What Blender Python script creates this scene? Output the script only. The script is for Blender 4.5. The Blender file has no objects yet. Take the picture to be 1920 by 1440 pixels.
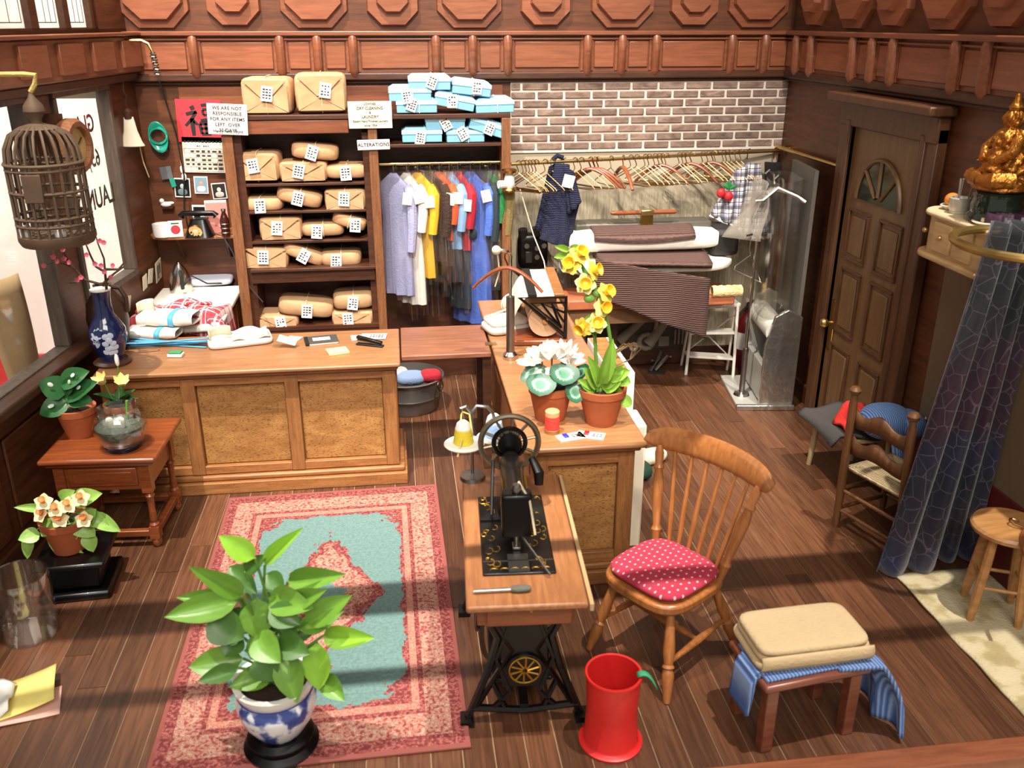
import bpy, math, random
from mathutils import Vector, Matrix, Euler
random.seed(7)
sc = bpy.context.scene
COL = sc.collection
R = math.radians
# ---------------------------------------------------------------- camera
H = 3.0; FPX = 1690.0
PITCH = math.atan(680/1690); YAW = math.atan(230/math.hypot(1690, 680))
cam = bpy.data.objects.new('camera', bpy.data.cameras.new('camera')); COL.objects.link(cam)
cam.data.sensor_width = 36.0; cam.data.lens = FPX/1920*36.0
cam.location = (0, 0, H); cam.rotation_euler = (math.pi/2-PITCH, 0, -YAW)
cam.data.clip_start = .05; cam.data.clip_end = 200
cam.data.dof.use_dof = True; cam.data.dof.focus_distance = 6.3; cam.data.dof.aperture_fstop = 1.9
sc.camera = cam
# ---------------------------------------------------------------- world, lights, exposure
w = bpy.data.worlds.new('world'); sc.world = w; w.use_nodes = True
w.node_tree.nodes['Background'].inputs[0].default_value = (1.0, .94, .86, 1)
w.node_tree.nodes['Background'].inputs[1].default_value = .42
sc.view_settings.view_transform = 'Standard'; sc.view_settings.look = 'None'
sc.view_settings.gamma = 1; sc.view_settings.use_curve_mapping = False
sc.view_settings.exposure = 0.0
def spot(name, loc, target, power, color, angle, blend, size):
    l = bpy.data.lights.new(name, 'SPOT'); l.energy = power; l.color = color
    l.spot_size = R(angle); l.spot_blend = blend; l.shadow_soft_size = size
    o = bpy.data.objects.new(name, l); COL.objects.link(o); o.location = loc
    o.rotation_euler = (Vector(target)-Vector(loc)).to_track_quat('-Z', 'Y').to_euler()
    return o
WARM = (1.0, .93, .84)
spot('gallery_spot_left', (-2.9, 1.4, 15), (-.5, 6.4, 1.0), 13500, WARM, 30, .5, .09)
spot('front_fill_spot', (.2, -4.5, 12), (.55, 7.5, 1.5), 11500, WARM, 25, .55, .7)  # added front spot that brightens the parcels and back wall
spot('gallery_spot_right', (3.9, 1.4, 15), (1.75, 4.9, 0), 10000, WARM, 27, .7, .09)
al = bpy.data.lights.new('outer_wall_fill', 'AREA'); al.energy = 420; al.color = (1, .95, .88); al.shape = 'RECTANGLE'; al.size = 5; al.size_y = 1.2  # added area lamp that brightens the wall outside the windows
ao = bpy.data.objects.new('outer_wall_fill', al); COL.objects.link(ao); ao.location = (-4.2, 6.6, 4.6)
ao.rotation_euler = (Vector((-4.2, 9.2, .9))-Vector(ao.location)).to_track_quat('-Z', 'Y').to_euler()
fl_ = bpy.data.lights.new('front_fill_light', 'AREA'); fl_.energy = 850; fl_.color = (1, .93, .84); fl_.shape = 'RECTANGLE'; fl_.size = 7; fl_.size_y = 3  # added soft fill from the front for the upright faces
fo = bpy.data.objects.new('front_fill_light', fl_); COL.objects.link(fo); fo.location = (-.5, -5.5, 8.5)
fo.rotation_euler = (Vector((0, 6.5, 1.2))-Vector(fo.location)).to_track_quat('-Z', 'Y').to_euler()
# ---------------------------------------------------------------- measuring helpers: where a pixel's ray meets a plane of the room
_F = Vector((math.sin(YAW)*math.cos(PITCH), math.cos(YAW)*math.cos(PITCH), -math.sin(PITCH)))
_R = Vector((math.cos(YAW), -math.sin(YAW), 0)); _U = _R.cross(_F)
def _ray(px, py): return _F+_R*((px-960)/FPX)+_U*((720-py)/FPX)
def PZ(px, py, z=0.): d = _ray(px, py); return Vector((0, 0, H))+d*((z-H)/d.z)
def PY(px, py, y): d = _ray(px, py); return Vector((0, 0, H))+d*(y/d.y)
def PX(px, py, x): d = _ray(px, py); return Vector((0, 0, H))+d*(x/d.x)
# ---------------------------------------------------------------- mesh builder
class M:
    def __init__(s): s.v = []; s.f = []; s.k = 0
    def mark(s): s.k = len(s.v); return s
    def xf(s, m):
        for i in range(s.k, len(s.v)): s.v[i] = tuple(m @ Vector(s.v[i]))
        s.k = len(s.v); return s
    def add(s, v, f):
        n = len(s.v); s.v += [tuple(p) for p in v]; s.f += [tuple(i+n for i in q) for q in f]; return s
    def box(s, x0, y0, z0, x1, y1, z1):
        v = [(x0,y0,z0),(x1,y0,z0),(x1,y1,z0),(x0,y1,z0),(x0,y0,z1),(x1,y0,z1),(x1,y1,z1),(x0,y1,z1)]
        return s.add(v, [(3,2,1,0),(4,5,6,7),(0,1,5,4),(1,2,6,5),(2,3,7,6),(3,0,4,7)])
    def cbox(s, c, d): return s.box(c[0]-d[0]/2, c[1]-d[1]/2, c[2]-d[2]/2, c[0]+d[0]/2, c[1]+d[1]/2, c[2]+d[2]/2)
    def lathe(s, prof, n=20, o=(0,0,0), sx=1, sy=1):
        v = []; f = []; m = len(prof)
        for r, z in prof:
            for i in range(n):
                a = 2*math.pi*i/n; v.append((o[0]+r*math.cos(a)*sx, o[1]+r*math.sin(a)*sy, o[2]+z))
        for j in range(m-1):
            for i in range(n): f.append((j*n+i, j*n+(i+1)%n, (j+1)*n+(i+1)%n, (j+1)*n+i))
        if prof[0][0] > 1e-6: f.append(tuple(range(n-1, -1, -1)))
        if prof[-1][0] > 1e-6: f.append(tuple((m-1)*n+i for i in range(n)))
        return s.add(v, f)
    def tube(s, pts, r, n=6, closed=False, flat=1.0):
        pts = [Vector(p) for p in pts]; m = len(pts); v = []; f = []; up = None
        for j, p in enumerate(pts):
            if closed: t = pts[(j+1)%m]-pts[j-1]
            else: t = pts[min(j+1, m-1)]-pts[max(j-1, 0)]
            t = t.normalized() if t.length > 1e-9 else Vector((0,0,1))
            if up is None: up = Vector((0,0,1)) if abs(t.z) < .9 else Vector((0,1,0))
            a = t.cross(up)
            if a.length < 1e-5: a = t.orthogonal()
            a.normalize(); b = a.cross(t).normalized(); up = b
            rr = r[j] if isinstance(r, (list, tuple)) else r
            for i in range(n):
                q = 2*math.pi*i/n; v.append(p+a*(rr*math.cos(q))+b*(rr*flat*math.sin(q)))
        for j in range(m if closed else m-1):
            k = (j+1)%m
            for i in range(n): f.append((j*n+i, j*n+(i+1)%n, k*n+(i+1)%n, k*n+i))
        if not closed: f.append(tuple(range(n-1, -1, -1))); f.append(tuple((m-1)*n+i for i in range(n)))
        return s.add(v, f)
    def cyl(s, p0, p1, r0, r1=None, n=12): return s.tube([p0, p1], [r0, r0 if r1 is None else r1], n)
    def turned(s, p0, p1, prof, n=10):
        p0 = Vector(p0); p1 = Vector(p1)
        return s.tube([p0.lerp(p1, t) for t, r in prof], [r for t, r in prof], n)
    def prism(s, poly, z0, z1):
        n = len(poly); v = [(x, y, z0) for x, y in poly]+[(x, y, z1) for x, y in poly]
        return s.add(v, [tuple(range(n-1,-1,-1)), tuple(range(n, 2*n))]+[(i, (i+1)%n, n+(i+1)%n, n+i) for i in range(n)])
    def grid(s, fn, nu, nv, cu=False, cv=False):
        v = [fn(i/(nu if cu else nu-1), j/(nv if cv else nv-1)) for j in range(nv) for i in range(nu)]; f = []
        for j in range(nv if cv else nv-1):
            for i in range(nu if cu else nu-1):
                f.append((j*nu+i, j*nu+(i+1)%nu, ((j+1)%nv)*nu+(i+1)%nu, ((j+1)%nv)*nu+i))
        return s.add(v, f)
    def pillow(s, hx, hy, hz, e=.3, c=(0,0,0), nu=24, nv=11):
        sg = lambda a, p: math.copysign(abs(a)**p, a)
        def fn(u, v):
            a = 2*math.pi*u; b = (v-.5)*math.pi*.998
            return (c[0]+hx*sg(math.cos(b), e)*sg(math.cos(a), e), c[1]+hy*sg(math.cos(b), e)*sg(math.sin(a), e), c[2]+hz*sg(math.sin(b), e))
        n = len(s.v); s.grid(fn, nu, nv, cu=True); s.f += [tuple(n+i for i in range(nu-1,-1,-1)), tuple(n+(nv-1)*nu+i for i in range(nu))]; return s
    def mesh(s, name, m, smooth=35):
        me = bpy.data.meshes.new(name); me.from_pydata(s.v, [], s.f); me.validate()
        if m: me.materials.append(m)
        if smooth:
            me.shade_smooth(); me.set_sharp_from_angle(angle=R(smooth))
        return me
    def build(s, name, m, parent=None, smooth=35, bevel=0, solid=0, sub=0, seg=2, loc=None, rot=None):
        o = bpy.data.objects.new(name, s.mesh(name, m, smooth)); COL.objects.link(o); o.parent = parent
        if solid:
            d = o.modifiers.new('solid', 'SOLIDIFY'); d.thickness = solid; d.offset = 0
        if sub:
            d = o.modifiers.new('sub', 'SUBSURF'); d.levels = sub; d.render_levels = sub
        if bevel:
            d = o.modifiers.new('bevel', 'BEVEL'); d.width = bevel; d.segments = seg; d.limit_method = 'ANGLE'; d.angle_limit = R(40)
        if loc is not None: o.location = loc
        if rot is not None: o.rotation_euler = rot
        return o
def tag(o, label, cat, group=None):
    o['label'] = label; o['category'] = cat
    if group: o['group'] = group
    return o
def struct(o): o['kind'] = 'structure'; return o
def thing(name, label, cat, loc=(0,0,0), rz=0, group=None, rot=None):
    o = bpy.data.objects.new(name, None); COL.objects.link(o); o.empty_display_size = .1
    o.location = loc; o.rotation_euler = rot if rot else (0, 0, rz)
    return tag(o, label, cat, group)
def inst(name, me, parent, loc=(0,0,0), rot=(0,0,0), sc=1.):
    o = bpy.data.objects.new(name, me.data if hasattr(me, 'data') and not isinstance(me, bpy.types.Mesh) else me)
    COL.objects.link(o); o.parent = parent; o.location = loc; o.rotation_euler = rot
    o.scale = (sc, sc, sc) if isinstance(sc, (int, float)) else sc
    return o
def dup(root, loc, rz, label, group=None, rot=None):
    def cp(o, p):
        c = o.copy(); COL.objects.link(c); c.parent = p
        for ch in o.children: cp(ch, c)
        return c
    r = cp(root, None); r.location = loc; r.rotation_euler = rot if rot else (0, 0, rz); r['label'] = label
    if group: r['group'] = group
    return r
def text(body, size, m, parent, loc, rot=(0,0,0), name='lettering', align='CENTER', sx=1., space=1., lines=1.):
    cu = bpy.data.curves.new('t', 'FONT'); cu.body = body; cu.size = size; cu.align_x = align; cu.align_y = 'CENTER'
    cu.extrude = .0008; cu.offset = size*.018; cu.space_character = space; cu.space_line = lines; cu.resolution_u = 3
    t = bpy.data.objects.new('t', cu); COL.objects.link(t)
    dg = bpy.context.evaluated_depsgraph_get(); me = bpy.data.meshes.new_from_object(t.evaluated_get(dg))
    bpy.data.objects.remove(t); bpy.data.curves.remove(cu)
    me.materials.clear(); me.materials.append(m)
    o = bpy.data.objects.new(name, me); COL.objects.link(o); o.parent = parent; o.location = loc; o.rotation_euler = rot; o.scale = (sx, 1, 1)
    return o
# ---------------------------------------------------------------- materials
MATS = {}
def _nt(name):
    m = bpy.data.materials.new(name); m.use_nodes = True; nt = m.node_tree
    return m, nt, nt.nodes, nt.links, nt.nodes['Principled BSDF']
def c4(c): return (c[0], c[1], c[2], 1)
def srgb(h):
    h = h.lstrip('#'); v = [int(h[i:i+2], 16)/255 for i in (0, 2, 4)]
    return tuple(x/12.92 if x <= .04045 else ((x+.055)/1.055)**2.4 for x in v)
def plain(name, col, rough=.5, metal=0, var=.12, scale=14, bump=0, bscale=60, spec=.5, coat=0):
    if isinstance(col, str): col = srgb(col)
    m, nt, N, L, b = _nt(name)
    b.inputs['Roughness'].default_value = rough; b.inputs['Metallic'].default_value = metal
    b.inputs['Specular IOR Level'].default_value = spec; b.inputs['Coat Weight'].default_value = coat
    tc = N.new('ShaderNodeTexCoord'); nz = N.new('ShaderNodeTexNoise'); nz.inputs['Scale'].default_value = scale; nz.inputs['Detail'].default_value = 4
    L.new(tc.outputs['Object'], nz.inputs['Vector'])
    mx = N.new('ShaderNodeMix'); mx.data_type = 'RGBA'; mx.inputs['A'].default_value = c4([x*(1-var) for x in col]); mx.inputs['B'].default_value = c4([min(1, x*(1+var)) for x in col])
    L.new(nz.outputs['Fac'], mx.inputs['Factor']); L.new(mx.outputs['Result'], b.inputs['Base Color'])
    if bump:
        n2 = N.new('ShaderNodeTexNoise'); n2.inputs['Scale'].default_value = bscale; L.new(tc.outputs['Object'], n2.inputs['Vector'])
        bp = N.new('ShaderNodeBump'); bp.inputs['Strength'].default_value = bump; bp.inputs['Distance'].default_value = .01
        L.new(n2.outputs['Fac'], bp.inputs['Height']); L.new(bp.outputs['Normal'], b.inputs['Normal'])
    return m
def wood(name, c1, c2, axis=2, scale=6., stretch=14., rough=.45, rnd=.0, speck=0., bump=.15, coat=.0):
    """grain drawn out along one axis; rnd tints each separate piece; speck adds dark pores"""
    c1 = srgb(c1); c2 = srgb(c2); m, nt, N, L, b = _nt(name)
    b.inputs['Roughness'].default_value = rough; b.inputs['Coat Weight'].default_value = coat; b.inputs['Coat Roughness'].default_value = .25
    tc = N.new('ShaderNodeTexCoord'); mp = N.new('ShaderNodeMapping'); s = [stretch]*3; s[axis] = 1.0
    mp.inputs['Scale'].default_value = s
    oi = N.new('ShaderNodeObjectInfo'); va = N.new('ShaderNodeVectorMath'); va.operation = 'ADD'
    vs = N.new('ShaderNodeVectorMath'); vs.operation = 'SCALE'; vs.inputs['Scale'].default_value = 7.3
    cb = N.new('ShaderNodeCombineXYZ'); [L.new(oi.outputs['Random'], cb.inputs[i]) for i in range(3)]
    L.new(cb.outputs[0], vs.inputs[0]); L.new(tc.outputs['Object'], va.inputs[0]); L.new(vs.outputs[0], va.inputs[1]); L.new(va.outputs[0], mp.inputs['Vector'])
    nz = N.new('ShaderNodeTexNoise'); nz.inputs['Scale'].default_value = scale; nz.inputs['Detail'].default_value = 6; nz.inputs['Distortion'].default_value = .6
    L.new(mp.outputs[0], nz.inputs['Vector'])
    cr = N.new('ShaderNodeValToRGB'); cr.color_ramp.elements[0].position = .3; cr.color_ramp.elements[1].position = .72
    cr.color_ramp.elements[0].color = c4(c1); cr.color_ramp.elements[1].color = c4(c2); L.new(nz.outputs['Fac'], cr.inputs[0]); out = cr.outputs[0]
    if speck:
        vo = N.new('ShaderNodeTexNoise'); vo.inputs['Scale'].default_value = 55; vo.inputs['Detail'].default_value = 2
        m2 = N.new('ShaderNodeMapping'); s2 = [2.6]*3; s2[axis] = 1.; m2.inputs['Scale'].default_value = s2; L.new(tc.outputs['Object'], m2.inputs[0]); L.new(m2.outputs[0], vo.inputs['Vector'])
        r2 = N.new('ShaderNodeValToRGB'); r2.color_ramp.elements[0].position = .33; r2.color_ramp.elements[1].position = .47
        r2.color_ramp.elements[0].color = (1-speck,)*3+(1,); r2.color_ramp.elements[1].color = (1,1,1,1); L.new(vo.outputs['Fac'], r2.inputs[0])
        mm = N.new('ShaderNodeMix'); mm.data_type = 'RGBA'; mm.blend_type = 'MULTIPLY'; mm.inputs['Factor'].default_value = 1
        L.new(out, mm.inputs['A']); L.new(r2.outputs[0], mm.inputs['B']); out = mm.outputs['Result']
    if rnd:
        hs = N.new('ShaderNodeHueSaturation'); mr = N.new('ShaderNodeMapRange'); mr.inputs['To Min'].default_value = 1-rnd; mr.inputs['To Max'].default_value = 1+rnd
        L.new(oi.outputs['Random'], mr.inputs['Value']); L.new(mr.outputs[0], hs.inputs['Value']); L.new(out, hs.inputs['Color']); out = hs.outputs[0]
    L.new(out, b.inputs['Base Color'])
    bp = N.new('ShaderNodeBump'); bp.inputs['Strength'].default_value = bump; bp.inputs['Distance'].default_value = .006
    L.new(nz.outputs['Fac'], bp.inputs['Height']); L.new(bp.outputs[0], b.inputs['Normal'])
    return m
def knit(name, c1, c2, freq=60., axis='X', rough=.9, bump=.5, dist=1.0):
    """ribbed or corded cloth"""
    c1 = srgb(c1); c2 = srgb(c2); m, nt, N, L, b = _nt(name); b.inputs['Roughness'].default_value = rough
    tc = N.new('ShaderNodeTexCoord'); wv = N.new('ShaderNodeTexWave'); wv.bands_direction = axis; wv.inputs['Scale'].default_value = freq
    wv.inputs['Distortion'].default_value = dist; wv.inputs['Detail'].default_value = 1; wv.inputs['Detail Scale'].default_value = 2
    L.new(tc.outputs['Object'], wv.inputs['Vector'])
    mx = N.new('ShaderNodeMix'); mx.data_type = 'RGBA'; mx.inputs['A'].default_value = c4(c1); mx.inputs['B'].default_value = c4(c2)
    L.new(wv.outputs['Fac'], mx.inputs['Factor']); L.new(mx.outputs['Result'], b.inputs['Base Color'])
    bp = N.new('ShaderNodeBump'); bp.inputs['Strength'].default_value = bump; bp.inputs['Distance'].default_value = .008
    L.new(wv.outputs['Fac'], bp.inputs['Height']); L.new(bp.outputs[0], b.inputs['Normal'])
    return m
def plaid(name, base, lines, fx=9., fy=9., ax=(0, 2), wide=.5):
    """checked cloth: for each (colour, phase, width) a band both ways, using two of the object's axes"""
    m, nt, N, L, b = _nt(name); b.inputs['Roughness'].default_value = .9
    tc = N.new('ShaderNodeTexCoord'); sp = N.new('ShaderNodeSeparateXYZ'); L.new(tc.outputs['Object'], sp.inputs[0])
    out = None
    base = srgb(base); cur = None
    for a, fr in ((ax[0], fx), (ax[1], fy)):
        mu = N.new('ShaderNodeMath'); mu.operation = 'MULTIPLY'; mu.inputs[1].default_value = fr; L.new(sp.outputs[a], mu.inputs[0])
        fc = N.new('ShaderNodeMath'); fc.operation = 'FRACT'; L.new(mu.outputs[0], fc.inputs[0])
        for col, ph, wd, alpha in lines:
            su = N.new('ShaderNodeMath'); su.operation = 'COMPARE'; su.inputs[1].default_value = ph; su.inputs[2].default_value = wd/2; L.new(fc.outputs[0], su.inputs[0])
            al_ = N.new('ShaderNodeMath'); al_.operation = 'MULTIPLY'; al_.inputs[1].default_value = alpha; L.new(su.outputs[0], al_.inputs[0])
            mx = N.new('ShaderNodeMix'); mx.data_type = 'RGBA'
            if cur is None: mx.inputs['A'].default_value = c4(base)
            else: L.new(cur, mx.inputs['A'])
            mx.inputs['B'].default_value = c4(srgb(col)); L.new(al_.outputs[0], mx.inputs['Factor']); cur = mx.outputs['Result']
    L.new(cur, b.inputs['Base Color']); return m
def clear(name, col=(1,1,1), rough=.05, amount=.12, spec_col=(1,1,1), edge=.5):
    """thin clear film or glass: see-through with a gloss that grows at grazing angles"""
    m, nt, N, L, b = _nt(name); N.remove(b); out = N['Material Output']
    tr = N.new('ShaderNodeBsdfTransparent'); tr.inputs[0].default_value = c4(col)
    gl = N.new('ShaderNodeBsdfGlossy'); gl.inputs['Roughness'].default_value = rough; gl.inputs[0].default_value = c4(spec_col)
    lw = N.new('ShaderNodeLayerWeight'); lw.inputs[0].default_value = .35
    mr = N.new('ShaderNodeMapRange'); mr.inputs['To Min'].default_value = amount; mr.inputs['To Max'].default_value = min(1, amount+edge); L.new(lw.outputs['Facing'], mr.inputs[0])
    mx = N.new('ShaderNodeMixShader'); L.new(mr.outputs[0], mx.inputs[0]); L.new(tr.outputs[0], mx.inputs[1]); L.new(gl.outputs[0], mx.inputs[2]); L.new(mx.outputs[0], out.inputs[0])
    return m
def film(name, col, alpha, rough=.35):
    m, nt, N, L, b = _nt(name); b.inputs['Base Color'].default_value = c4(srgb(col)); b.inputs['Alpha'].default_value = alpha; b.inputs['Roughness'].default_value = rough
    return m
# ================================================================ materials of the room
W_WALL = wood('dark_wall_wood', '#4c2a18', '#6b3d24', axis=0, scale=3, stretch=10, rough=.42)
W_RED = wood('red_brown_trim', '#73402a', '#8c5337', axis=0, scale=4, stretch=9, rough=.36, coat=.2)
W_REDL = wood('red_brown_panel', '#7d472e', '#96593c', axis=0, scale=4, stretch=9, rough=.36, rnd=.06, coat=.2)
W_DARK = wood('dark_moulding', '#3a1f12', '#52301c', axis=0, scale=3, stretch=10, rough=.45)
W_PLANK = wood('floor_plank', '#482b1b', '#6c452e', axis=1, scale=3.2, stretch=22, rough=.36, rnd=.33, bump=.2)
W_FLOORGAP = plain('plank_gap', '#a98a6c', .8)
W_OAK = wood('counter_oak', '#84522c', '#a5703f', axis=0, scale=5, stretch=10, rough=.42, rnd=.06, speck=.22)
W_OAKV = wood('counter_oak_upright', '#80522e', '#a06b3b', axis=2, scale=5, stretch=10, rough=.42, rnd=.06, speck=.22)
W_TOP = wood('counter_top_wood', '#8f603c', '#ab784e', axis=0, scale=4, stretch=12, rough=.35, coat=.2)
W_PANEL = wood('flecked_panel', '#8f5f30', '#b08048', axis=0, scale=7, stretch=2.5, rough=.5, rnd=.05, speck=.62)
W_CAB = wood('cabinet_post_wood', '#6d4226', '#8f5c38', axis=2, scale=6, stretch=9, rough=.5, speck=.3)
W_CABD = wood('cabinet_dark_wood', '#3c1f12', '#57301b', axis=0, scale=4, stretch=9, rough=.45)
W_TABLE = wood('side_table_cherry', '#6e3418', '#8f4a24', axis=0, scale=4, stretch=10, rough=.3, coat=.3)
MORTAR = plain('mortar', '#d9cdc0', .9, var=.08, scale=30, bump=.3)
BRICK = wood('grey_brown_brick', '#6a5246', '#a08778', axis=0, scale=9, stretch=2.2, rough=.85, rnd=.22, speck=.3, bump=.6)
WHITE_WALL = plain('gallery_white', '#efe9df', .8, var=.03)
RED_WALL = plain('gallery_red', '#c23a36', .7, var=.05)
OLIVE = plain('reflection_dark', '#4a4232', .9, var=.1)
GLASS = clear('window_glass', (.97,.98,.97), .02, .02, edge=.08)
YB = 7.75; XR = 3.35; A = R(6.9)
# ---------------------------------------------------------------- floor
fl = struct(M().box(-2.85, 2.86, -.10, 3.5, 7.9, -.005).build('floor', W_FLOORGAP))
pw = .1405; gap = .0045; row = 0; x = -2.78
while x < 3.42:
    y = 2.87-random.random()*1.3; row += 1
    while y < 7.75:
        ln = random.choice((1.5, 1.8, 2.2, 2.6)); y0 = max(y, 2.87); y1 = min(y+ln, 7.75)
        if y1-y0 > .05:
            M().box(-pw/2+gap/2, -(y1-y0)/2+gap/2, -.012, pw/2-gap/2, (y1-y0)/2-gap/2, random.uniform(-.0015, .0005)).build('plank', W_PLANK, fl, 0, loc=(x+pw/2, (y0+y1)/2, 0))
        y += ln
    x += pw
struct(M().box(-2.9, 2.74, -.22, 3.6, 2.87, .012).build('trim_1', W_RED, bevel=.012))
struct(M().box(-6, .8, -.5, 6, 2.74, -.3).build('trim_2', plain('case_plinth', '#d8c6a4', .7)))
# ---------------------------------------------------------------- frieze shared by the walls (local x along the wall, y into the room)
def octa(hw, hh, c): return [(hw, -hh+c), (hw, hh-c), (hw-c, hh), (-hw+c, hh), (-hw, hh-c), (-hw, -hh+c), (-hw+c, -hh), (hw-c, -hh)]
def octmesh(hw, hh, c, d, taper):
    m = M(); a = octa(hw, hh, c); b = octa(hw-taper, hh-taper, c*.92)
    m.add([(x, 0, z) for x, z in a]+[(x, d, z) for x, z in b], [tuple(range(8)), tuple(range(15, 7, -1))]+[(i, 8+i, 8+(i+1)%8, (i+1)%8) for i in range(8)])
    return m
OA = octmesh(.262, .34, .135, .035, .01).mesh('octagon', W_RED, 0); OAf = octmesh(.222, .30, .125, .05, .012).mesh('octagon_face', W_REDL, 0)
OB = octmesh(.205, .32, .11, .05, .012).mesh('octagon', W_REDL, 0); OBf = octmesh(.128, .245, .07, .055, .012).mesh('octagon_face', W_REDL, 0)
def frieze(wall, s0, s1, corbels, octs, top=True):
    M().box(s0, 0, 2.62, s1, .045, 2.90).build('frieze_board', W_RED, wall)
    M().box(s0, 0, 2.895, s1, .105, 2.93).build('cornice', W_RED, wall, bevel=.008)
    M().box(s0, 0, 2.862, s1, .075, 2.878).build('fillet', W_RED, wall, bevel=.005)
    M().box(s0, 0, 2.56, s1, .075, 2.62).build('cove_moulding', W_DARK, wall, bevel=.012)
    M().box(s0, 0, 2.535, s1, .035, 2.56).build('cove_moulding', W_DARK, wall, bevel=.006)
    m = M()
    m.tube([(0,.055,2.605),(0,.07,2.63),(0,.075,2.78),(0,.08,2.86),(0,.07,2.89),(0,.05,2.905)], [.03,.036,.036,.038,.034,.015], 10)
    m.box(-.052,.03,2.625,.052,.062,2.90)
    cm = m.mesh('corbel', W_RED)
    for c in corbels: inst('corbel', cm, wall, (c, 0, 0))
    cs = sorted([s0]+list(corbels)+[s1])
    for a, b in zip(cs[:-1], cs[1:]):
        if b-a > .2: M().box(-(b-a)/2+.062, 0, -.10, (b-a)/2-.062, .062, .10).build('frieze_panel', W_REDL, wall, bevel=.006, loc=((a+b)/2, 0, 2.75))
    for s, k in octs:
        o = inst('octagon', (OA, OB)[k], wall, (s, 0, 3.285)); f = inst('octagon_face', (OAf, OBf)[k], o, (0, .034 if k == 0 else .048, .02))
# ---------------------------------------------------------------- back wall
wb = struct(M().box(-3.55, -.12, 0, 2.04, 0, 5.5).build('wall_back', W_WALL, loc=(0, YB, 0), rot=(0, 0, math.pi)))
cx = [PY(p, 100, YB).x for p in (367, 528, 597, 663, 817, 885, 950, 1098, 1162, 1225, 1365, 1427)]
oc = [(PY(p, 30, YB).x, i%2) for i, p in enumerate((292, 440, 590, 737, 880, 1022, 1166, 1299, 1419))]
frieze(wb, -XR, 2.03, [-c for c in cx], [(-x, k) for x, k in oc])
M().box(-XR, 0, 0, 2.0, .03, .16).build('baseboard', W_DARK, wb, bevel=.01)
M().box(-.9, 0, 2.2, 1.68, .012, 2.52).build('wall_board', W_RED, wb, bevel=.004)
bp = M().box(-3.35, 0, 1.985, -.965, .02, 2.535).build('brick_panel', MORTAR, wb)
rh = .55/8; pit = .232
for r_ in range(8):
    zc = 1.985+rh*(r_+.5); xx = .965-(pit*.62 if r_%2 else pit*.08)
    while xx < 3.35:
        a = max(xx+.011, .968); b = min(xx+pit-.011, 3.348)
        if b-a > .03: M().box(-(b-a)/2, 0, -rh/2+.009, (b-a)/2, .018+random.uniform(0, .005), rh/2-.009).build('brick', BRICK, bp, 0, bevel=.004, seg=1, loc=(-(a+b)/2, .014, zc))
        xx += pit
# ---------------------------------------------------------------- right wall
wr = struct(M().box(-4.85, -.1, 0, .1, 0, 4.2).build('wall_right', W_WALL, loc=(XR, YB, 0), rot=(0, 0, math.pi/2)))
def yR(px, py): return PX(px, py, XR).y-YB
rc = [yR(p, 120) for p in (1507, 1535, 1615, 1652, 1692, 1812, 1872)]+[-3.45, -4.0]
ro = [(yR(p, 30), i%2) for i, p in enumerate((1534, 1608, 1682, 1780, 1895))]
frieze(wr, -4.8, 0, rc, [(s, 1-k) for s, k in ro]+[(-3.8, 0)])
M().box(-1.15, 0, 0, 0, .03, .16).build('baseboard', W_DARK, wr, bevel=.01)
BEIGE_W = plain('beige_panel', '#6f5b45', .7, var=.05); RED_D = plain('dark_red_panel', '#5a140e', .6)  # dimmed flat panels added in place of the gallery wall seen past the door
M().box(-4.8, 0, .52, -2.72, .03, 1.62).build('stand_in_panel', BEIGE_W, wr, bevel=.005)
M().box(-4.8, 0, 0, -2.58, .035, .52).build('stand_in_dado', RED_D, wr, bevel=.005)
# door on the right wall
W_DOORF = wood('door_frame_wood', '#4a2d1b', '#643f26', axis=2, scale=4, stretch=10, rough=.42)
W_DOOR = wood('door_wood', '#66492c', '#7a5a38', axis=2, scale=3, stretch=10, rough=.4)
BRASS = plain('brass', '#b08a45', .3, 1, var=.1); BRASSP = plain('pale_brass', '#d8b97a', .3, 1, var=.08)
dr = struct(M().box(-.46, 0, .03, .46, .045, 2.3).build('door_1', W_DOOR, loc=(XR-.012, 5.88, 0), rot=(0, 0, math.pi/2)))
for s in (-1, 1):
    M().box(s*.545-.085, -.0, 0, s*.545+.085, .08, 2.4).build('door_casing', W_DOORF, dr, bevel=.012)
    M().box(s*.49-.03, 0, 0, s*.49+.03, .095, 2.35).build('casing_bead', W_DOORF, dr, bevel=.012)
M().box(-.63, 0, 2.3, .63, .09, 2.47).build('door_head', W_DOORF, dr, bevel=.012)
M().box(-.68, 0, 2.47, .68, .19, 2.53).build('head_cap', W_DOORF, dr, bevel=.012)
def dpanel(x0, z0, x1, z1):
    m = M(); t = .022
    for q in ((x0,z0,x1,z0+t),(x0,z1-t,x1,z1),(x0,z0+t,x0+t,z1-t),(x1-t,z0+t,x1,z1-t)): m.box(q[0], .04, q[1], q[2], .062, q[3])
    m.build('panel_moulding', W_DOORF, dr, bevel=.004)
    M().box(x0+.05, .04, z0+.05, x1-.05, .056, z1-.05).build('panel', W_DOOR, dr, bevel=.008)
for s in (-1, 1):
    a, b = sorted((s*.07, s*.37))
    dpanel(a, 1.36, b, 1.74); dpanel(a, .80, b, 1.30); dpanel(a, .14, b, .70)
DKG = plain('fanlight_glass', '#1c2a1c', .08, var=.3, scale=5)
fan = M(); n = 18; arc = [(.30*math.cos(math.pi*i/n), .30*math.sin(math.pi*i/n)) for i in range(n+1)]
fan.add([(x, .046, 1.82+z) for x, z in arc]+[(x, .052, 1.82+z) for x, z in arc], [tuple(range(n+1)), tuple(range(2*n+1, n, -1))]); fan.build('fanlight', DKG, dr, 0)
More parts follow.
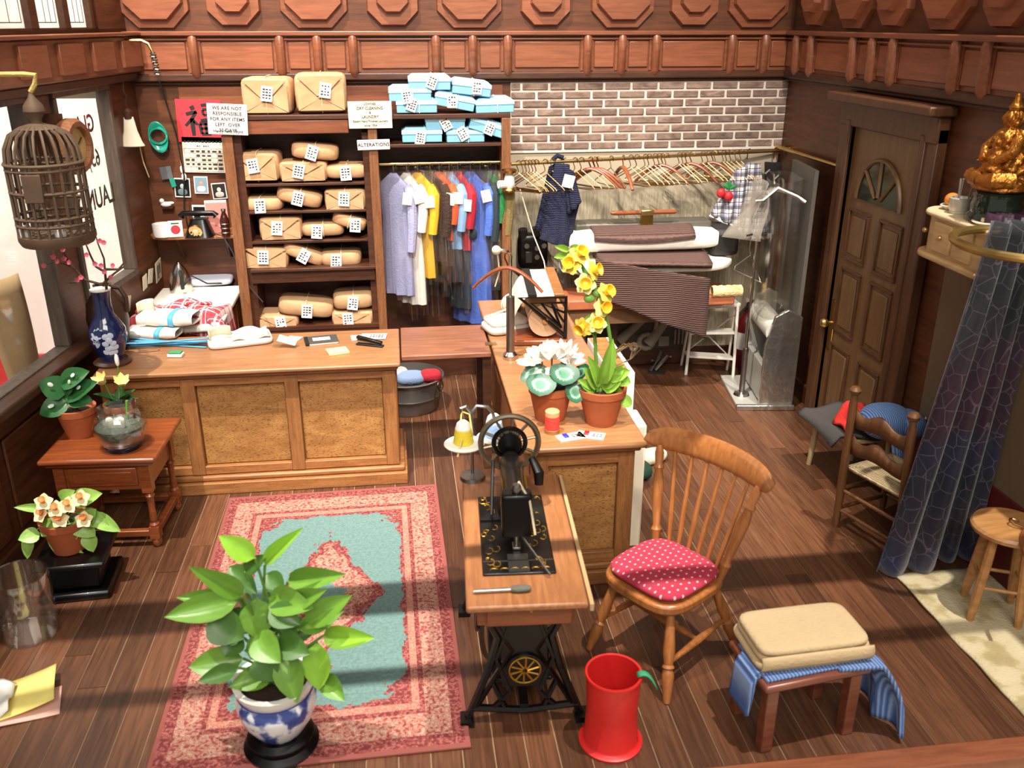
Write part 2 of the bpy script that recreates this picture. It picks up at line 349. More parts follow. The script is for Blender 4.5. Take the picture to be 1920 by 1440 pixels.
for k in range(3):
    a = math.pi*(.25+.25*k); M().tube([(.05*math.cos(a), .055, 1.82+.05*math.sin(a)), (.30*math.cos(a), .055, 1.82+.30*math.sin(a))], .014, 6).build('glazing_bar', W_DOOR, dr)
M().tube([(.30*math.cos(math.pi*i/n), .055, 1.82+.30*math.sin(math.pi*i/n)) for i in range(n+1)]+[(-.3, .055, 1.82)], .016, 6).build('fanlight_frame', W_DOOR, dr)
kp = M().box(.37, .045, .62, .43, .058, 1.02).build('knob_plate', BRASS, dr, bevel=.012)
M().lathe([(.0,.0),(.014,.0),(.014,.03),(.034,.045),(.038,.065),(.025,.085),(0,.09)], 14).xf(Matrix.Translation((.40,.055,.84)) @ Matrix.Rotation(-math.pi/2, 4, 'X')).build('door_knob', BRASSP, kp)
# ---------------------------------------------------------------- left shop-window wall (local x runs from the back corner to the front)
LW0 = Vector((PY(300, 482, YB).x, YB, 0)); LROT = -(math.pi/2+A)
m = M(); m.box(-.1, -.1, 0, 5.3, 0, .97); m.box(-.1, -.1, .97, .5, 0, 2.6); m.box(1.42, -.1, .97, 1.75, 0, 2.6); m.box(3.5, -.1, .97, 5.3, 0, 2.6)
m.box(.5, -.1, .97, 1.42, 0, 1.17); m.box(-.1, -.1, 2.56, 5.3, 0, 2.95); m.box(-.1, -.1, 3.55, 5.3, 0, 5.5); m.box(3.4, -.1, 2.9, 5.3, 0, 3.6); m.box(-.1, -.1, 2.9, .55, 0, 3.6)
wl = struct(m.build('wall_left', W_WALL, loc=LW0, rot=(0, 0, LROT)))
def uL(px, py):
    d = _ray(px, py); n_ = Vector((math.cos(A), -math.sin(A), 0)); t = (LW0-Vector((0,0,0))).dot(n_)/d.dot(n_); p = Vector((0,0,H))+d*t
    q = p-LW0; return q.dot(Vector((-math.sin(A), -math.cos(A), 0))), p.z
def LWP(u, v, z): return LW0+Vector((-math.sin(A), -math.cos(A), 0))*u+Vector((math.cos(A), -math.sin(A), 0))*v+Vector((0,0,z))
M().box(0, 0, 2.64, 5.2, .10, 2.90).build('valance', W_RED, wl, bevel=.012)
M().box(0, 0, 2.90, 5.2, .14, 2.925).build('cornice', W_RED, wl, bevel=.006)
M().box(0, 0, 2.58, 5.2, .07, 2.64).build('cove_moulding', W_DARK, wl, bevel=.01)
for u in (.25, .75, 1.25, 1.75, 2.35): M().box(u-.17, .09, 2.68, u+.17, .125, 2.87).build('valance_panel', W_REDL, wl, bevel=.006)
M().box(1.55, 0, .93, 5.2, .13, .99).build('window_rail', W_DARK, wl, bevel=.012)
M().box(1.55, 0, .80, 5.2, .05, .93).build('apron', W_DARK, wl, bevel=.008)
M().box(1.7, 0, 0, 5.2, .03, .13).build('baseboard', W_DARK, wl, bevel=.008)
for a, b in ((1.75, 2.75), (2.85, 3.9)): M().box(a, 0, .18, b, .02, .76).build('bulkhead_panel', W_WALL, wl, bevel=.01)
W_FRAMEG = wood('grey_window_frame', '#4d4038', '#6a5a4e', axis=2, scale=4, stretch=8, rough=.5)
win = [(.56, 1.36, 1.20, 2.54, 'window_1'), (1.80, 3.45, 1.0, 2.54, 'window_2')]
for a, b, z0, z1, nm in win:
    m = M(); t = .045
    for q in ((a-t,z0-t,b+t,z0),(a-t,z1,b+t,z1+t),(a-t,z0,a,z1),(b,z0,b+t,z1)): m.box(q[0], -.08, q[1], q[2], .02, q[3])
    f = struct(m.build(nm, W_FRAMEG, bevel=.006, loc=LW0, rot=(0, 0, LROT)))
    M().box(a, -.05, z0, b, -.044, z1).build('pane', GLASS, f, 0)
f = struct(M().box(.5, -.08, 2.925, 1.95, .0, 2.96).build('window_3', W_DARK, loc=LW0, rot=(0, 0, LROT)))
m_, nt, N, L, b_ = _nt('frosted_pane'); tl = N.new('ShaderNodeBsdfTranslucent'); tl.inputs[0].default_value = (.95,.92,.86,1); b_.inputs['Base Color'].default_value = (.85,.82,.76,1)
mx = N.new('ShaderNodeMixShader'); mx.inputs[0].default_value = .75; L.new(b_.outputs[0], mx.inputs[1]); L.new(tl.outputs[0], mx.inputs[2]); L.new(mx.outputs[0], N['Material Output'].inputs[0]); FROST = m_
us = [(uL(58, 40)[0], uL(-40, 40)[0]), (uL(122, 40)[0], uL(72, 40)[0]), (uL(172, 40)[0], uL(132, 40)[0])]
for a, b in us:
    pn = M().box(a, -.05, 2.955, b, -.044, 3.55).build('pane', FROST, f, 0)
    M().box(a+.035, -.044, 2.99, b-.035, -.041, 2.996).build('etched_line', W_FRAMEG, pn, 0)
    for s in (a+.035, b-.035, (a+b)/2, a*.7+b*.3): M().box(s-.002, -.044, 2.99, s+.002, -.041, 3.55).build('etched_line', W_FRAMEG, pn, 0)
m = M()
edges = sorted([e for p in us for e in p]); m.box(.5, -.08, 2.95, edges[0], 0, 3.56)
for i in (1, 3): m.box(edges[i], -.08, 2.95, edges[i+1], .0, 3.56)
m.build('mullion', W_DARK, f)
# the gallery wall outside the shop windows
zt = PY(200, 185, 9.2).z; zr = PY(25, 665, 9.2).z
gw = struct(M().box(-7.5, 9.2, -1.2, -1.6, 9.3, zt).build('wall_gallery', WHITE_WALL))
M().box(-7.5, 9.16, -1.2, -1.6, 9.2, zr).build('red_dado', RED_WALL, gw)
M().box(-7.5, 9.25, zt, -1.6, 9.35, 6).build('dark_reflection_panel', OLIVE, gw)  # added dark panel in place of the dark reflection above the white wall
struct(M().box(-7.6, 3, -1.3, -2.9, 9.2, -1.2).build('trim_3', RED_WALL))
# ceiling beams of the case, just above the view
struct(M().box(-2.9, 3.48, 3.55, 3.4, 3.68, 3.7).build('trim_4', W_DARK)); struct(M().box(-2.9, 3.06, 3.55, 3.4, 3.13, 3.66).build('trim_5', W_DARK))
# ================================================================ common materials
WHITE = plain('white_paper', '#e4dfd6', .7, var=.04); CREAM = plain('cream_card', '#e6d9c0', .7, var=.05); INK = plain('ink', '#1e1a18', .7)
KRAFT = wood('kraft_paper', '#ba8e64', '#cea47a', axis=0, scale=8, stretch=1.5, rough=.75, rnd=.05, bump=.35)
STRING = plain('string', '#d9c6a2', .8); CHROME = plain('chrome', '#c9c7c2', .18, 1, var=.05); STEEL = plain('steel', '#8d8a86', .35, 1)
WHITEM = plain('white_paint', '#e8e4da', .4, var=.05); BLACK = plain('black_enamel', '#090707', .3, var=.3, spec=.3, coat=.12); BLACKM = plain('black_matte', '#171413', .6)
GOLD = plain('gold', '#c79a3c', .3, .9, var=.25, scale=25); TERRA = plain('terracotta', '#a3532c', .75, var=.18, scale=9, bump=.2, bscale=30); SOIL = plain('soil', '#2a1a10', .95, bump=.8, bscale=50)
CLOTHW = plain('white_cotton', '#dcd5ca', .85, var=.04, bump=.25, bscale=25); CREAMCL = plain('cream_cotton', '#d3c6ae', .85, var=.05, bump=.25, bscale=25); SKYB = plain('sky_blue_ribbon', '#58b0dc', .5)
LEAF1 = plain('leaf_green', '#6f9c2c', .38, var=.3, scale=4); LEAF2 = plain('dark_leaf', '#2c5a2c', .4, var=.3, scale=5); STEM = plain('stem_green', '#5f8a38', .5)
# ================================================================ left counter
c = thing('shop_counter', 'long oak counter with flecked panels along the front', 'counter', (0, 0, 0))
M().box(-1.93, 5.74, .05, -.09, 6.3, .855).build('carcass', W_OAK, c)
M().box(-1.985, 5.62, .875, -.035, 6.36, .905).build('worktop', W_TOP, c, bevel=.01)
M().box(-1.96, 5.655, .845, -.05, 6.34, .875).build('top_moulding', W_OAK, c, bevel=.012)
M().box(-1.94, 5.69, .78, -.07, 5.75, .845).build('rail', W_OAK, c, bevel=.005)
M().box(-1.94, 5.69, .13, -.07, 5.75, .19).build('rail', W_OAK, c, bevel=.005)
for xs in (-1.92, -1.425, -.76, -.115): M().box(xs-.045, 5.685, .13, xs+.045, 5.75, .83).build('stile', W_OAKV, c, bevel=.005)
for a, b in ((-1.87, -1.475), (-1.375, -.81), (-.71, -.165)): M().box(-(b-a)/2, -.02, -.29, (b-a)/2, .0, .29).build('panel', W_PANEL, c, bevel=.004, loc=((a+b)/2, 5.742, .485))
M().box(-1.95, 5.64, 0, -.02, 6.32, .085).build('plinth', W_OAK, c, bevel=.006); M().box(-1.95, 5.665, .085, -.035, 6.31, .125).build('plinth_moulding', W_OAK, c, bevel=.014)
M().box(-.10, 5.75, .13, -.065, 6.3, .84).build('end_panel', W_OAKV, c, bevel=.004)
# ---------------------------------------------------------------- right counter and lifting flap
c = thing('return_counter', 'oak return counter carrying the potted flowers and paper roll cutter', 'counter', (0, 0, 0))
M().box(.68, 4.35, .05, 1.2, 6.95, .855).build('carcass', W_OAKV, c)
M().box(.60, 4.235, .872, 1.27, 7.0, .905).build('worktop', W_TOP, c, bevel=.012); M().box(.625, 4.265, .842, 1.245, 6.98, .872).build('top_moulding', W_OAK, c, bevel=.012)
for xs in (.695, 1.175): M().box(xs-.045, 4.30, .13, xs+.045, 4.36, .842).build('stile', W_OAKV, c, bevel=.005)
M().box(.66, 4.305, .76, 1.21, 4.36, .842).build('rail', W_OAK, c, bevel=.005); M().box(.66, 4.305, .13, 1.21, 4.36, .2).build('rail', W_OAK, c, bevel=.005)
M().box(.74, 4.335, .2, 1.13, 4.355, .76).build('panel', W_PANEL, c, bevel=.004)
M().box(.645, 4.27, 0, 1.225, 6.97, .09).build('plinth', W_OAK, c, bevel=.008); M().box(.66, 4.29, .09, 1.215, 6.96, .13).build('plinth_moulding', W_OAK, c, bevel=.012)
for i in range(3): M().box(.665, 4.5+i*.82, .2, .69, 5.2+i*.82, .76).build('side_panel', W_OAKV, c, bevel=.006)
W_FLAP = wood('flap_wood', '#7a4b33', '#946047', axis=0, scale=4, stretch=10, rough=.4)
c = thing('counter_flap', 'red-brown lift-up flap bridging the two counters', 'counter flap', (0, 0, 0))
M().box(-.025, 5.76, .868, .585, 6.38, .903).build('flap_board', W_FLAP, c, bevel=.006); M().box(.0, 6.2, .80, .56, 6.26, .868).build('cross_batten', W_FLAP, c)
M().box(.53, 5.79, .0, .585, 5.84, .868).build('leg', W_DARK, c); M().box(.53, 6.3, .0, .585, 6.35, .868).build('leg', W_DARK, c)
for yy in (5.9, 6.25): M().box(.56, yy, .903, .64, yy+.06, .908).build('hinge', BRASS, c)
# ================================================================ shelf cabinet
FY = 7.25
c = thing('shelf_cabinet', 'tall dark wooden shelf unit holding parcels and bagged clothes', 'cabinet', (0, 0, 0))
M().box(-1.30, 7.68, .0, .9, 7.70, 2.3).build('back_panel', W_CABD, c)
for a, b in ((-1.305, -1.225), (-.205, -.135), (.835, .905)): M().box(a, FY, 0, b, 7.69, 2.2 if a < -1 else 2.3).build('post', W_CAB, c, bevel=.005)
M().box(-1.225, FY+.06, 0, -1.17, 7.68, 2.2).build('inner_side', W_CABD, c); M().box(-.255, FY+.06, 0, -.205, 7.68, 2.2).build('inner_side', W_CABD, c)
M().box(-1.22, FY+.02, 2.2, -.35, FY+.06, 2.30).build('apron', W_RED, c, bevel=.006)
M().box(-1.30, FY+.01, 2.305, -.135, 7.69, 2.34).build('top_shelf', W_CABD, c, bevel=.005); M().box(-.135, FY+.01, 2.30, .905, 7.69, 2.335).build('top_shelf', W_CABD, c, bevel=.005)
for z in (1.80, 1.585, 1.345): M().box(-1.17, FY+.05, z, -.255, 7.68, z+.022).build('shelf', W_CABD, c, bevel=.004)
M().box(-1.2, FY+.0, 1.125, -.205, 7.68, 1.15).build('shelf', W_CABD, c, bevel=.004); M().box(-1.2, FY+.03, 1.03, -.215, FY+.06, 1.125).build('shelf_apron', W_CABD, c)
M().box(-1.2, FY+.03, .62, -.205, 7.68, .65).build('shelf', W_CABD, c); M().box(-1.2, FY+.04, .3, -.205, FY+.07, .62).build('shelf_apron', W_CABD, c)
M().box(-.135, FY+.02, 2.085, .835, 7.68, 2.11).build('shelf', W_CABD, c, bevel=.004)
M().cyl((-.135, 7.42, 1.94), (.835, 7.42, 1.94), .014).build('hanging_rail', BRASSP, c)
# ================================================================ parcels
def dots(w, h, rows, cols, seed, mat_, parent, name='print', z=.0):
    rr = random.Random(seed); m = M()
    for i in range(rows):
        for j in range(cols):
            if rr.random() < .85:
                x = (j-(cols-1)/2)*w/cols; y = (i-(rows-1)/2)*h/rows; a = w/cols*rr.uniform(.22, .42); b = h/rows*rr.uniform(.2, .3)
                m.box(x-a, y-b, z, x+a, y+b, z+.0012)
    o = m.build(name, mat_, parent, 0); o['kind'] = 'stuff'; return o
def slip(parent, w, h, loc, rot, seed, name='tag', printed=True, rows=4, cols=3, mt=None):
    o = M().box(-w/2, -h/2, 0, w/2, h/2, .002).build(name, mt or WHITE, parent, 0, loc=loc, rot=rot)
    if printed: dots(w*.8, h*.75, rows, cols, seed, INK, o, z=.002)
    return o
def parcel(label, px, pyb, wpx, hpx, tilt=0, env=True, y=FY+.09, group='brown paper parcels', big=1., depth=.30, ttl=None, seed=0):
    p = PY(px, pyb, y); w_ = wpx/246*.54; hz = max(.055, (hpx-13)/236*.5); hy = depth/2
    t = thing('paper_parcel', label, 'parcel', (p.x, y+hy-.02, p.z+abs(math.sin(R(tilt)))*w_*.6), 0, group, rot=(0, R(tilt), R(random.uniform(-4, 4))))
    M().pillow(w_, hy, hz, .30 if env else .42, (0, 0, hz)).build('paper', KRAFT, t, 60)
    yf = -hy-.003
    def flat(poly, nm, off):
        m = M(); m.prism(poly, 0, .004); m.mark(); m.k = 0; m.xf(Matrix.Translation((0, yf-off, hz)) @ Matrix.Rotation(math.pi/2, 4, 'X')); m.build(nm, KRAFT, t, 0, bevel=.0015, seg=1)
    if env:
        a, b = w_*.88, hz*.86
        flat([(-a, b), (-.16*w_, -.12*hz), (.16*w_, -.12*hz), (a, b)], 'top_flap', .006)
        flat([(-a, b*.7), (-a, -b), (-.1*w_, -.3*hz), (-.2*w_, -.1*hz)], 'side_flap', .002); flat([(a, b*.7), (.2*w_, -.1*hz), (.1*w_, -.3*hz), (a, -b)], 'side_flap', .002)
        flat([(-a*.95, -b), (a*.95, -b), (.12*w_, -.32*hz), (-.12*w_, -.32*hz)], 'bottom_flap', .004)
    n = 28; sg = lambda a, q: math.copysign(abs(a)**q, a); pts = []
    for i in range(n):
        a = 2*math.pi*i/n; pts.append((.02*w_, (hy+.012)*sg(math.cos(a), .36), hz+(hz+.005)*sg(math.sin(a), .36)))
    M().tube(pts, .004, 5, closed=True).build('string', STRING, t)
    rr = random.Random(seed+5)
    slip(t, .085, .11, (rr.uniform(-.06, .06)*big, yf-.018, hz*(1.15 if env else .95)), (R(80), R(rr.uniform(-14, 14)), 0), seed)
    return t
P = [ # label, px, bottom, width, height, tilt, folded?
 ('large folded brown paper parcel, left of the pair on top of the shelves', 504, 216, 86, 78, 0, True),
 ('tallest brown paper parcel, right of the pair on top of the shelves', 603, 212, 90, 82, 0, True),
 ('tall folded parcel at the left end of the top parcel shelf', 486, 341, 78, 66, 0, True),
 ('middle parcel of the top shelf with another parcel lying on it', 570, 341, 86, 50, 0, True),
 ('low parcel at the right end of the top parcel shelf', 651, 336, 76, 36, 0, False),
 ('low long parcel at the left end of the second shelf', 489, 397, 80, 36, 0, False),
 ('tilted parcel leaning in the middle of the second shelf', 558, 392, 82, 44, 15, False),
 ('folded parcel at the right end of the second shelf', 650, 395, 76, 54, 0, True),
 ('boxy folded parcel at the left of the third shelf', 527, 451, 78, 58, 0, True),
 ('low rolled parcel in the middle of the third shelf', 605, 444, 78, 36, 0, False),
 ('small tilted parcel at the right of the third shelf', 653, 434, 64, 36, 18, False),
 ('rounded parcel at the left end of the fourth shelf', 497, 506, 84, 56, 4, True),
 ('parcel slanting down in the middle of the fourth shelf', 565, 499, 80, 40, 24, False),
 ('low parcel at the right end of the fourth shelf', 640, 500, 76, 42, 0, False),
]
for i, q in enumerate(P): parcel(q[0], q[1], q[2], q[3], q[4], q[5], q[6], seed=i)
parcel('parcel lying on top of the middle parcel of the top shelf', 589, 303, 84, 42, 6, False, seed=31)
parcel('flat parcel at the left of the lowest shelf, half behind the counter', 522, 621, 76, 44, 3, True, seed=32)
parcel('long rolled parcel lying across the lowest shelf', 572, 599, 104, 46, 8, False, seed=33)
parcel('lower parcel of the stacked pair on the lowest shelf', 663, 612, 80, 44, 0, True, seed=34)
parcel('upper parcel of the stacked pair on the lowest shelf', 664, 581, 78, 46, -2, False, seed=35)
# ================================================================ blue shirt boxes
BLUEB = plain('blue_box_card', '#7fbad6', .55, var=.06); BLUEB2 = plain('blue_box_edge', '#a6d3e6', .55, var=.05)
def bluebox(label, x0, x1, yb, tilt=0, y=FY+.03, hgt=.10, d=.30, seed=0, tg=True):
    p = PY((x0+x1)/2, yb, y); hw = (x1-x0)/246/2*.98
    t = thing('shirt_box', label, 'box', (p.x, y, p.z+abs(math.sin(R(tilt)))*hw*.5), 0, 'blue shirt boxes', rot=(0, R(tilt), R(random.uniform(-2, 2))))
    M().box(-hw, 0, 0, hw, d, hgt-.02).build('tray', BLUEB, t, bevel=.006)
    m = M(); c_ = .03; v = [(-hw-.004,-.005,hgt-.04),(hw+.004,-.005,hgt-.04),(hw+.004,d+.005,hgt-.04),(-hw-.004,d+.005,hgt-.04),(-hw-.004,-.005,hgt-.012),(hw+.004,-.005,hgt-.012),(hw+.004,d+.005,hgt-.012),(-hw-.004,d+.005,hgt-.012),(-hw+c_,c_,hgt+.012),(hw-c_,c_,hgt+.012),(hw-c_,d-c_,hgt+.012),(-hw+c_,d-c_,hgt+.012)]
    m.add(v, [(3,2,1,0),(0,1,5,4),(1,2,6,5),(2,3,7,6),(3,0,4,7),(4,5,9,8),(5,6,10,9),(6,7,11,10),(7,4,8,11),(8,9,10,11)]); m.build('lid', BLUEB2, t, 0, bevel=.003)
    M().tube([(.02,-.01,.0),(.02,-.01,hgt-.01),(.02,c_,hgt+.016),(.02,d-c_,hgt+.016)], .003, 5).build('string', WHITE, t)
    rr = random.Random(seed)
    if tg: slip(t, .075, .10, (rr.uniform(-.05, .06), -.014, .05+rr.uniform(-.02, .02)), (R(82), R(rr.uniform(-38, 38)), 0), seed+90)
    return t
bluebox('blue box lying at the bottom left on the top of the cabinet', 743, 821, 212, seed=1)
bluebox('blue box at the right end on top of the cabinet', 891, 966, 212, -1, seed=2, tg=False)
bluebox('blue box tilting down in the middle of the pile on top of the cabinet', 812, 890, 207, 11, seed=3)
bluebox('blue box sticking out at the left of the upper pile', 729, 810, 190, seed=4)
bluebox('blue box at the top left of the upper pile', 766, 846, 169, seed=5)
bluebox('blue box at the top right of the upper pile', 846, 921, 181, 7, seed=6)
bluebox('blue box at the left end of the clothes-bay shelf', 753, 831, 267, y=FY+.05, d=.28, seed=7)
bluebox('blue box on the clothes-bay shelf under the leaning one', 836, 911, 267, y=FY+.05, d=.28, seed=8)
bluebox('blue box lying on the two boxes of the clothes-bay shelf', 797, 874, 243, y=FY+.05, d=.28, seed=9)
bluebox('blue box leaning steeply at the right end of the clothes-bay shelf', 875, 948, 256, 18, y=FY+.04, d=.28, seed=10)
# ================================================================ signs on the cabinet
def board(name, label, cat, px0, py0, px1, py1, y, mt, tilt=0, lean=0, thick=.012):
    a = PY((px0+px1)/2, (py0+py1)/2, y); w_ = (PY(px1, (py0+py1)/2, y)-PY(px0, (py0+py1)/2, y)).length; h_ = abs(PY((px0+px1)/2, py0, y).z-PY((px0+px1)/2, py1, y).z)
    t = thing(name, label, cat, a, 0, rot=(R(90+lean), R(tilt), 0)) if True else None
    M().box(-w_/2, -h_/2, -thick, w_/2, h_/2, 0).build('board', mt, t, bevel=.002, seg=1)
    return t, w_, h_
GREYT = plain('grey_print', '#3a322e', .7)
s, sw, sh = board('notice_sign', 'white notice saying items left over 30 days', 'sign', 389, 195, 464, 253, FY-.03, WHITE, 3)
for k, ln in enumerate(('WE ARE NOT', 'RESPONSIBLE', 'FOR ANY ITEMS', 'LEFT  OVER', '30 DAYS')): text(ln, .034, GREYT, s, (0, sh*.36-k*.04, .001), space=1.05)
text('Henry Fong Wong', .03, GREYT, s, (0, -sh*.39, .001), sx=.95)
s, sw, sh = board('shop_sign', 'cream sign reading dry cleaning and laundry at the cabinet centre post', 'sign', 653, 190, 735, 241, FY-.02, CREAM, 0)
for k, (ln, z) in enumerate((('LOWNES', .024), ('DRY CLEANING', .030), ('&', .024), ('LAUNDRY', .030), ('Expert Hand Finished Laundry', .0235), ('since 1954', .024))): text(ln, z, GREYT, s, (0, sh*.40-k*sh*.158, .001), sx=.92)
s, sw, sh = board('alterations_sign', 'small white sign lettered ALTERATIONS on the cabinet post', 'sign', 670, 262, 731, 281, FY-.02, WHITE, -1)
text('ALTERATIONS', .036, INK, s, (0, 0, .001), space=1.05)
# ================================================================ bagged clothes
FILM = clear('dry_cleaning_film', (.95,.95,.95), .16, .11, edge=.34)
GCOL = {'lav': plain('lavender_cloth', '#a3a4c6', .9, var=.12, scale=30, bump=.4), 'white': plain('white_blouse', '#e9e2d8', .85), 'yel': plain('yellow_dress', '#e3b22a', .8),
 'fur': plain('brown_fur', '#3d2a20', .95, var=.5, scale=40, bump=1), 'org': plain('orange_blouse', '#e2562a', .8), 'lblu': plain('light_blue_blouse', '#7fa5cc', .8), 'red': plain('crimson_jacket', '#a81c2c', .8),
 'den': plain('denim_blue', '#4c6fc4', .85, var=.25, scale=10, bump=.4, bscale=50), 'dgrn': plain('dark_slate_cloth', '#26323a', .85), 'grn': plain('green_sweater', '#1f7a3d', .85, bump=.4), 'tan': plain('olive_tan_coat', '#7d6a3f', .9, bump=.4),
 'gre': plain('grey_skirt', '#6d6a66', .85)}
WIRE = plain('hanger_wire', '#b7a27c', .3, 1)
def garment(label, px, col, hem_px, bag_px, wid=.17, yaw=48, sleeve=.36, flare=1.0, lower=None, lower_px=None, knot=False, tagc=True, seed=0, cat='garment', dy=0.):
    y = 7.42+dy; top = PY(px, 312, y); L_ = 1.925-PY(px, hem_px, y-.1).z; Lb = 1.925-PY(px, bag_px, y-.1).z
    t = thing('bagged_garment', label, cat, (top.x, y, 1.925), R(-yaw), 'clothes hanging in clear bags')
    rr = random.Random(seed); ph = rr.uniform(0, 6)
    prof = [(.03, -.055, .02), (.06, -.075, .03), (wid*.9, -.135, .04), (wid, -.17, .048), (wid*.93, -.30, .05), (wid*.80, -.45, .045), (wid*.92, -.60, .05), (wid*1.0*flare, -.80, .055), (wid*1.05*flare, -1.1, .06), (wid*1.1*flare, -1.4, .06)]
    def at_(z):
        for (a, b) in zip(prof[:-1], prof[1:]):
            if a[1] >= z >= b[1]:
                q = (a[1]-z)/(a[1]-b[1]); return a[0]+(b[0]-a[0])*q, a[2]+(b[2]-a[2])*q
        return prof[-1][0], prof[-1][2]
    def shell(z0, z1, gx, gy, rip, nz=12, n=28):
        def fn(u, v):
            z = -z0-(z1-z0)*v; hw, hd = at_(z); a = 2*math.pi*u; k = 1+rip*v*math.sin(9*a+ph)
            return ((hw+gx)*math.cos(a), (hd+gy)*math.sin(a)*k, z)
        return M().grid(fn, n, nz, cu=True)
    shell(.055, L_, 0, 0, .35).build('cloth', GCOL[col], t, 70)
    if lower: shell(L_-.06, 1.925-PY(px, lower_px, y-.1).z, -.02, -.012, .3).build('skirt', GCOL[lower], t, 70)
    if sleeve:
        for s in (-1, 1): M().tube([(s*wid*.85,0,-.15),(s*(wid+.025),-.012,-.22),(s*(wid+.03),-.02,-.15-sleeve*.6),(s*(wid+.015),-.03,-.15-sleeve)], [.035,.046,.04,.036], 10).build('sleeve', GCOL[col], t)
    if knot: M().pillow(.05, .03, .05, .9, (.05, -.07, -.55)).build('belt_knot', GCOL['dgrn'], t)
    M().tube([(0,0,-.06),(0,0,.0),(.012,0,.018),(.026,0,.012),(.028,0,-.004)], .004, 6).build('hook', WIRE, t)
    M().tube([(-wid*.85,0,-.14),(0,0,-.055),(wid*.85,0,-.14)], .005, 6).build('hanger_bar', WIRE, t)
    shell(.03, Lb, .022, .022, .25, 10, 24).build('clear_bag', FILM, t, 70)
    if tagc: slip(t, .075, .095, (wid+.035, -.075, -.26+rr.uniform(-.05, .04)), (R(88), R(rr.uniform(-16, 16)), R(38)), seed, 'paper_tag', printed=False, mt=CREAM)
    return t
garment('lavender-grey knitted dress in a clear bag, first on the rail', 737, 'lav', 555, 600, .16, 40, .52, seed=1)
garment('long cream white dress in a clear bag beside the lavender one', 762, 'white', 572, 590, .15, 44, .36, seed=2)
garment('bright yellow dress in a clear bag', 783, 'yel', 522, 592, .15, 44, .38, seed=3)
garment('dark brown fur coat in a clear bag', 806, 'fur', 490, 534, .17, 46, .4, seed=4, tagc=False)
garment('orange blouse over a brown skirt in a clear bag', 823, 'org', 452, 530, .15, 46, .30, lower='fur', lower_px=500, seed=5)
garment('light blue blouse in a clear bag', 842, 'lblu', 468, 560, .14, 50, .36, seed=6, lower='dgrn', lower_px=530)
garment('crimson jacket in a clear bag', 858, 'red', 470, 590, .14, 50, .34, lower='dgrn', lower_px=580, seed=7)
garment('long denim-blue dress with dark belt knot in a clear bag', 882, 'den', 608, 616, .17, 40, .40, knot=True, seed=8, flare=1.1)
garment('dark slate coat in a clear bag next to the denim dress', 900, 'dgrn', 545, 600, .15, 46, .45, seed=9, tagc=False)
garment('green sweater over dark trousers in a clear bag', 915, 'grn', 424, 600, .14, 48, .30, lower='dgrn', lower_px=545, seed=10, tagc=False)
garment('olive tan coat, last of the bagged clothes by the right post', 930, 'tan', 470, 520, .14, 52, .4, seed=11, tagc=False)
# ================================================================ leaves and flowers
def leafmesh(name, mt, bulge=1.0, pw=.8, fold=.12, droop=.18, nu=5, nv=8, heart=0.):
    """unit leaf along +x, unit width; centre vein folded, tip drooping"""
    def fn(u, v):
        s = (u-.5)*2; w_ = max(.0, math.sin(math.pi*v**bulge))**pw; x = v
        if heart and v < .25: x = v-heart*abs(s)*(1-v/.25)
        return (x, s*w_*.5, abs(s)*w_*fold-droop*v*v)
    return M().grid(fn, nu, nv).mesh(name, mt, 70)
def orient(b, t, hint):
    b = Vector(b); t = Vector(t); x = (t-b); L_ = x.length; x.normalize(); h = Vector(hint); z = (h-x*h.dot(x)).normalized(); y = z.cross(x)
    m = Matrix((x, y, z)).transposed().to_4x4(); return m.to_euler(), L_
def leaf(me, parent, b, t, wid, hint=(0, -.6, .8), name='leaf'):
    r_, L_ = orient(b, t, hint); return inst(name, me, parent, b, r_, (L_, wid, L_))
def pot(parent, r1, r0, h, mt=TERRA, rim=.04, name='pot'):
    t = .014
    M().lathe([(0,0),(r0,0),(r1*.95,h-rim),(r1*1.0,h-rim),(r1*1.03,h),(r1-t,h),(r1-t,h-.03),(0,h-.03)], 26).build(name, mt, parent)
    M().lathe([(0,h-.035),(r1-t-.002,h-.035),(r1*.6,h-.022),(0,h-.018)], 20).build('soil', SOIL, parent)
# ================================================================ rug
m_, nt, N, L, b_ = _nt('persian_rug'); b_.inputs['Roughness'].default_value = .95
tc = N.new('ShaderNodeTexCoord'); sp = N.new('ShaderNodeSeparateXYZ'); L.new(tc.outputs['Object'], sp.inputs[0])
def mth(op, a, b=None):
    n = N.new('ShaderNodeMath'); n.operation = op
    for i, q in enumerate((a, b)):
        if q is None: continue
        if isinstance(q, (int, float)): n.inputs[i].default_value = q
        else: L.new(q, n.inputs[i])
    return n.outputs[0]
def nse(scale, det=2):
    n = N.new('ShaderNodeTexNoise'); n.inputs['Scale'].default_value = scale; n.inputs['Detail'].default_value = det; L.new(tc.outputs['Object'], n.inputs['Vector']); return n.outputs['Fac']
def ramp(f, st, interp='CONSTANT'):
    n = N.new('ShaderNodeValToRGB'); n.color_ramp.interpolation = interp; el = n.color_ramp.elements
    while len(el) < len(st): el.new(.5)
    for e, (p, c) in zip(el, st): e.position = p; e.color = c4(srgb(c))
    L.new(f, n.inputs[0]); return n.outputs[0]
def mixc(f, a, b):
    n = N.new('ShaderNodeMix'); n.data_type = 'RGBA'; L.new(f, n.inputs['Factor'])
    for k, q in (('A', a), ('B', b)):
        if isinstance(q, str): n.inputs[k].default_value = c4(srgb(q))
        else: L.new(q, n.inputs[k])
    return n.outputs['Result']
ax, ay = mth('ABSOLUTE', sp.outputs[0]), mth('ABSOLUTE', sp.outputs[1])
stp = mth('MULTIPLY', mth('ROUND', mth('MULTIPLY', mth('SUBTRACT', nse(8), .5), 10)), .045)
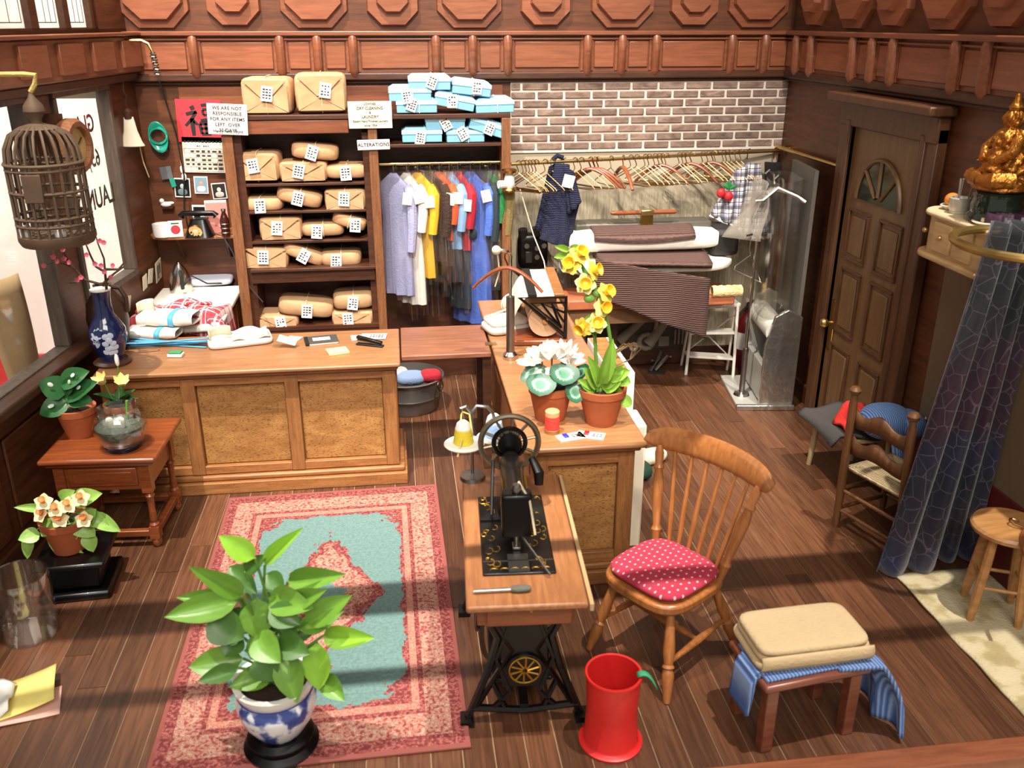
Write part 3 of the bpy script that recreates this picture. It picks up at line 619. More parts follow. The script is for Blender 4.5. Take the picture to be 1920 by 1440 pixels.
d = mth('MINIMUM', mth('SUBTRACT', .70, ax), mth('MULTIPLY', mth('SUBTRACT', 1.235, ay), .80))
flor = ramp(nse(52, 3), [(0, '#7c3632'), (.36, '#944a42'), (.46, '#b08a76'), (.52, '#96544a'), (.58, '#b39480'), (.68, '#8a3f3a')])
dark = ramp(nse(58, 2), [(0, '#6b2a2c'), (.45, '#843c3a'), (.55, '#a06054'), (.64, '#762f30')])
pale = ramp(nse(60, 2), [(0, '#a96a5a'), (.48, '#b98974'), (.56, '#985048'), (.66, '#b5806c')])
col = mixc(mth('GREATER_THAN', d, .022), '#8a4a42', dark); col = mixc(mth('GREATER_THAN', d, .075), col, flor)
col = mixc(mth('GREATER_THAN', d, .19), col, dark); col = mixc(mth('GREATER_THAN', d, .215), col, pale); col = mixc(mth('GREATER_THAN', d, .25), col, dark)
teal = ramp(nse(60, 3), [(.2, '#4f6d6c'), (.8, '#6f8c84')], 'LINEAR')
corner = mth('ADD', mth('ADD', mth('MULTIPLY', ax, 1.0), mth('MULTIPLY', ay, .72)), stp)
infield = mth('MULTIPLY', mth('GREATER_THAN', mth('ADD', d, mth('MULTIPLY', stp, .25)), .275), mth('LESS_THAN', corner, .97))
col = mixc(infield, col, teal)
med = mth('ADD', mth('ADD', mth('MULTIPLY', ax, 1.9), mth('MULTIPLY', ay, .92)), stp)
col = mixc(mth('LESS_THAN', med, .60), col, dark); col = mixc(mth('LESS_THAN', med, .50), col, flor); col = mixc(mth('LESS_THAN', med, .22), col, teal)
L.new(col, b_.inputs['Base Color'])
bn = N.new('ShaderNodeBump'); bn.inputs['Strength'].default_value = .5; bn.inputs['Distance'].default_value = .006; L.new(nse(160), bn.inputs['Height']); L.new(bn.outputs[0], b_.inputs['Normal'])
rug = thing('floor_rug', 'red and teal persian rug with central medallion on the floor', 'rug', (-.507, 4.335, .001), R(.8))
M().box(-.70, -1.235, 0, .70, 1.235, .014).build('pile', m_, rug, bevel=.004)
# ================================================================ side table with turned legs
t = thing('side_table', 'cherry side table with turned legs at the left wall', 'table', (-1.80, 5.26, 0), R(-3))
M().box(-.335, -.30, .60, .335, .30, .632).build('top', W_TABLE, t, bevel=.012); M().box(-.31, -.275, .57, .31, .275, .60).build('top_moulding', W_TABLE, t, bevel=.014)
M().box(-.26, -.235, .40, .26, .235, .57).build('apron', W_TABLE, t, bevel=.004)
dw = M().box(-.20, -.247, .43, .20, -.23, .55).build('drawer', W_TABLE, t, bevel=.008); M().box(-.17, -.252, .455, .17, -.245, .525).build('drawer_panel', W_TABLE, dw, bevel=.004)
for sx in (-1, 1):
    for sy in (-1, 1):
        m = M(); x0, y0 = sx*.245, sy*.22; m.box(x0-.03, y0-.03, .38, x0+.03, y0+.03, .57); m.box(x0-.03, y0-.03, .06, x0+.03, y0+.03, .14)
        m.turned((x0,y0,.14), (x0,y0,.38), [(0,.028),(.06,.03),(.12,.018),(.2,.024),(.5,.019),(.8,.022),(.88,.03),(.94,.02),(1,.028)], 12); m.lathe([(.018,0),(.03,.02),(.03,.045),(.02,.06)], 12, (x0,y0,0)); m.build('leg', W_TABLE, t)
for sy in (-1, 1): M().box(-.22, sy*.22-.02, .075, .22, sy*.22+.02, .115).build('stretcher', W_TABLE, t, bevel=.005)
for sx in (-1, 1): M().box(sx*.245-.02, -.2, .075, sx*.245+.02, .2, .115).build('stretcher', W_TABLE, t, bevel=.005)
# ---------------------------------------------------------------- plants on and near it
def vec(p): return Vector(p)
VARI = plain('spotted_leaf', '#2a5a2e', .35, var=.25, scale=6); SPOT = plain('silver_spot', '#c9d2c0', .4)
b0 = PZ(137, 822, .632); t = thing('potted_begonia', 'dark green silver-spotted plant in terracotta pot at the back of side table', 'potted plant', (-2.01, 5.34, .632))
pot(t, .115, .075, .19); lm = leafmesh('spotted_leaf', VARI, .75, .7, .12, .15, heart=.12)
for (bx, by), (tx, ty), w_ in (((120,735),(75,715),.15),((118,720),(160,695),.13),((125,745),(175,715),.13),((125,755),(72,775),.14),((130,750),(170,750),.11),((125,735),(140,705),.09)):
    yb = 5.30; B = PY(bx, by, yb)-t.location; T_ = PY(tx, ty, yb-.06)-t.location; o = leaf(lm, t, B, T_, w_, (0, -.75, .6))
    r_, L_ = orient(B, T_, (0, -.75, .6)); f = B.lerp(T_, .5)+Vector((0, -.018, .02)); M().pillow(.018, .012, .003, 1).build('silver_spot', SPOT, t, loc=f, rot=r_)
for ex in (-.06, -.02, .03, .06): M().tube([(0, 0, .16), (ex, -.02, .24), (ex*1.7, -.03, .33)], .006, 5).build('stem', plain('red_stem', '#7a3a2a', .5), t)
t = thing('glass_bowl', 'rounded glass bowl with grey pebbles on the side table', 'bowl', (-1.70, 5.13, .632)); t.scale = (1.2, 1.2, 1.15)
M().lathe([(0,.035),(.10,.035),(.125,.09),(.128,.13),(.105,.19),(.092,.205),(.10,.225),(.094,.225),(.086,.205),(.098,.185),(.12,.13),(.117,.09),(.095,.045),(0,.045)], 26).build('glass', clear('bowl_glass', (.95,.97,.95), .05, .06, edge=.4), t)
M().lathe([(0,.046),(.092,.047),(.112,.085),(.117,.125),(.09,.145),(0,.15)], 20).build('pebbles', plain('grey_pebbles', '#5f645a', .8, var=.6, scale=60, bump=1, bscale=70), t); M().lathe([(.0,0),(.085,0),(.09,.02),(.075,.036),(0,.036)], 20).build('foot', plain('dark_glass_foot', '#16101c', .15), t)
for dx in (-.015, .03): M().pillow(.022, .012, .045, .8).build('shell', WHITE, t, loc=(dx, -.075, .165), rot=(.3, .3*dx*20, 0))
M().tube([(.03,.02,.1),(.045,.02,.25)], .007, 6).build('twig', STEM, t); M().tube([(.06,.03,.1),(.075,.03,.26)], .006, 6).build('twig', W_DARK, t)
t = thing('potted_lily', 'pale yellow trumpet lily plant behind the glass bowl', 'potted plant', (-1.79, 5.46, .632)); pot(t, .095, .065, .15)
lf = leafmesh('dark_leaf', LEAF2, .8, .7, .15, .1); LILY = plain('pale_yellow_petal', '#ecd98e', .5, var=.12, scale=20)
for k in range(9):
    a = k*.72; leaf(lf, t, (0, 0, .14), (.12*math.cos(a), .10*math.sin(a)-.03, .20+.03*(k%3)), .055, (0, -.3, 1))
pet = leafmesh('petal', LILY, .7, .7, .1, -.25)
def flower(t, c, n, r_, wid, me, up, axis=(0, -.5, .8), name='petal', spread=.55):
    ax_ = Vector(axis).normalized(); u = ax_.orthogonal().normalized(); v = ax_.cross(u)
    for k in range(n):
        a = 2*math.pi*k/n; d_ = u*math.cos(a)+v*math.sin(a); leaf(me, t, Vector(c), Vector(c)+d_*r_*(1-spread*.4)+ax_*r_*up, wid, ax_, name)
for p_ in ((195, 712), (228, 716)):
    c_ = PY(p_[0], p_[1], 5.40)-t.location; flower(t, c_-Vector((0,0,.03)), 6, .085, .05, pet, .7, (.15 if p_[0] > 200 else -.3, -.4, .85)); M().tube([(0,0,.14), c_*.6, c_-Vector((0,0,.03))], .005, 5).build('stem', STEM, t)
c_ = PY(219, 675, 5.42)-t.location; M().tube([(0,0,.14), c_*.7, c_-Vector((0,0,.04))], .004, 5).build('stem', STEM, t); M().pillow(.013, .013, .04, .9).build('bud', WHITE, t, loc=c_)
# ---------------------------------------------------------------- yellow flower pot on black stand
t = thing('plant_stand', 'low black lacquer plant stand on the floor by the wall', 'plant stand', (-1.90, 4.66, 0), R(4))
M().box(-.19, -.19, 0, .19, .19, .05).build('base', BLACK, t, bevel=.015); M().box(-.14, -.14, .05, .14, .14, .2).build('block', BLACK, t, bevel=.015); M().box(-.19, -.19, .2, .19, .19, .235).build('top', BLACK, t, bevel=.015)
t = thing('yellow_flower_pot', 'terracotta pot of cream and orange flowers with light leaves', 'potted plant', (-1.93, 4.66, .237)); pot(t, .13, .085, .2)
lf = leafmesh('light_leaf', plain('light_leaf_green', '#8db653', .4, var=.25, scale=5), .75, .75, .12, .25)
for (bx, by), (tx, ty), w_ in (((90,955),(28,950),.05),((75,1000),(35,1010),.09),((75,995),(105,980),.10),((110,990),(100,1040),.09),((130,980),(140,1010),.12),((140,975),(175,1005),.12),((150,960),(200,985),.10),((170,965),(222,995),.09),((165,1000),(172,1035),.09),((60,1000),(45,1050),.07),((140,1030),(150,1068),.09),((140,940),(180,925),.11),((115,940),(130,922),.09),((160,985),(170,960),.10)):
    B = PY(bx, by, 4.62)-t.location; T_ = PY(tx, ty, 4.56)-t.location; leaf(lf, t, B, T_, w_, (0, -.8, .6))
    M().tube([(0,0,.17), (B*.5+Vector((0,0,.12))), B], .004, 4).build('stem', STEM, t)
CRM = plain('cream_petal', '#ecdda6', .55, var=.1, scale=15); ORG = plain('orange_trumpet', '#e2762e', .5); pc = leafmesh('petal', CRM, .7, .7, .1, .1)
for px, py in ((82, 942), (78, 965), (105, 955), (128, 948), (152, 935), (112, 975), (158, 975)):
    c_ = PY(px, py, 4.55)-t.location; flower(t, c_, 5, .062, .05, pc, .25, (random.uniform(-.4, .4), -.7, .6)); M().lathe([(.008,0),(.016,.03),(.02,.04),(.012,.035)], 10).xf(Matrix.Translation(c_) @ Matrix.Rotation(R(35), 4, 'X')).build('trumpet', ORG, t)
    M().tube([(0,0,.17), c_*.6+Vector((0,.02,.06)), c_], .004, 4).build('stem', STEM, t)
# ---------------------------------------------------------------- glass tumbler, papers on the floor
t = tag(M().lathe([(0,.01),(.125,.01),(.132,.02),(.135,.36),(.141,.365),(.143,.36),(.14,.02),(.135,0),(0,0)], 32).build('glass_tumbler', clear('tumbler_glass', (.96,.96,.94), .04, .12, edge=.5), None, loc=(-2.03, 4.22, .001)), 'empty clear glass tumbler standing on the floor at left edge', 'glass')
t = thing('paper_scraps', 'crumpled white and pink paper with yellow note on the floor', 'paper', (-1.95, 3.62, 0))
YELP = plain('yellow_note', '#eddc7c', .7); PINKP = plain('pink_paper', '#e6b7a8', .7)
M().grid(lambda u, v: (-.25+.5*u, -.12+.2*v, .008+.006*math.sin(5*u+v)), 8, 5).build('pink_sheet', PINKP, t, solid=.004, rot=(0,0,.25))
nt_ = M().grid(lambda u, v: (-.16+.33*u, -.1+.28*v, .02+.05*u*u+.01*math.sin(4*v)), 8, 6).build('yellow_note', YELP, t, solid=.004, loc=(.06,.02,0), rot=(0,0,.28)); 
M().grid(lambda u, v: (-.17+.22*u, -.09+.22*v, .05+.03*math.sin(7*u+3*v)+.02*math.sin(9*v)), 10, 8).build('crumpled_sheet', WHITE, t, solid=.004, rot=(0,0,.2))
for k in range(3): M().box(-.04, -.004+.03*k, 0, .06, .001+.03*k, .001).build('handwriting', GREYT, nt_, 0, loc=(.06, .0, .047), rot=(0, -.25, 0))
# ================================================================ big plant in blue and white pot
BW, nt, N, L, b_ = _nt('blue_white_porcelain'); b_.inputs['Roughness'].default_value = .12; b_.inputs['Coat Weight'].default_value = .5
tc = N.new('ShaderNodeTexCoord'); L.new(ramp(mth('ADD', nse(11, 3), mth('MULTIPLY', mth('SINE', mth('MULTIPLY', N.new('ShaderNodeSeparateXYZ').outputs[2], 1)), 0)), [(0, '#23306e'), (.45, '#3a4c92'), (.50, '#9aa6c8'), (.54, '#e6e6e8'), (1, '#f0eee9')], 'LINEAR'), b_.inputs['Base Color'])
WPORC = plain('white_porcelain', '#e9e7e2', .12, var=.03, coat=.5); BPORC = plain('cobalt_band', '#2b3a80', .15, coat=.5)
bpx = Vector((-.625, 3.235, 0))
t = thing('jardiniere_stand', 'round black wooden stand under the blue and white pot', 'plant stand', bpx); M().lathe([(0,0),(.155,0),(.165,.03),(.14,.05),(.145,.08),(.12,.10),(0,.10)], 28).build('stand', BLACK, t)
t = thing('broadleaf_plant', 'large green broad-leaved plant in a blue and white porcelain pot', 'potted plant', bpx+Vector((0,0,.10)))
M().lathe([(0,0),(.10,0),(.115,.02),(.155,.09),(.172,.15),(.170,.19),(.155,.225)], 32).build('pot', BW, t); M().lathe([(.157,.222),(.162,.228),(.172,.26),(.176,.275),(.148,.275),(.145,.22),(.1,.2),(0,.2)], 32).build('rim', WPORC, t)
M().lathe([(.156,.215),(.164,.222),(.160,.23),(.152,.222)], 32).build('blue_band', BPORC, t); M().lathe([(0,.23),(.142,.23),(.09,.245),(0,.25)], 20).build('soil', SOIL, t)
LB = plain('bright_leaf', '#8fc23a', .35, var=.2, scale=4); LM = plain('mid_leaf', '#6d9a36', .35, var=.25, scale=4); LD = plain('deep_leaf', '#47702a', .4, var=.25, scale=4)
lm = [leafmesh('leaf', q, .85, .85, .16, .16) for q in (LB, LM, LD)]
leaves = [((478,1046),(413,1007),36,0),((497,1059),(557,994),24,0),((460,1072),(496,1042),26,2),((456,1114),(366,1069),34,1),((447,1125),(310,1157),46,1),((452,1121),(331,1121),30,1),((482,1121),(482,1200),56,1),((456,1234),(353,1252),52,1),((445,1252),(374,1277),30,2),((514,1256),(432,1288),42,1),((539,1219),(552,1320),52,1),((595,1204),(595,1297),48,0),((606,1192),(692,1197),38,0),((575,1165),(649,1121),42,1),((505,1121),(578,1138),48,1),((540,1090),(636,1078),38,1),((520,1177),(587,1187),50,2),((460,1219),(539,1204),46,1),((606,1267),(642,1312),36,1),((430,1062),(478,1112),40,2),((392,1155),(455,1200),60,2),((486,1228),(510,1280),50,2),((560,1180),(640,1148),34,1),((505,1140),(560,1170),44,2),((470,1150),(425,1185),46,2),((520,1200),(575,1225),46,2),((500,1075),(530,1110),36,2),((450,1190),(420,1230),44,2),((545,1130),(600,1110),34,1),((480,1190),(520,1240),50,1)]
stem_top = Vector((-.02, 0, .75))
for (b_x, b_y), (t_x, t_y), w_, k in leaves:
    y0 = 3.19+random.uniform(-.06, .08); B = PY(b_x, b_y, y0)-t.location; T_ = PY(t_x, t_y, y0-random.uniform(.0, .12)-.02)-t.location
    leaf(lm[k], t, B, T_, w_/485*1.25, (random.uniform(-.25, .25), -.85, .55))
    s0 = Vector((random.uniform(-.03, .03), 0, max(.24, B.z*.55))); M().tube([s0, s0.lerp(B, .5)+Vector((0,.01,.02)), B], .006, 5).build('petiole', STEM, t)
for ex in (-.05, .0, .06): M().tube([(ex*.4, 0, .22), (ex, 0, .42), (ex*1.6-.02, 0, .62)], .011, 6).build('stem', STEM, t)
# ================================================================ things on the left counter
Z0 = .906
t = thing('blue_vase', 'tall dark blue vase with white flower pattern on the counter end', 'vase', PZ(207, 686, Z0)+Vector((0, .06, 0)))
NAVY = plain('navy_glaze', '#1a2450', .1, var=.3, scale=6, coat=.5)
M().lathe([(0,0),(.115,0),(.12,.015),(.10,.03),(0,.03)], 24).build('wooden_base', W_DARK, t)
M().lathe([(0,.03),(.07,.03),(.075,.05),(.10,.12),(.118,.19),(.112,.24),(.085,.29),(.058,.34),(.052,.40),(.055,.46),(.062,.50),(.052,.50),(.045,.46),(.04,.40),(0,.38)], 28).build('body', NAVY, t); M().lathe([(.055,.495),(.064,.497),(.064,.506),(.052,.506)], 24).build('lip', WPORC, t)
PATT = plain('white_pattern', '#b9bfd2', .2, coat=.4)
def on_vase(a, z, r_): return Vector((r_*math.sin(a), -r_*math.cos(a), z))
def vr(z):
    pr = [(.03,.07),(.05,.075),(.12,.10),(.19,.118),(.24,.112),(.29,.085),(.34,.058)]
    for (z0, r0), (z1, r1) in zip(pr[:-1], pr[1:]):
        if z0 <= z <= z1: return r0+(r1-r0)*(z-z0)/(z1-z0)
    return .05
for k in range(7):
    a = -.5+.05*k; z = .19+.02*math.cos(k); th = R(90+k*30-30); p0 = on_vase(-.25, .2, vr(.2)+.002); 
    a1 = -.25+.5*math.cos(th); z1 = .2+.075*math.sin(th); leaf(leafmesh('petal', PATT, .8, .6, .0, .0), t, p0, on_vase(a1, z1, vr(z1)+.003), .035, (-.2, -1, .1), 'painted_petal')
for k, (a, z) in enumerate(((.1,.17),(.3,.19),(.5,.17),(.2,.135),(.42,.14),(.62,.14),(.05,.11),(.3,.105),(.55,.105),(.15,.215),(.4,.22))): M().pillow(.021, .021, .004, 1, nu=12, nv=5).build('painted_bead', PATT, t, loc=on_vase(a, z, vr(z)+.001), rot=(math.pi/2, 0, a))
PLUM = plain('plum_blossom', '#c9566a', .6, var=.2, scale=20); BARK = plain('plum_bark', '#4a3322', .85, var=.3, bump=.5)
tp = t.location
def pv(px, py, dy=0): return PY(px, py, tp.y+dy)-tp
br = [[(200,545),(197,510),(195,485),(183,455),(178,435)],[(197,510),(180,500),(170,480),(160,455)],[(197,505),(222,505),(235,490),(228,472)],[(195,530),(215,512),(232,500)],[(196,535),(160,525),(135,500),(105,490),(80,498)],[(140,505),(125,485),(118,470)],[(150,518),(145,528),(130,530)]]
for q in br: M().tube([pv(x, y, -.02) for x, y in q], [.009-.0015*i for i in range(len(q))], 6).build('branch', BARK, t)
pb = leafmesh('blossom_petal', PLUM, .7, .7, .1, .0)
for x, y in ((165,455),(187,452),(195,455),(178,495),(190,498),(212,498),(196,510),(208,520),(163,478),(82,498),(100,482),(118,468),(130,492),(145,525),(152,520),(108,490),(120,485)): flower(t, pv(x, y, -.05), 5, .022, .022, pb, .2, (random.uniform(-.5, .5), -1, .3), 'blossom_petal')
t = thing('brown_jug', 'dark brown earthenware jug with handle behind the blue vase', 'jug', PZ(196, 672, Z0)+Vector((0, .2, 0)))
JUG = plain('brown_earthenware', '#3a2416', .45, var=.25, scale=5)
M().lathe([(0,0),(.10,0),(.125,.10),(.135,.22),(.12,.33),(.075,.40),(.05,.43),(.06,.455),(.045,.455),(.04,.42),(0,.4)], 24).build('body', JUG, t); M().tube([(.05,0,.44),(.11,0,.43),(.14,0,.36),(.135,0,.26)], .016, 8).build('handle', JUG, t)
def rolled(label, px, py, w_, d_, h_, rz, z=Z0, band=True, name='rolled_shirt'):
    t = thing(name, label, 'shirt', PZ(px, py, z), R(rz), 'laundered shirts on the counter')
    M().grid(lambda u, v: (lambda a, s: (w_*(v-.5)*2, d_*math.copysign(abs(math.cos(a))**.6, math.cos(a))*(1-.12*s), h_+h_*math.copysign(abs(math.sin(a))**.6, math.sin(a))*(1-.15*s)+.004*math.sin(14*v+3*a)))(2*math.pi*u, (abs(v-.5)*2)**3), 22, 12, cu=True).build('cloth', CLOTHW, t, 70)
    M().tube([(-w_,0,h_),(-w_*.98,0,h_)], [.01, d_*.8], 14, flat=h_/d_).build('rolled_end', CREAMCL, t)
    if band: M().grid(lambda u, v: (w_*.25+.018*(v-.5)*2, (d_+.004)*math.copysign(abs(math.cos(2*math.pi*u))**.6, math.cos(2*math.pi*u)), h_+(h_+.004)*math.copysign(abs(math.sin(2*math.pi*u))**.6, math.sin(2*math.pi*u))), 22, 2, cu=True).build('blue_band', SKYB, t, solid=.003)
    return t
rolled('white shirt with blue paper band, lower of the rolled pair', 292, 630, .17, .10, .03, -6)
t = rolled('white shirt with blue paper band and stand-up collar, on top of the pair', 318, 606, .20, .11, .045, -8, Z0+.06)
M().grid(lambda u, v: (-.16+.06*math.cos(u*3.4-.2), .07*math.sin(u*3.4-.2), .07+.11*v*(1-.3*u)), 12, 4).build('collar', CREAMCL, t, 70, solid=.004)
t = thing('ribbon_bundle', 'bundle of sky-blue paper bands lying on the counter', 'paper bands', PZ(318, 648, Z0), R(-4))
for k in range(8):
    a = random.uniform(-.05, .05); o = random.uniform(-.045, .045)
    M().grid(lambda u, v: (-.27+.54*u, o+a*(u-.5)*3+.028*(v-.5), .006+.005*k+.02*abs(u-.5)**1.5*(k%3)), 9, 2).build('band', SKYB, t, solid=.002)
t = thing('green_eraser', 'tiny green sponge in a white dish at the counter edge', 'sponge', PZ(330, 668, Z0), R(-8)); M().box(-.05, -.03, 0, .05, .03, .022).build('dish', WHITE, t, bevel=.005); M().box(-.042, -.024, .022, .042, .024, .036).build('sponge', plain('green_sponge', '#3d8f5c', .9, bump=.6), t, bevel=.005)
t = thing('white_shirt', 'folded white shirt with collar in the middle of the counter', 'shirt', PZ(450, 640, Z0), R(14), 'laundered shirts on the counter')
M().pillow(.22, .14, .02, .3, (0,0,.02), 28, 9).build('folded_body', CLOTHW, t, 70); M().grid(lambda u, v: (-.06+.26*u, -.11+.24*v, .045+.03*math.sin(math.pi*u)*math.sin(math.pi*v)+.012*math.sin(9*u+4*v)), 14, 12).build('front_fold', CLOTHW, t, 70, solid=.012); M().box(-.10,-.012,.04,.2,.012,.052).build('placket', CREAMCL, t, bevel=.004)
M().grid(lambda u, v: (-.13+.075*math.cos(u*4-.4), .0+.075*math.sin(u*4-.4), .035+.085*v*(1-.25*u)), 14, 4).build('collar', CREAMCL, t, 70, solid=.005)
t = thing('price_card', 'little white price card on a clear stand by the shirt', 'price card', PZ(520, 650, Z0), R(-12)); M().box(-.035,-.03,0,.035,.03,.01).build('base', GLASS, t, bevel=.003); M().box(-.03,-.002,.01,.03,.004,.10).build('upright', GLASS, t); M().box(-.06,-.03,0,.07,.03,.003).build('card', WHITE, t, loc=(.07,0,.05), rot=(.5,.25,0))
t = thing('composition_notebook', 'black marbled notebook with white label on the counter', 'notebook', PZ(603, 640, Z0), R(10))
MARB = plain('marbled_cover', '#4a4846', .5, var=.85, scale=120); M().box(-.11,-.075,0,.11,.075,.014).build('pages', WHITE, t, bevel=.002); cv = M().box(-.112,-.077,.014,.112,.077,.018).build('cover', MARB, t); M().box(-.06,-.03,0,.06,.035,.0015).build('label', WHITE, cv, loc=(.0,.0,.018)); M().box(-.116,-.078,0,-.09,.078,.019).build('spine', BLACKM, t)
t = thing('yellow_notepad', 'small pale yellow notepad at the front of the notebook', 'notepad', PZ(633, 660, Z0), R(16)); M().box(-.07,-.06,0,.07,.06,.014).build('pages', plain('pale_yellow', '#e8cf8e', .7), t, bevel=.002)
t = thing('receipt_papers', 'loose white receipt sheets behind the stapler', 'paper', PZ(693, 632, Z0), R(-6)); M().box(-.13,-.05,0,.07,.06,.003).build('sheet', WHITE, t, rot=(0,0,.22)); s_ = M().box(-.06,-.06,.004,.12,.06,.007).build('sheet', WHITE, t); dots(.1, .08, 5, 5, 4, GREYT, s_, z=.007).location = (.05, 0, 0)
t = thing('stray_paper', 'narrow cream slip lying left of the notebook', 'paper', PZ(552, 634, Z0), R(-20)); M().box(-.05,-.035,0,.05,.035,.003).build('slip', CREAM, t)
t = thing('stapler', 'black stapler lying on the right end of the counter', 'stapler', PZ(694, 648, Z0), R(-24)); M().box(-.10,-.02,0,.10,.02,.012).build('base', BLACKM, t, bevel=.004); M().box(-.10,-.017,0,.09,.017,.022).build('arm', BLACK, t, bevel=.006, loc=(0,0,.03), rot=(0,R(9),0)); M().box(-.095,-.014,.024,.08,.014,.032).build('magazine', STEEL, t, rot=(0,R(5),0))
# ================================================================ ironing corner
t = thing('ironing_table', 'white padded ironing table in the back left corner', 'table', (0, 0, 0))
PAD = plain('white_pad', '#e4ddd0', .9, bump=.3); M().box(-1.99, 6.5, .88, -1.335, 7.6, .935).build('padded_top', PAD, t, bevel=.02); M().box(-1.96, 6.56, .0, -1.37, 7.55, .88).build('cabinet', W_TABLE, t)
for k in range(4): M().box(-1.374, 6.6+k*.24, .08, -1.352, 6.8+k*.24, .84).build('side_panel', W_TABLE, t, bevel=.006)
ZI = .937
t = thing('electric_iron', 'chrome electric iron standing on its heel', 'iron', PZ(338, 548, ZI)+Vector((0,.05,0)), R(20))
sole = [(-.075,-.03),(-.055,-.035),(.055,-.035),(.075,-.03),(.07,.03)]; 
M().grid(lambda u, v: (lambda h, w_: (w_*math.sin(2*math.pi*u)*.5, .06*math.cos(2*math.pi*u)*(.35+.65*w_/.19)-.03, h))(v*.25, .19*max(.06, (1-v**2.2)**.7)), 20, 12, cu=True).build('body', CHROME, t, 70)
M().box(-.072,.028,0,.072,.04,.02).build('heel', BLACKM, t); M().tube([(0,-.05,.03),(0,-.12,.05),(0,-.125,.15),(0,-.05,.19)], .014, 8).build('handle', BLACKM, t)
M().tube([(0,-.1,.05),(.08,-.1,.14),(.2,-.06,.05),(.34,.0,.02),(.45,.1,.015),(.4,.2,.015),(.3,.12,.015)], .006, 6).build('cord', BLACKM, t)
t = thing('folded_blue_shirt', 'folded pale blue striped shirt at the back of the ironing table', 'shirt', PZ(395, 530, ZI)+Vector((0,0,0)), R(4)); M().pillow(.19, .13, .03, .4, (0,0,.03), 24, 9).build('cloth', knit('pale_stripe', '#d5d8e0', '#b9c2d6', 30, 'X', bump=.1), t, 70)
RP = plaid('red_plaid', '#b53a48', [('#e9c9c4', .5, .14, .75), ('#7a1f2c', .15, .18, .5), ('#f0dcd2', .8, .05, .8)], 9, 9, (0, 1))
t = thing('plaid_shirt', 'red plaid shirt spread over the front of the ironing table', 'shirt', (-1.62, 6.80, ZI), R(-6))
def cl(u, v):
    x = -.36+.72*u; y = -.26+.46*v; z = .03+.025*math.sin(7*u+2)*math.sin(5*v)+.02*math.sin(13*u-4*v)
    if x > .27: z -= (x-.27)*2.6; x = .27+(x-.27)*.3
    if y < -.22: z -= (-.22-y)*3
    return (x, y, z)
M().grid(cl, 34, 24).build('body', RP, t, 80, solid=.006); M().tube([(-.05,.12,.05),(.0,.06,.07),(.09,.05,.07),(.14,.12,.05)], .03, 10, flat=.5).build('collar', RP, t)
M().tube([(.05,-.0,.05),(.2,-.15,.06),(.30,-.25,.0),(.31,-.3,-.12)], [.06,.055,.05,.045], 12, flat=.6).build('sleeve', RP, t); M().tube([(-.2,0,.04),(-.3,-.1,.05),(-.2,-.2,.05)], [.06,.055,.05], 12, flat=.6).build('sleeve', RP, t)
# pinned notices under the window
for k, (x0, y0, x1, y1) in enumerate(((262,515,275,543),(273,505,285,530),(284,484,304,530),(227,553,246,585))):
    u0, za = uL((x0+x1)/2, (y0+y1)/2); t = M().box(-.045-.02*(k == 2), 0, -.06-.03*(k == 2), .045+.02*(k == 2), .004, .06+.03*(k == 2)).build('pinned_notice', CREAM, None, loc=LWP(u0, .012, za), rot=(R(-8), R((6, -8, 10, -12)[k]), LROT))
    tag(t, ('narrow slip pinned second from the front below the shop window', 'curled slip pinned in the middle below the shop window', 'widest printed notice pinned at the back below the shop window', 'slip pinned nearest the vase below the shop window')[k], 'notice', 'pinned notices')
    if k == 2: o = dots(.09, .12, 8, 2, 3, GREYT, t); o.rotation_euler = (-math.pi/2, 0, 0); o.location = (0, .005, 0)
# ================================================================ back alcove left of the cabinet
YA = YB-.006
t = thing('fu_poster', 'red paper square with black brushed character on the wall', 'poster', PY(374, 227, YA-.02), rot=(R(90), R(2), 0))
hw, hh = .175, .165; REDP = plain('red_paper', '#c8303a', .7, var=.06); M().box(-hw, -hh, -.004, hw, hh, 0).build('paper', REDP, t, 0)
def stroke(pts, wd):
    m = M(); n = len(pts); L_ = []; R_ = []
    for i, (x, y) in enumerate(pts):
        a = Vector(pts[max(i-1, 0)]); b = Vector(pts[min(i+1, n-1)]); d_ = (b-a).normalized(); p = Vector((-d_.y, d_.x)); w_ = wd*(1.15-.5*abs(i/(n-1)-.35)); L_.append((x+p.x*w_, y+p.y*w_)); R_.append((x-p.x*w_, y-p.y*w_))
    v = [(x, y, .0008) for x, y in L_]+[(x, y, .0008) for x, y in R_]; m.add(v, [(i, i+n, i+1+n, i+1) for i in range(n-1)]); m.build('brush_stroke', INK, t, 0)
k = .016
for s_, wd in (([(-.055,.115),(-.04,.085)], .02),([(-.10,.05),(-.06,.06),(-.015,.072)], .014),([(-.02,.07),(-.06,.01),(-.11,-.04)], .013),([(-.055,.02),(-.053,-.05),(-.05,-.115)], .017),([(-.045,.0),(-.015,-.03)], .013),([(.02,.12),(.06,.125),(.11,.13)], .012),([(.03,.085),(.035,.045)], .012),([(.03,.088),(.085,.092),(.08,.05),(.035,.045)], .012),([(.01,.005),(.06,.012),(.10,.012)], .011),([(.0,-.02),(.012,-.10)], .014),([(0,-.02),(.09,-.01),(.10,-.02),(.085,-.10)], .015),([(.01,-.10),(.085,-.10)], .014),([(.045,-.015),(.05,-.10)], .011),([(.01,-.058),(.09,-.055)], .011)): stroke(s_, wd)
t = thing('wall_calendar', 'white month calendar hanging under the red paper', 'calendar', PY(382, 293, YA-.02), rot=(R(90), R(2), 0))
M().box(-.16, -.13, -.004, .16, .13, 0).build('sheet', CREAM, t, 0); m = M()
for i in range(8): m.box(-.15+i*.3/7-.001, -.12, 0, -.15+i*.3/7+.001, .06, .001)
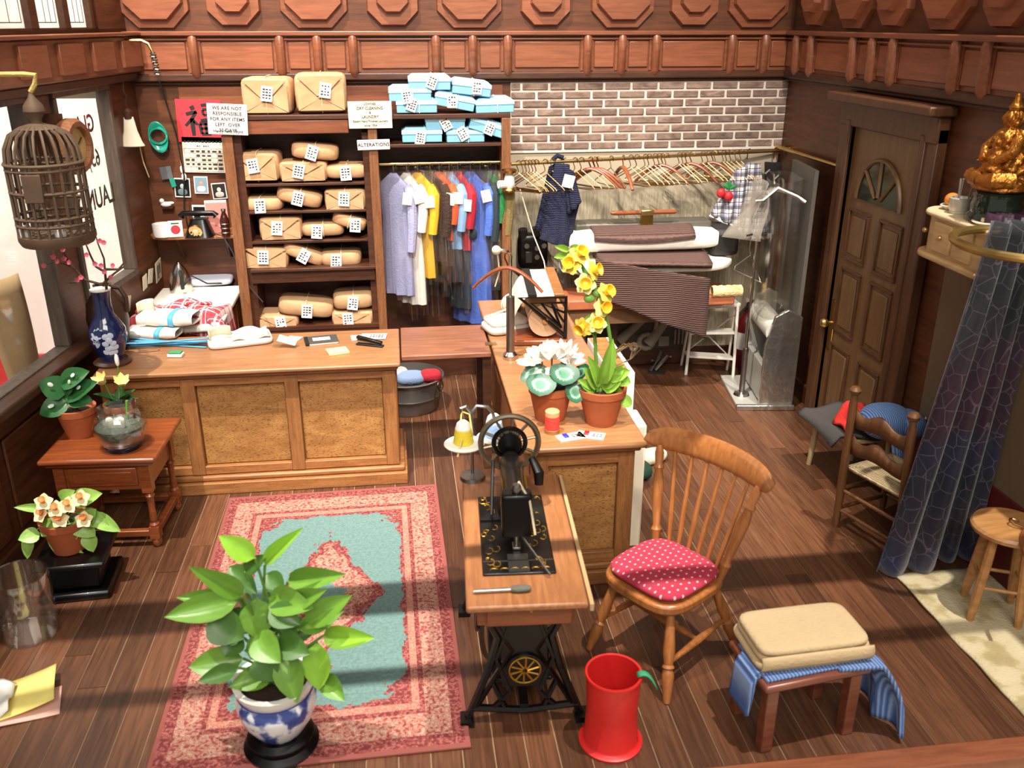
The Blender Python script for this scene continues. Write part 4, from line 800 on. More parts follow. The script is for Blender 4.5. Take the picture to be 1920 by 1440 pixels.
for i in range(6): m.box(-.15, -.12+i*.036-.001, 0, .15, -.12+i*.036+.001, .001)
m.build('grid_lines', GREYT, t, 0); dots(.3, .17, 5, 7, 2, GREYT, t).location = (0, -.03, 0); dots(.3, .03, 1, 11, 7, INK, t, 'binding').location = (0, .115, 0); dots(.1, .02, 1, 6, 8, INK, t).location = (0, .08, 0)
M().box(-.16, .13, -.004, .16, .15, 0).build('red_header', REDP, t, 0)
def photo(label, px, py, w_, h_, kind, tilt=0, y=YA-.012, z=None):
    p = PY(px, py, y); t = thing('snapshot', label, 'photograph', p, rot=(R(90), R(tilt), 0), group='photographs by the telephone shelf'); M().box(-w_/2, -h_/2, -.004, w_/2, h_/2, 0).build('paper', WHITE, t, 0)
    cs = {'blue': ('#7d97a8', '#c98f72', '#d8d2c6'), 'dark': ('#14100f', '#9fb0b2', '#5f7274'), 'bw': ('#2a2320', '#d8cfbf', '#b9b0a2'), 'red': ('#c86a62', '#d99a8c', '#b0504c')}[kind]
    M().box(-w_*.44, -h_*.44, 0, w_*.44, h_*.44, .0012).build('picture', plain('photo_'+kind, cs[0], .4, var=.3, scale=12), t, 0)
    M().pillow(w_*.14, w_*.16, .002, 1, (0, h_*.08, .0016), 14, 5).build('portrait_head', plain('photo_head_'+kind, cs[1], .5), t); M().pillow(w_*.30, h_*.17, .002, .8, (0, -h_*.22, .0016), 14, 5).build('portrait_shoulders', plain('photo_coat_'+kind, cs[2], .5), t)
photo('dark snapshot of a pale figure, left of the two by the calendar', 342, 352, .125, .155, 'dark', 3)
photo('snapshot with blue backdrop under the calendar', 377, 347, .11, .14, 'blue', 2)
photo('black and white snapshot next to the cabinet post', 411, 358, .115, .13, 'bw', -3)
# shelf and its things
ys = 7.48; sz = PY(362, 441, ys).z
t = thing('wall_shelf', 'small rounded wooden shelf for the telephone in the alcove', 'shelf', (0, 0, 0)); xa = PY(292, 441, ys).x
M().prism([(xa+.06, YB-.32), (-1.31, YB-.32), (-1.31, YB-.002), (xa-.06, YB-.002), (xa-.06, YB-.2), (xa-.02, YB-.28)], sz-.025, sz).build('board', W_OAK, t, bevel=.006)
for xx in (-1.8, -1.42): M().tube([(xx, YB-.01, sz-.24), (xx, YB-.10, sz-.20), (xx, YB-.2, sz-.03)], .014, 6).build('bracket', W_DARK, t)
def onsh(px, dy=0.): return Vector((PY(px, 440, ys+dy).x, ys+dy, sz+.001))
t = thing('ashtray', 'round white ceramic dish at the left end of the shelf', 'dish', onsh(307)); M().lathe([(0,0),(.075,0),(.08,.02),(.08,.10),(.068,.10),(.066,.03),(0,.025)], 24).build('dish', WPORC, t)
t = thing('cigarette_pack', 'white cigarette pack with red bullseye on the shelf', 'cigarette pack', onsh(331, -.04), R(8)); M().box(-.055,-.02,0,.055,.02,.125).build('box', WHITE, t, bevel=.003)
for r_, mm, o_ in ((.036, REDP, .0), (.03, GREYT, .001), (.027, REDP, .002)): M().cyl((0,-.0212-o_,.06),(0,-.0205,.06), r_, n=20).build('bullseye', mm, t)
M().box(-.03,-.0215,.105,.03,-.02,.115).build('green_line', LEAF2, t)
t = thing('rotary_telephone', 'black rotary telephone with cream dial on the shelf', 'telephone', onsh(375, -.03), R(-6))
M().grid(lambda u, v: (lambda a, s: (s*.115*math.copysign(abs(math.cos(a))**.6, math.cos(a)), s*.09*math.copysign(abs(math.sin(a))**.6, math.sin(a))+.03*v, v*.13))(2*math.pi*u, 1-.45*v), 24, 6, cu=True).build('body', BLACK, t, 70); M().box(-.06,-.01,.12,.06,.08,.135).build('top', BLACK, t)
m = M(); m.tube([(-.14,.03,.15),(-.12,.03,.175),(.12,.03,.175),(.14,.03,.15)], [.03,.022,.022,.03], 12); m.build('handset', BLACK, t)
M().cyl((0,-.10,.055),(0,-.085,.062), .052, n=24).build('dial', BRASSP, t); M().cyl((0,-.104,.055),(0,-.098,.057), .02, n=16).build('dial_centre', CREAM, t)
for k_ in range(9): M().cyl((.037*math.cos(k_*.62+.3), -.1035, .055+.037*math.sin(k_*.62+.3)), (.037*math.cos(k_*.62+.3), -.099, .055+.037*math.sin(k_*.62+.3)), .007, n=8).build('finger_hole', BLACKM, t)
M().tube([(.1,.0,.02),(.2,-.06,.01),(.27,-.1,-.1),(.36,-.13,-.35),(.5,-.2,-.5)], .005, 5).build('cord', BLACKM, t)
photo('dark framed picture standing behind the telephone', 381, 413, .16, .25, 'dark', 2, y=7.66)
t = thing('pink_booklet', 'pink booklet leaning at the right end of the shelf', 'booklet', onsh(411, .08)+Vector((0,0,.0)), R(4)); M().box(-.085,-.012,0,.085,.012,.26).build('pages', WHITE, t); M().box(-.08,-.016,0,.088,-.012,.245).build('cover', plain('pink_cover', '#d98c80', .6, var=.25, scale=9), t)
t = thing('cola_bottle', 'dark ribbed glass cola bottle in front of the pink booklet', 'bottle', onsh(424, -.06)); M().lathe([(0,0),(.032,0),(.036,.02),(.032,.05),(.036,.09),(.038,.12),(.026,.16),(.015,.19),(.016,.205),(0,.205)], 16).build('glass', plain('cola_glass', '#3a1710', .1, coat=.5), t); M().lathe([(.017,.2),(.02,.205),(.017,.218),(0,.218)], 14).build('cap', STEEL, t)
for z_ in (.03, .065, .10): M().lathe([(.037,z_-.004),(.04,z_),(.037,z_+.004)], 16).build('rib', STEEL, t)
# small things pinned to the alcove wall
GRNV = plain('green_plastic', '#1f8f78', .3, var=.1)
t = thing('green_visor', 'green eyeshade visor hung on the alcove wall', 'visor', PY(297, 255, YB-.06), rot=(R(90), R(-8), 0))
def visor(u, v): a = R(20+140*u); r0 = .075+.0*v; return ((.062+.018*v)*math.cos(a), (.075+.045*v)*math.sin(a)*1.0+.0, .0+.02*v)
M().tube([(.066*math.cos(2*math.pi*i/24), .06*math.sin(2*math.pi*i/24), 0) for i in range(24)], .011, 6, closed=True, flat=2.2).build('headband', GRNV, t)
M().grid(lambda u, v: ((.066+.006*v)*math.cos(R(180*u)), (.055+.06*v)*math.sin(R(180*u)), -.005+.02*v), 14, 4).build('upper_shade', GRNV, t, solid=.004); M().grid(lambda u, v: ((.066+.006*v)*math.cos(R(180+180*u)), (.055+.075*v)*math.sin(R(180+180*u)), -.005+.03*v), 14, 4).build('brim', GRNV, t, solid=.004)
t = tag(M().box(-.045,-.05,0,.045,.05,.006).build('grey_card', plain('grey_card', '#5d5f60', .4, var=.3), None, loc=PY(312, 324, YA-.02), rot=(R(90), R(-6), 0)), 'small dark grey card on the wall below the green visor', 'card')
t = tag(M().prism([(-.02,.03),(.02,.035),(.03,-.03),(-.005,-.04)], 0, .008).build('green_tag', GRNV, None, loc=PY(323, 342, YA-.02), rot=(R(90), 0, 0)), 'tiny green tag below the grey card', 'tag')
t = thing('white_figurine', 'small white ornament fixed on the wall above the dish', 'ornament', PY(312, 383, YB-.05)); M().pillow(.045,.03,.022,.9,(0,0,0)).build('body', WPORC, t); M().pillow(.02,.02,.02,1,(-.03,-.01,.03)).build('head', WPORC, t); M().pillow(.035,.012,.012,.9,(.03,-.01,.012)).build('wing', WPORC, t); M().box(-.04,-.02,-.03,.05,.045,-.02).build('ledge', W_DARK, t)
t = thing('hanging_charm', 'small pale charm hanging beside the calendar', 'ornament', PY(342, 325, YB-.04)); M().pillow(.014,.012,.03,.8,(0,0,.03)).build('upper_bead', WPORC, t); M().pillow(.02,.014,.03,.8,(.01,0,-.03)).build('lower_bead', WPORC, t); M().tube([(0,0,.1),(0,0,-.06)], .003, 5).build('cord', STRING, t)
# ================================================================ window things on the left
u0, z0 = uL(82, 330)
bc = PY(88, 330, 5.35); bc = Vector((-1.97, bc.y, bc.z)); bc = PX(88, 335, -1.93)
t = thing('birdcage', 'dark wooden birdcage hanging in front of the shop window', 'birdcage', bc)
CAGE = plain('cage_wood', '#57422f', .7, var=.35, scale=12); S = .20
M().lathe([(0,-.36),(.95*S/.2*.2,-.36),(.205,-.33),(.205,-.30),(0,-.30)], 24).build('tray', CAGE, t)
for z_, r_ in ((-.20,.195),(-.06,.195),(.06,.195),(.09,.2),(-.24,.195)): M().tube([(r_*math.cos(2*math.pi*i/28), r_*math.sin(2*math.pi*i/28), z_) for i in range(28)], .01, 6, closed=True).build('hoop', CAGE, t)
bar = M().tube([(.195,0,-.31),(.195,0,.08),(.185,0,.17),(.15,0,.24),(.09,0,.275),(.05,0,.285)], .0085, 5).mesh('bar', CAGE)
for k_ in range(22): inst('bar', bar, t, (0,0,0), (0,0,2*math.pi*k_/22))
M().lathe([(.1,.262),(.11,.27),(.06,.29),(.03,.30),(.03,.32),(.055,.36),(.05,.39),(.02,.43),(.008,.46),(0,.46)], 18).build('finial', CAGE, t)
M().lathe([(0,-.30),(.03,-.30),(.034,-.26),(.028,-.24),(0,-.25)], 14).build('seed_cup', WPORC, t, loc=(.06,-.12,0)); M().lathe([(0,-.30),(.03,-.30),(.034,-.26),(.028,-.24),(0,-.25)], 14).build('seed_cup', WPORC, t, loc=(-.13,-.1,.0)); M().cyl((-.18,0,-.1),(.18,0,-.1), .01).build('perch', CAGE, t)
M().box(-.06,-.21,-.1,.04,-.195,.05).build('cage_door', CAGE, t, bevel=.004)
M().tube([(0,0,.46),(.03,0,.50),(.04,0,.545),(-.02,0,.55),(-.14,0,.55),(-.19,0,.6),(-.2,0,.78)], .014, 7).build('hanging_rope', plain('yellow_rope', '#b9a25e', .8, bump=.6), t)
cc = PX(140, 275, -2.03)
t = thing('wall_clock', 'round wooden wall clock with yellowed face behind the birdcage', 'clock', cc, rot=(0, R(90), R(-10)))
M().lathe([(.0,-.06),(.155,-.06),(.175,-.03),(.175,.02),(.155,.045),(.125,.045),(.12,.01),(0,.01)], 28).build('case', W_CAB, t); M().lathe([(0,.011),(.118,.011),(.118,.014),(0,.014)], 28).build('face', plain('yellowed_dial', '#b89a62', .5, var=.3, scale=15), t)
for a, l_ in ((.6, .06), (2.2, .085)): M().tube([(0,0,.018),(l_*math.cos(a), l_*math.sin(a), .018)], .004, 5).build('hand', BLACKM, t)
M().box(-.2,-.03,-.2,.06,.03,-.06).build('bracket', W_DARK, t)
u1, z1 = uL(232, 258)
t = thing('paper_bell', 'cream fluted paper bell hanging by the window frame', 'hanging ornament', LWP(u1, .06, z1), LROT)
M().lathe([(.02,.16),(.03,.15),(.042,.05),(.062,-.03),(.075,-.06),(.07,-.065),(.055,-.03),(.038,.05),(.026,.14)], 20, sx=.55, sy=1.25).build('bell', CREAM, t); M().lathe([(.0,.14),(.03,.14),(.038,.19),(.015,.215),(0,.215)], 12).build('cap', W_DARK, t); M().tube([(0,0,.21),(.02,0,.27),(-.015,0,.3),(.02,0,.34),(.0,0,.42)], .005, 5).build('wire', STEEL, t); M().tube([(.0,0,.16),(-.1,.01,-.05),(-.13,.01,-.2),(-.2,.01,-.33)], .005, 5).build('pull_cord', STRING, t)
u2, z2 = uL(232, 78)
t = thing('bent_pipe', 'thin bent brass pipe with coiled end in the upper corner', 'pipe', (0, 0, 0))
yp = 7.45; q = [PY(x, y, yp) for x, y in ((225,76),(265,76),(278,82),(286,98),(296,140))]; M().tube(q, .012, 8).build('pipe', BRASSP, t)
co = []; 
for i in range(60):
    f_ = i/59; c_ = q[3].lerp(q[4], f_); a = f_*2*math.pi*9; co.append(c_+Vector((.02*math.cos(a), .02*math.sin(a), 0)))
M().tube(co, .006, 5).build('coil', STEEL, t)
M().tube([q[0], q[0]+Vector((-.12, 0, 0))], .012, 8).build('wall_end', BRASSP, t)
# lettering on the window glass, read from outside
LET = plain('window_letters', '#4a4038', .6)
w1 = bpy.data.objects['window_1']
for body, z_, sz_, u_ in (('LAUNDRY', 1.80, .20, .98), ('65\u00a2', 2.08, .17, .82), ('GLA', 2.32, .17, .86)):
    text(body, sz_, LET, w1, (u_, -.052, z_), (R(90), 0, 0), sx=.9)
t = thing('tan_paper_strip', 'tan paper blind hanging outside the near shop window', 'paper blind', LWP(1.92, -.25, 1.0), LROT)
M().grid(lambda u, v: (-.20+.36*u+.08*v, .03*math.sin(3*u+2*v), .75*v-.25), 8, 8).build('sheet', plain('tan_paper', '#b99a72', .8), t, 80, solid=.01)
# wire running down the corner
M_ = [PY(x, y, 7.68) for x, y in ((298,150),(330,250),(345,330),(345,390),(352,425))]
tag(M().tube(M_, .006, 5).build('telephone_wire', BLACKM), 'black wire running down the alcove wall to the telephone', 'wire')
# ================================================================ back right: plaster, rail, hangers
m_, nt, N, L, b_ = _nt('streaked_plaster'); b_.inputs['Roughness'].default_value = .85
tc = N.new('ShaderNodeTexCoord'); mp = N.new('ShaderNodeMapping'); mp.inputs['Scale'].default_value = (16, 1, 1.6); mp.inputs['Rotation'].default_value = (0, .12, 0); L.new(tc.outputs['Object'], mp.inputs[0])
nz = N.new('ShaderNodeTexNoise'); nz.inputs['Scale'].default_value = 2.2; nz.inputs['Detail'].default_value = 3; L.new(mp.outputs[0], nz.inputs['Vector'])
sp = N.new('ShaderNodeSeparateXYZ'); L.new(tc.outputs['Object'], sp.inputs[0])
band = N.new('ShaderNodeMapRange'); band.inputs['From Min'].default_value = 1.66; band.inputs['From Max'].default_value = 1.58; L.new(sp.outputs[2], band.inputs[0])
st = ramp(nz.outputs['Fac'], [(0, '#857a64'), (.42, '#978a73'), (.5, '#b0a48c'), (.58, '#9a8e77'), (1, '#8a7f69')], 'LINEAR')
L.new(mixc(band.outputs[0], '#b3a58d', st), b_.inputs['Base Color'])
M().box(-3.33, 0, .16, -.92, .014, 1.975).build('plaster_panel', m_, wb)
M().box(-3.34, 0, 1.968, -.92, .03, 1.985).build('brick_ledge', MORTAR, wb)
RA = Vector((.905, 7.22, 1.95)); RB = Vector((3.335, 7.69, 1.955))
def onrod(px):
    lo, hi = 0., 1.
    for _ in range(30):
        k = (lo+hi)/2; p = RA.lerp(RB, k); v = p-Vector((0,0,H)); x = 960+FPX*v.dot(_R)/v.dot(_F)
        if x < px: lo = k
        else: hi = k
    return RA.lerp(RB, lo)
tag(M().cyl(RA, RB, .014).build('brass_rail', BRASSP), 'long brass clothes rail full of empty hangers under the bricks', 'clothes rail')
t = thing('side_rail', 'short pale brass rail along the right wall by the door', 'clothes rail', (0, 0, 0)); M().cyl((3.30, 7.70, 1.99), (3.30, 6.42, 1.99), .017).build('rail', BRASSP, t); M().cyl((3.30, 7.55, 1.99), (3.348, 7.55, 1.99), .022).build('bracket', BRASS, t)
GWIRE = plain('gilt_wire', '#a67f50', .3, 1)
def whanger():
    t = thing('wire_hanger', 'x', 'hanger', (0,0,0), 0, 'wire hangers on the brass rail')
    M().tube([(.028,0,-.012),(.03,0,.004),(.02,0,.022),(0,0,.026),(-.017,0,.016),(-.019,0,-.01),(0,0,-.05),(0,0,-.07)], .004, 5).build('hook', GWIRE, t)
    M().tube([(0,0,-.07),(.19,0,-.185),(.205,0,-.2),(.19,0,-.212),(0,0,-.215),(-.19,0,-.212),(-.205,0,-.2),(-.19,0,-.185)], .0039, 5, closed=True).build('frame', GWIRE, t)
    return t
h0 = whanger(); first = True
clusters = [('in the bunch at the left end of the brass rail', (972, 981, 987, 993, 999, 1005), 47), ('between the left bunch and navy jacket', (1022, 1036), 45), ('just right of the navy jacket on the brass rail', (1078, 1090, 1107, 1116), 48), ('hanging alone left of the edge-on wooden hanger', (1146,), 60), ('in the wide middle bunch on the rail', (1183, 1194, 1210, 1217, 1228, 1236, 1249), 46), ('beside the second bowed wooden hanger on the brass rail', (1274, 1281, 1288), 46), ('beside the last bowed wooden hanger on the brass rail', (1318, 1328, 1342), 46), ('in the bunch left of the checked dress', (1357, 1363, 1371, 1381, 1390), 48)]
for where, xs, yw in clusters:
    for i_, px in enumerate(xs):
        p = onrod(px); yy = -R(yw+random.uniform(-7, 7)); o_ = ('leftmost', 'second', 'third', 'fourth', 'fifth', 'sixth', 'seventh')[i_] if i_ < len(xs)-1 else 'rightmost'
        lab = ('thin brass wire hanger ' if len(xs) == 1 else o_+' thin brass wire hanger ')+where
        if first: h0.location = p; h0.rotation_euler = (0, 0, yy); h0['label'] = lab; first = False
        else: dup(h0, p, yy, lab)
W_HANG = wood('hanger_wood', '#7a3f22', '#965230', axis=0, scale=5, stretch=8, rough=.35)
def bowhanger(label, loc, yaw, rot=None, group='bowed wooden hangers', hook=True):
    t = thing('wooden_hanger', label, 'hanger', loc, yaw, group, rot=rot)
    M().tube([(.23*s, 0, -.07-.15*abs(s)**1.7) for s in (-1,-.8,-.6,-.4,-.2,0,.2,.4,.6,.8,1)], [.014,.016,.018,.019,.02,.02,.02,.019,.018,.016,.014], 8, flat=.7).build('bow', W_HANG, t)
    if hook: M().tube([(.028,0,-.012),(.03,0,.004),(.02,0,.022),(0,0,.026),(-.017,0,.016),(-.019,0,-.01),(0,0,-.05),(0,0,-.07)], .0048, 5).build('hook', GWIRE, t)
    return t
for k, px in enumerate((1108, 1115, 1122)): bowhanger('bowed wooden hanger, %s of the three together' % ('left', 'middle', 'right')[k], onrod(px), R(-22))
bowhanger('bowed wooden hanger seen edge-on at the middle of the rail', onrod(1169), R(-82))
for px, nm in ((1243, 'in the middle bunch of wire hangers'), (1297, 'between the middle bunch and the last one'), (1338, 'nearest the checked dress')): bowhanger('bowed wooden hanger '+nm, onrod(px), R(-26))
# ---------------------------------------------------------------- clothes on the rail
def sheet(q, y, nm, mt, parent, bulge=.03, rip=.012, nr=3, n=14, thick=.02, dy=(0,0,0,0)):
    """cloth panel hung between four pixel-measured corners at its own depth"""
    c = [PY(p[0], p[1], y+d_)-parent.location for p, d_ in zip(q, dy)]
    def fn(u, v):
        p = (c[0].lerp(c[1], u)).lerp(c[3].lerp(c[2], u), v); p.y -= bulge*math.sin(math.pi*u)*(.4+.6*v)+rip*math.sin(nr*2*math.pi*u)*v; return tuple(p)
    return M().grid(fn, n, n).build(nm, mt, parent, 80, solid=thick)
NAVK = knit('navy_ribbed_knit', '#0d0e24', '#2e3358', 22, 'Z', bump=1., dist=.5); NAVD = plain('navy_cloth', '#12132c', .9)
p = onrod(1057); t = thing('navy_jacket', 'dark navy ribbed knit jacket with white ticket on the rail', 'jacket', p)
sheet(((1030,312),(1050,300),(1040,445),(1004,430)), p.y+.05, 'back_panel', NAVK, t, .03); sheet(((1042,305),(1066,308),(1068,462),(1014,448)), p.y-.06, 'front_panel', NAVK, t, .05, thick=.03); sheet(((1060,308),(1072,325),(1087,375),(1066,400)), p.y-.08, 'sleeve', NAVK, t, .05, thick=.05); sheet(((1066,370),(1088,372),(1068,462),(1045,452)), p.y-.05, 'side_panel', NAVK, t, .02)
sheet(((1030,425),(1068,438),(1064,464),(1012,448)), p.y-.075, 'hem_band', NAVD, t, .05, thick=.03); M().tube([PY(1036,300,p.y)-p, PY(1045,292,p.y)-p, PY(1056,296,p.y)-p], .02, 8).build('collar', NAVD, t); M().tube([(0,0,-.06),(0,0,.02),(.02,0,.03)], .005, 5).build('hook', GWIRE, t)
M().box(-.045,-.002,-.05,.045,.002,.05).build('ticket', WHITE, t, loc=PY(1066,340,p.y-.14)-p, rot=(0, R(14), 0))
CHK = plaid('check_cotton', '#e6e0e2', [('#2a2440', .25, .34, .72), ('#15131c', .72, .07, .9), ('#4a4a8c', .5, .08, .6)], 11, 11, (0, 2)); p = onrod(1402)
t = thing('checked_dress', 'black and white checked dress with cherry ornament on the rail', 'dress', p)
sheet(((1396,304),(1424,306),(1443,440),(1392,436)), p.y-.12, 'skirt', CHK, t, .06, .02); sheet(((1380,318),(1402,310),(1392,430),(1332,402)), p.y-.16, 'apron', CHK, t, .05, .025); sheet(((1392,432),(1446,438),(1444,446),(1396,446)), p.y-.12, 'lace_hem', WHITE, t, .06, .02, 5); sheet(((1332,400),(1392,428),(1390,434),(1330,406)), p.y-.16, 'lace_hem', WHITE, t, .05, .025, 5)
CH = plain('cherry_red', '#c8202c', .5)
for x, y in ((1352,362),(1366,368)): M().pillow(.04,.03,.04,1).build('cherry', CH, t, loc=PY(x, y, p.y-.24)-p)
for x, y, a in ((1362,350,.5),(1374,351,-.4),(1368,345,1.2)): M().pillow(.035,.01,.016,.9).build('cherry_leaf', plain('felt_green', '#1e7a3c', .8), t, loc=PY(x, y, p.y-.24)-p, rot=(0, a, 0))
M().tube([(0,0,-.06),(0,0,.02),(.02,0,.03)], .005, 5).build('hook', GWIRE, t)
p = onrod(1452); t = thing('dark_coat', 'charcoal coat hanging at the right end of the rail', 'coat', p); sheet(((1434,304),(1462,304),(1468,438),(1440,436)), p.y-.1, 'coat_front', plain('charcoal_cloth', '#1c1816', .95, bump=.4), t, .05, .015, thick=.05); M().tube([(0,0,-.07),(0,0,.02),(.02,0,.03)], .005, 5).build('hook', GWIRE, t)
# ---------------------------------------------------------------- trouser press
BRN = knit('brown_corduroy', '#372421', '#66483f', 19, 'Z', bump=.9, dist=.8); BRN2 = knit('brown_corduroy_flat', '#402b27', '#6e5047', 18, 'Y', bump=.8, dist=1.2)
PADW = plain('press_pad', '#e9e3d5', .85, bump=.25, bscale=20); TERR = plain('terracotta_tray', '#a85f3c', .6); YP = 7.2
def pp(x, y, yy=YP): return PY(x, y, yy)
t = thing('trouser_press', 'laundry press with two white padded boards and wooden handle', 'press', (pp(1210, 500).x, YP, 0))
o = t.location; a = pp(1060, 470); b = pp(1345, 470); zc = pp(1200, 452).z
def padboard(name, x0, x1, zc_, hz, hy, mt, y0, taperL, taperR, zt=0):
    def fn(u, v):
        s = v*2-1; w_ = 1.; 
        if s < -.6: w_ = max(.03, (1-((-.6-s)/.4)**2*taperL))**.5
        if s > .6: w_ = max(.03, (1-((s-.6)/.4)**2*taperR))**.5
        a_ = 2*math.pi*u; return ((x0+x1)/2-o.x+(x1-x0)/2*s, y0-o.y+hy*w_*math.copysign(abs(math.cos(a_))**.5, math.cos(a_)), zc_+zt*s+hz*(.4+.6*w_)*math.copysign(abs(math.sin(a_))**.5, math.sin(a_)))
    return M().grid(fn, 24, 26, cu=True).build(name, mt, t, 70)
padboard('upper_board', a.x, b.x, zc, .085, .15, PADW, YP+.1, 1, .5)
a2 = pp(1055, 500); b2 = pp(1372, 500); zl = pp(1200, 497).z; padboard('lower_board', a2.x, b2.x, zl, .05, .20, PADW, YP+.05, .7, 1)
M().box(a.x-o.x+.1, .12, zc+.02, b.x-o.x-.02, .32, zc+.13).build('head_casting', plain('grey_metal', '#5f5a50', .5, .4), t, bevel=.02); M().box(b.x-o.x-.05, .0, zc-.16, b.x-o.x+.2, .35, zc+.08).build('end_housing', plain('dark_iron', '#1f1b18', .6, bump=.3), t, bevel=.05)
zt_ = pp(1200, 556).z; M().box(a2.x-o.x+.02, -.15, zt_-.06, b2.x-o.x, .25, zt_+.03).build('tray', TERR, t, bevel=.015); M().box(a2.x-o.x+.05, -.1, zt_-.2, b2.x-o.x-.5, .25, zt_-.06).build('under_frame', plain('tray_brown', '#7d5a3a', .6), t)
for x in (a2.x-o.x+.12, a2.x-o.x+.5): M().box(x-.04, .2, 0, x+.04, .28, zt_-.06).build('leg', W_DARK, t)
h = pp(1213, 398, YP+.1); M().box(h.x-o.x-.05, .08, zc+.1, h.x-o.x+.05, .12, h.z).build('handle_bracket', BRASS, t); M().box(h.x-o.x-.055,.07,h.z-.025,h.x-o.x+.055,.13,h.z+.025).build('handle_collar', BRASSP, t, bevel=.01)
M().turned((pp(1150,398).x-o.x, .1, h.z), (pp(1276,398).x-o.x, .1, h.z), [(0,.008),(.03,.018),(.1,.02),(.5,.018),(.9,.02),(.97,.018),(1,.008)], 10).build('handle', W_HANG, t)
c_ = pp(1352, 538); M().grid(lambda u, v: (c_.x-o.x+.13*(v*2-1), -.13+.05*math.cos(2*math.pi*u), c_.z+.05*math.sin(2*math.pi*u)+.004*math.sin(20*u+30*v)), 20, 10, cu=True).build('fleece_roll', plain('fleece', '#d9bd86', .95, bump=1, bscale=60), t)
t2 = thing('brown_trousers', 'brown corduroy trousers laid across the press boards', 'trousers', o)
x0, x1 = pp(1112, 440).x-o.x, pp(1300, 440).x-o.x
M().grid(lambda u, v: (x0+(x1-x0)*u, .10-.165*math.cos(math.pi*(v*.62+.02))*1.0-.0, zc+.02+.085*math.sin(math.pi*(v*.62+.02))-(.03*math.sin(math.pi*u) if v < .15 else 0)), 20, 10).build('pressed_leg', BRN2, t2, 80, solid=.02)
x0b, x1b = pp(1118, 480).x-o.x, pp(1322, 480).x-o.x
M().grid(lambda u, v: (x0b+(x1b-x0b)*u, -.2+.34*v, zl+.075+.02*math.sin(math.pi*v)-.05*(1-v)*u), 16, 8).build('upper_leg', BRN2, t2, 80, solid=.05)
sheet(((1117,486),(1330,522),(1322,634),(1116,552)), YP-.2, 'hanging_leg', BRN, t2, .07, .02, 2, 22, .05)
# ---------------------------------------------------------------- printed machine parts on the lower wall, black box, insulator
t = thing('parts_backdrop', 'flat picture of pale pipe fittings behind the ladder', 'backdrop print', (0, 0, 0)); yb = YB-.02
A_ = PY(1100, 570, yb); B_ = PY(1290, 690, yb); PG = plain('print_grey', '#8f8878', .8); PD = plain('print_dark', '#4c463a', .85)
M().box(A_.x, yb-.006, .16, B_.x, yb, A_.z).build('printed_sheet', PD, t)
def pt(x, y, d_=.02): return PY(x, y, yb-d_)
for a_, b_2, r_ in (((1160,640),(1215,590),.05),((1215,645),(1250,600),.06),((1225,640),(1232,600),.03)): M().cyl(pt(*a_), pt(*b_2), r_, r_*.6, 12).build('printed_tube', PG, t)
M().tube([pt(1150,600),pt(1180,568),(pt(1205,575)),pt(1222,600)], .014, 6).build('printed_pipe', PG, t); c_ = pt(1212, 640); M().tube([(c_.x+.07*math.cos(i*.5236), c_.y, c_.z+.07*math.sin(i*.5236)) for i in range(12)], .025, 8, closed=True).build('printed_ring', PG, t)
c_ = pt(1188, 650); M().tube([(c_.x+.03*math.cos(i*.7854), c_.y, c_.z+.03*math.sin(i*.7854)) for i in range(8)], .016, 8, closed=True).build('printed_nut', WHITEM, t); c_ = pt(1245, 640); M().box(c_.x-.05, c_.y, c_.z-.05, c_.x+.05, c_.y+.01, c_.z+.05).build('printed_block', PG, t, bevel=.02)
for k in range(3): c_ = pt(1266+k*7, 632); M().box(c_.x-.008, c_.y, c_.z-.07, c_.x+.008, c_.y+.01, c_.z+.07).build('printed_bar', PG, t)
c_ = PY(998, 470, 7.62); t = thing('control_box', 'black rounded control box with knobs on the back wall', 'control box', c_); M().pillow(.135, .07, .16, .45).build('casing', BLACK, t)
for x, z, r_ in ((-.08,.13,.04),(.03,.14,.035)): M().tube([(x,-.02,z-.03),(x-.01,-.04,z+.07)], r_, 12).build('socket', BLACKM, t)
for x, z in ((-.06,.06),(.03,.04),(.03,-.04),(.09,.06)): M().cyl((x,-.085,z),(x,-.06,z), .022, n=14).build('knob', STEEL, t)
M().box(-.07,-.08,-.09,-.01,-.06,.01).build('plate', plain('dark_plate', '#2c2a28', .3), t, bevel=.005)
for x in (-.05, .05): M().tube([(x,-.02,-.14),(x+.02,-.06,-.25),(x+.07,-.1,-.42)], .012, 7).build('cable', BLACK, t)
M().tube([PY(975,355,7.25)-c_, PY(1000,440,7.3)-c_, PY(1020,490,7.2)-c_, PY(1028,540,7.0)-c_], .005, 5).build('white_flex', CREAM, t)
c_ = PY(955, 345, FY-.05); t = thing('wall_insulator', 'brass and white porcelain bracket on the cabinet post', 'fixture', c_)
M().lathe([(0,.09),(.06,.09),(.065,.11),(.05,.12),(0,.12)], 18).build('upper_disc', BRASS, t); M().lathe([(.03,-.03),(.045,.0),(.04,.05),(.03,.09)], 18).build('porcelain', WPORC, t); M().tube([(-.01,0,.0),(-.09,-.02,.0)], .032, 14).build('porcelain_arm', WPORC, t); M().lathe([(0,-.06),(.05,-.06),(.055,-.045),(.045,-.03),(0,-.03)], 18).build('lower_disc', BRASS, t)
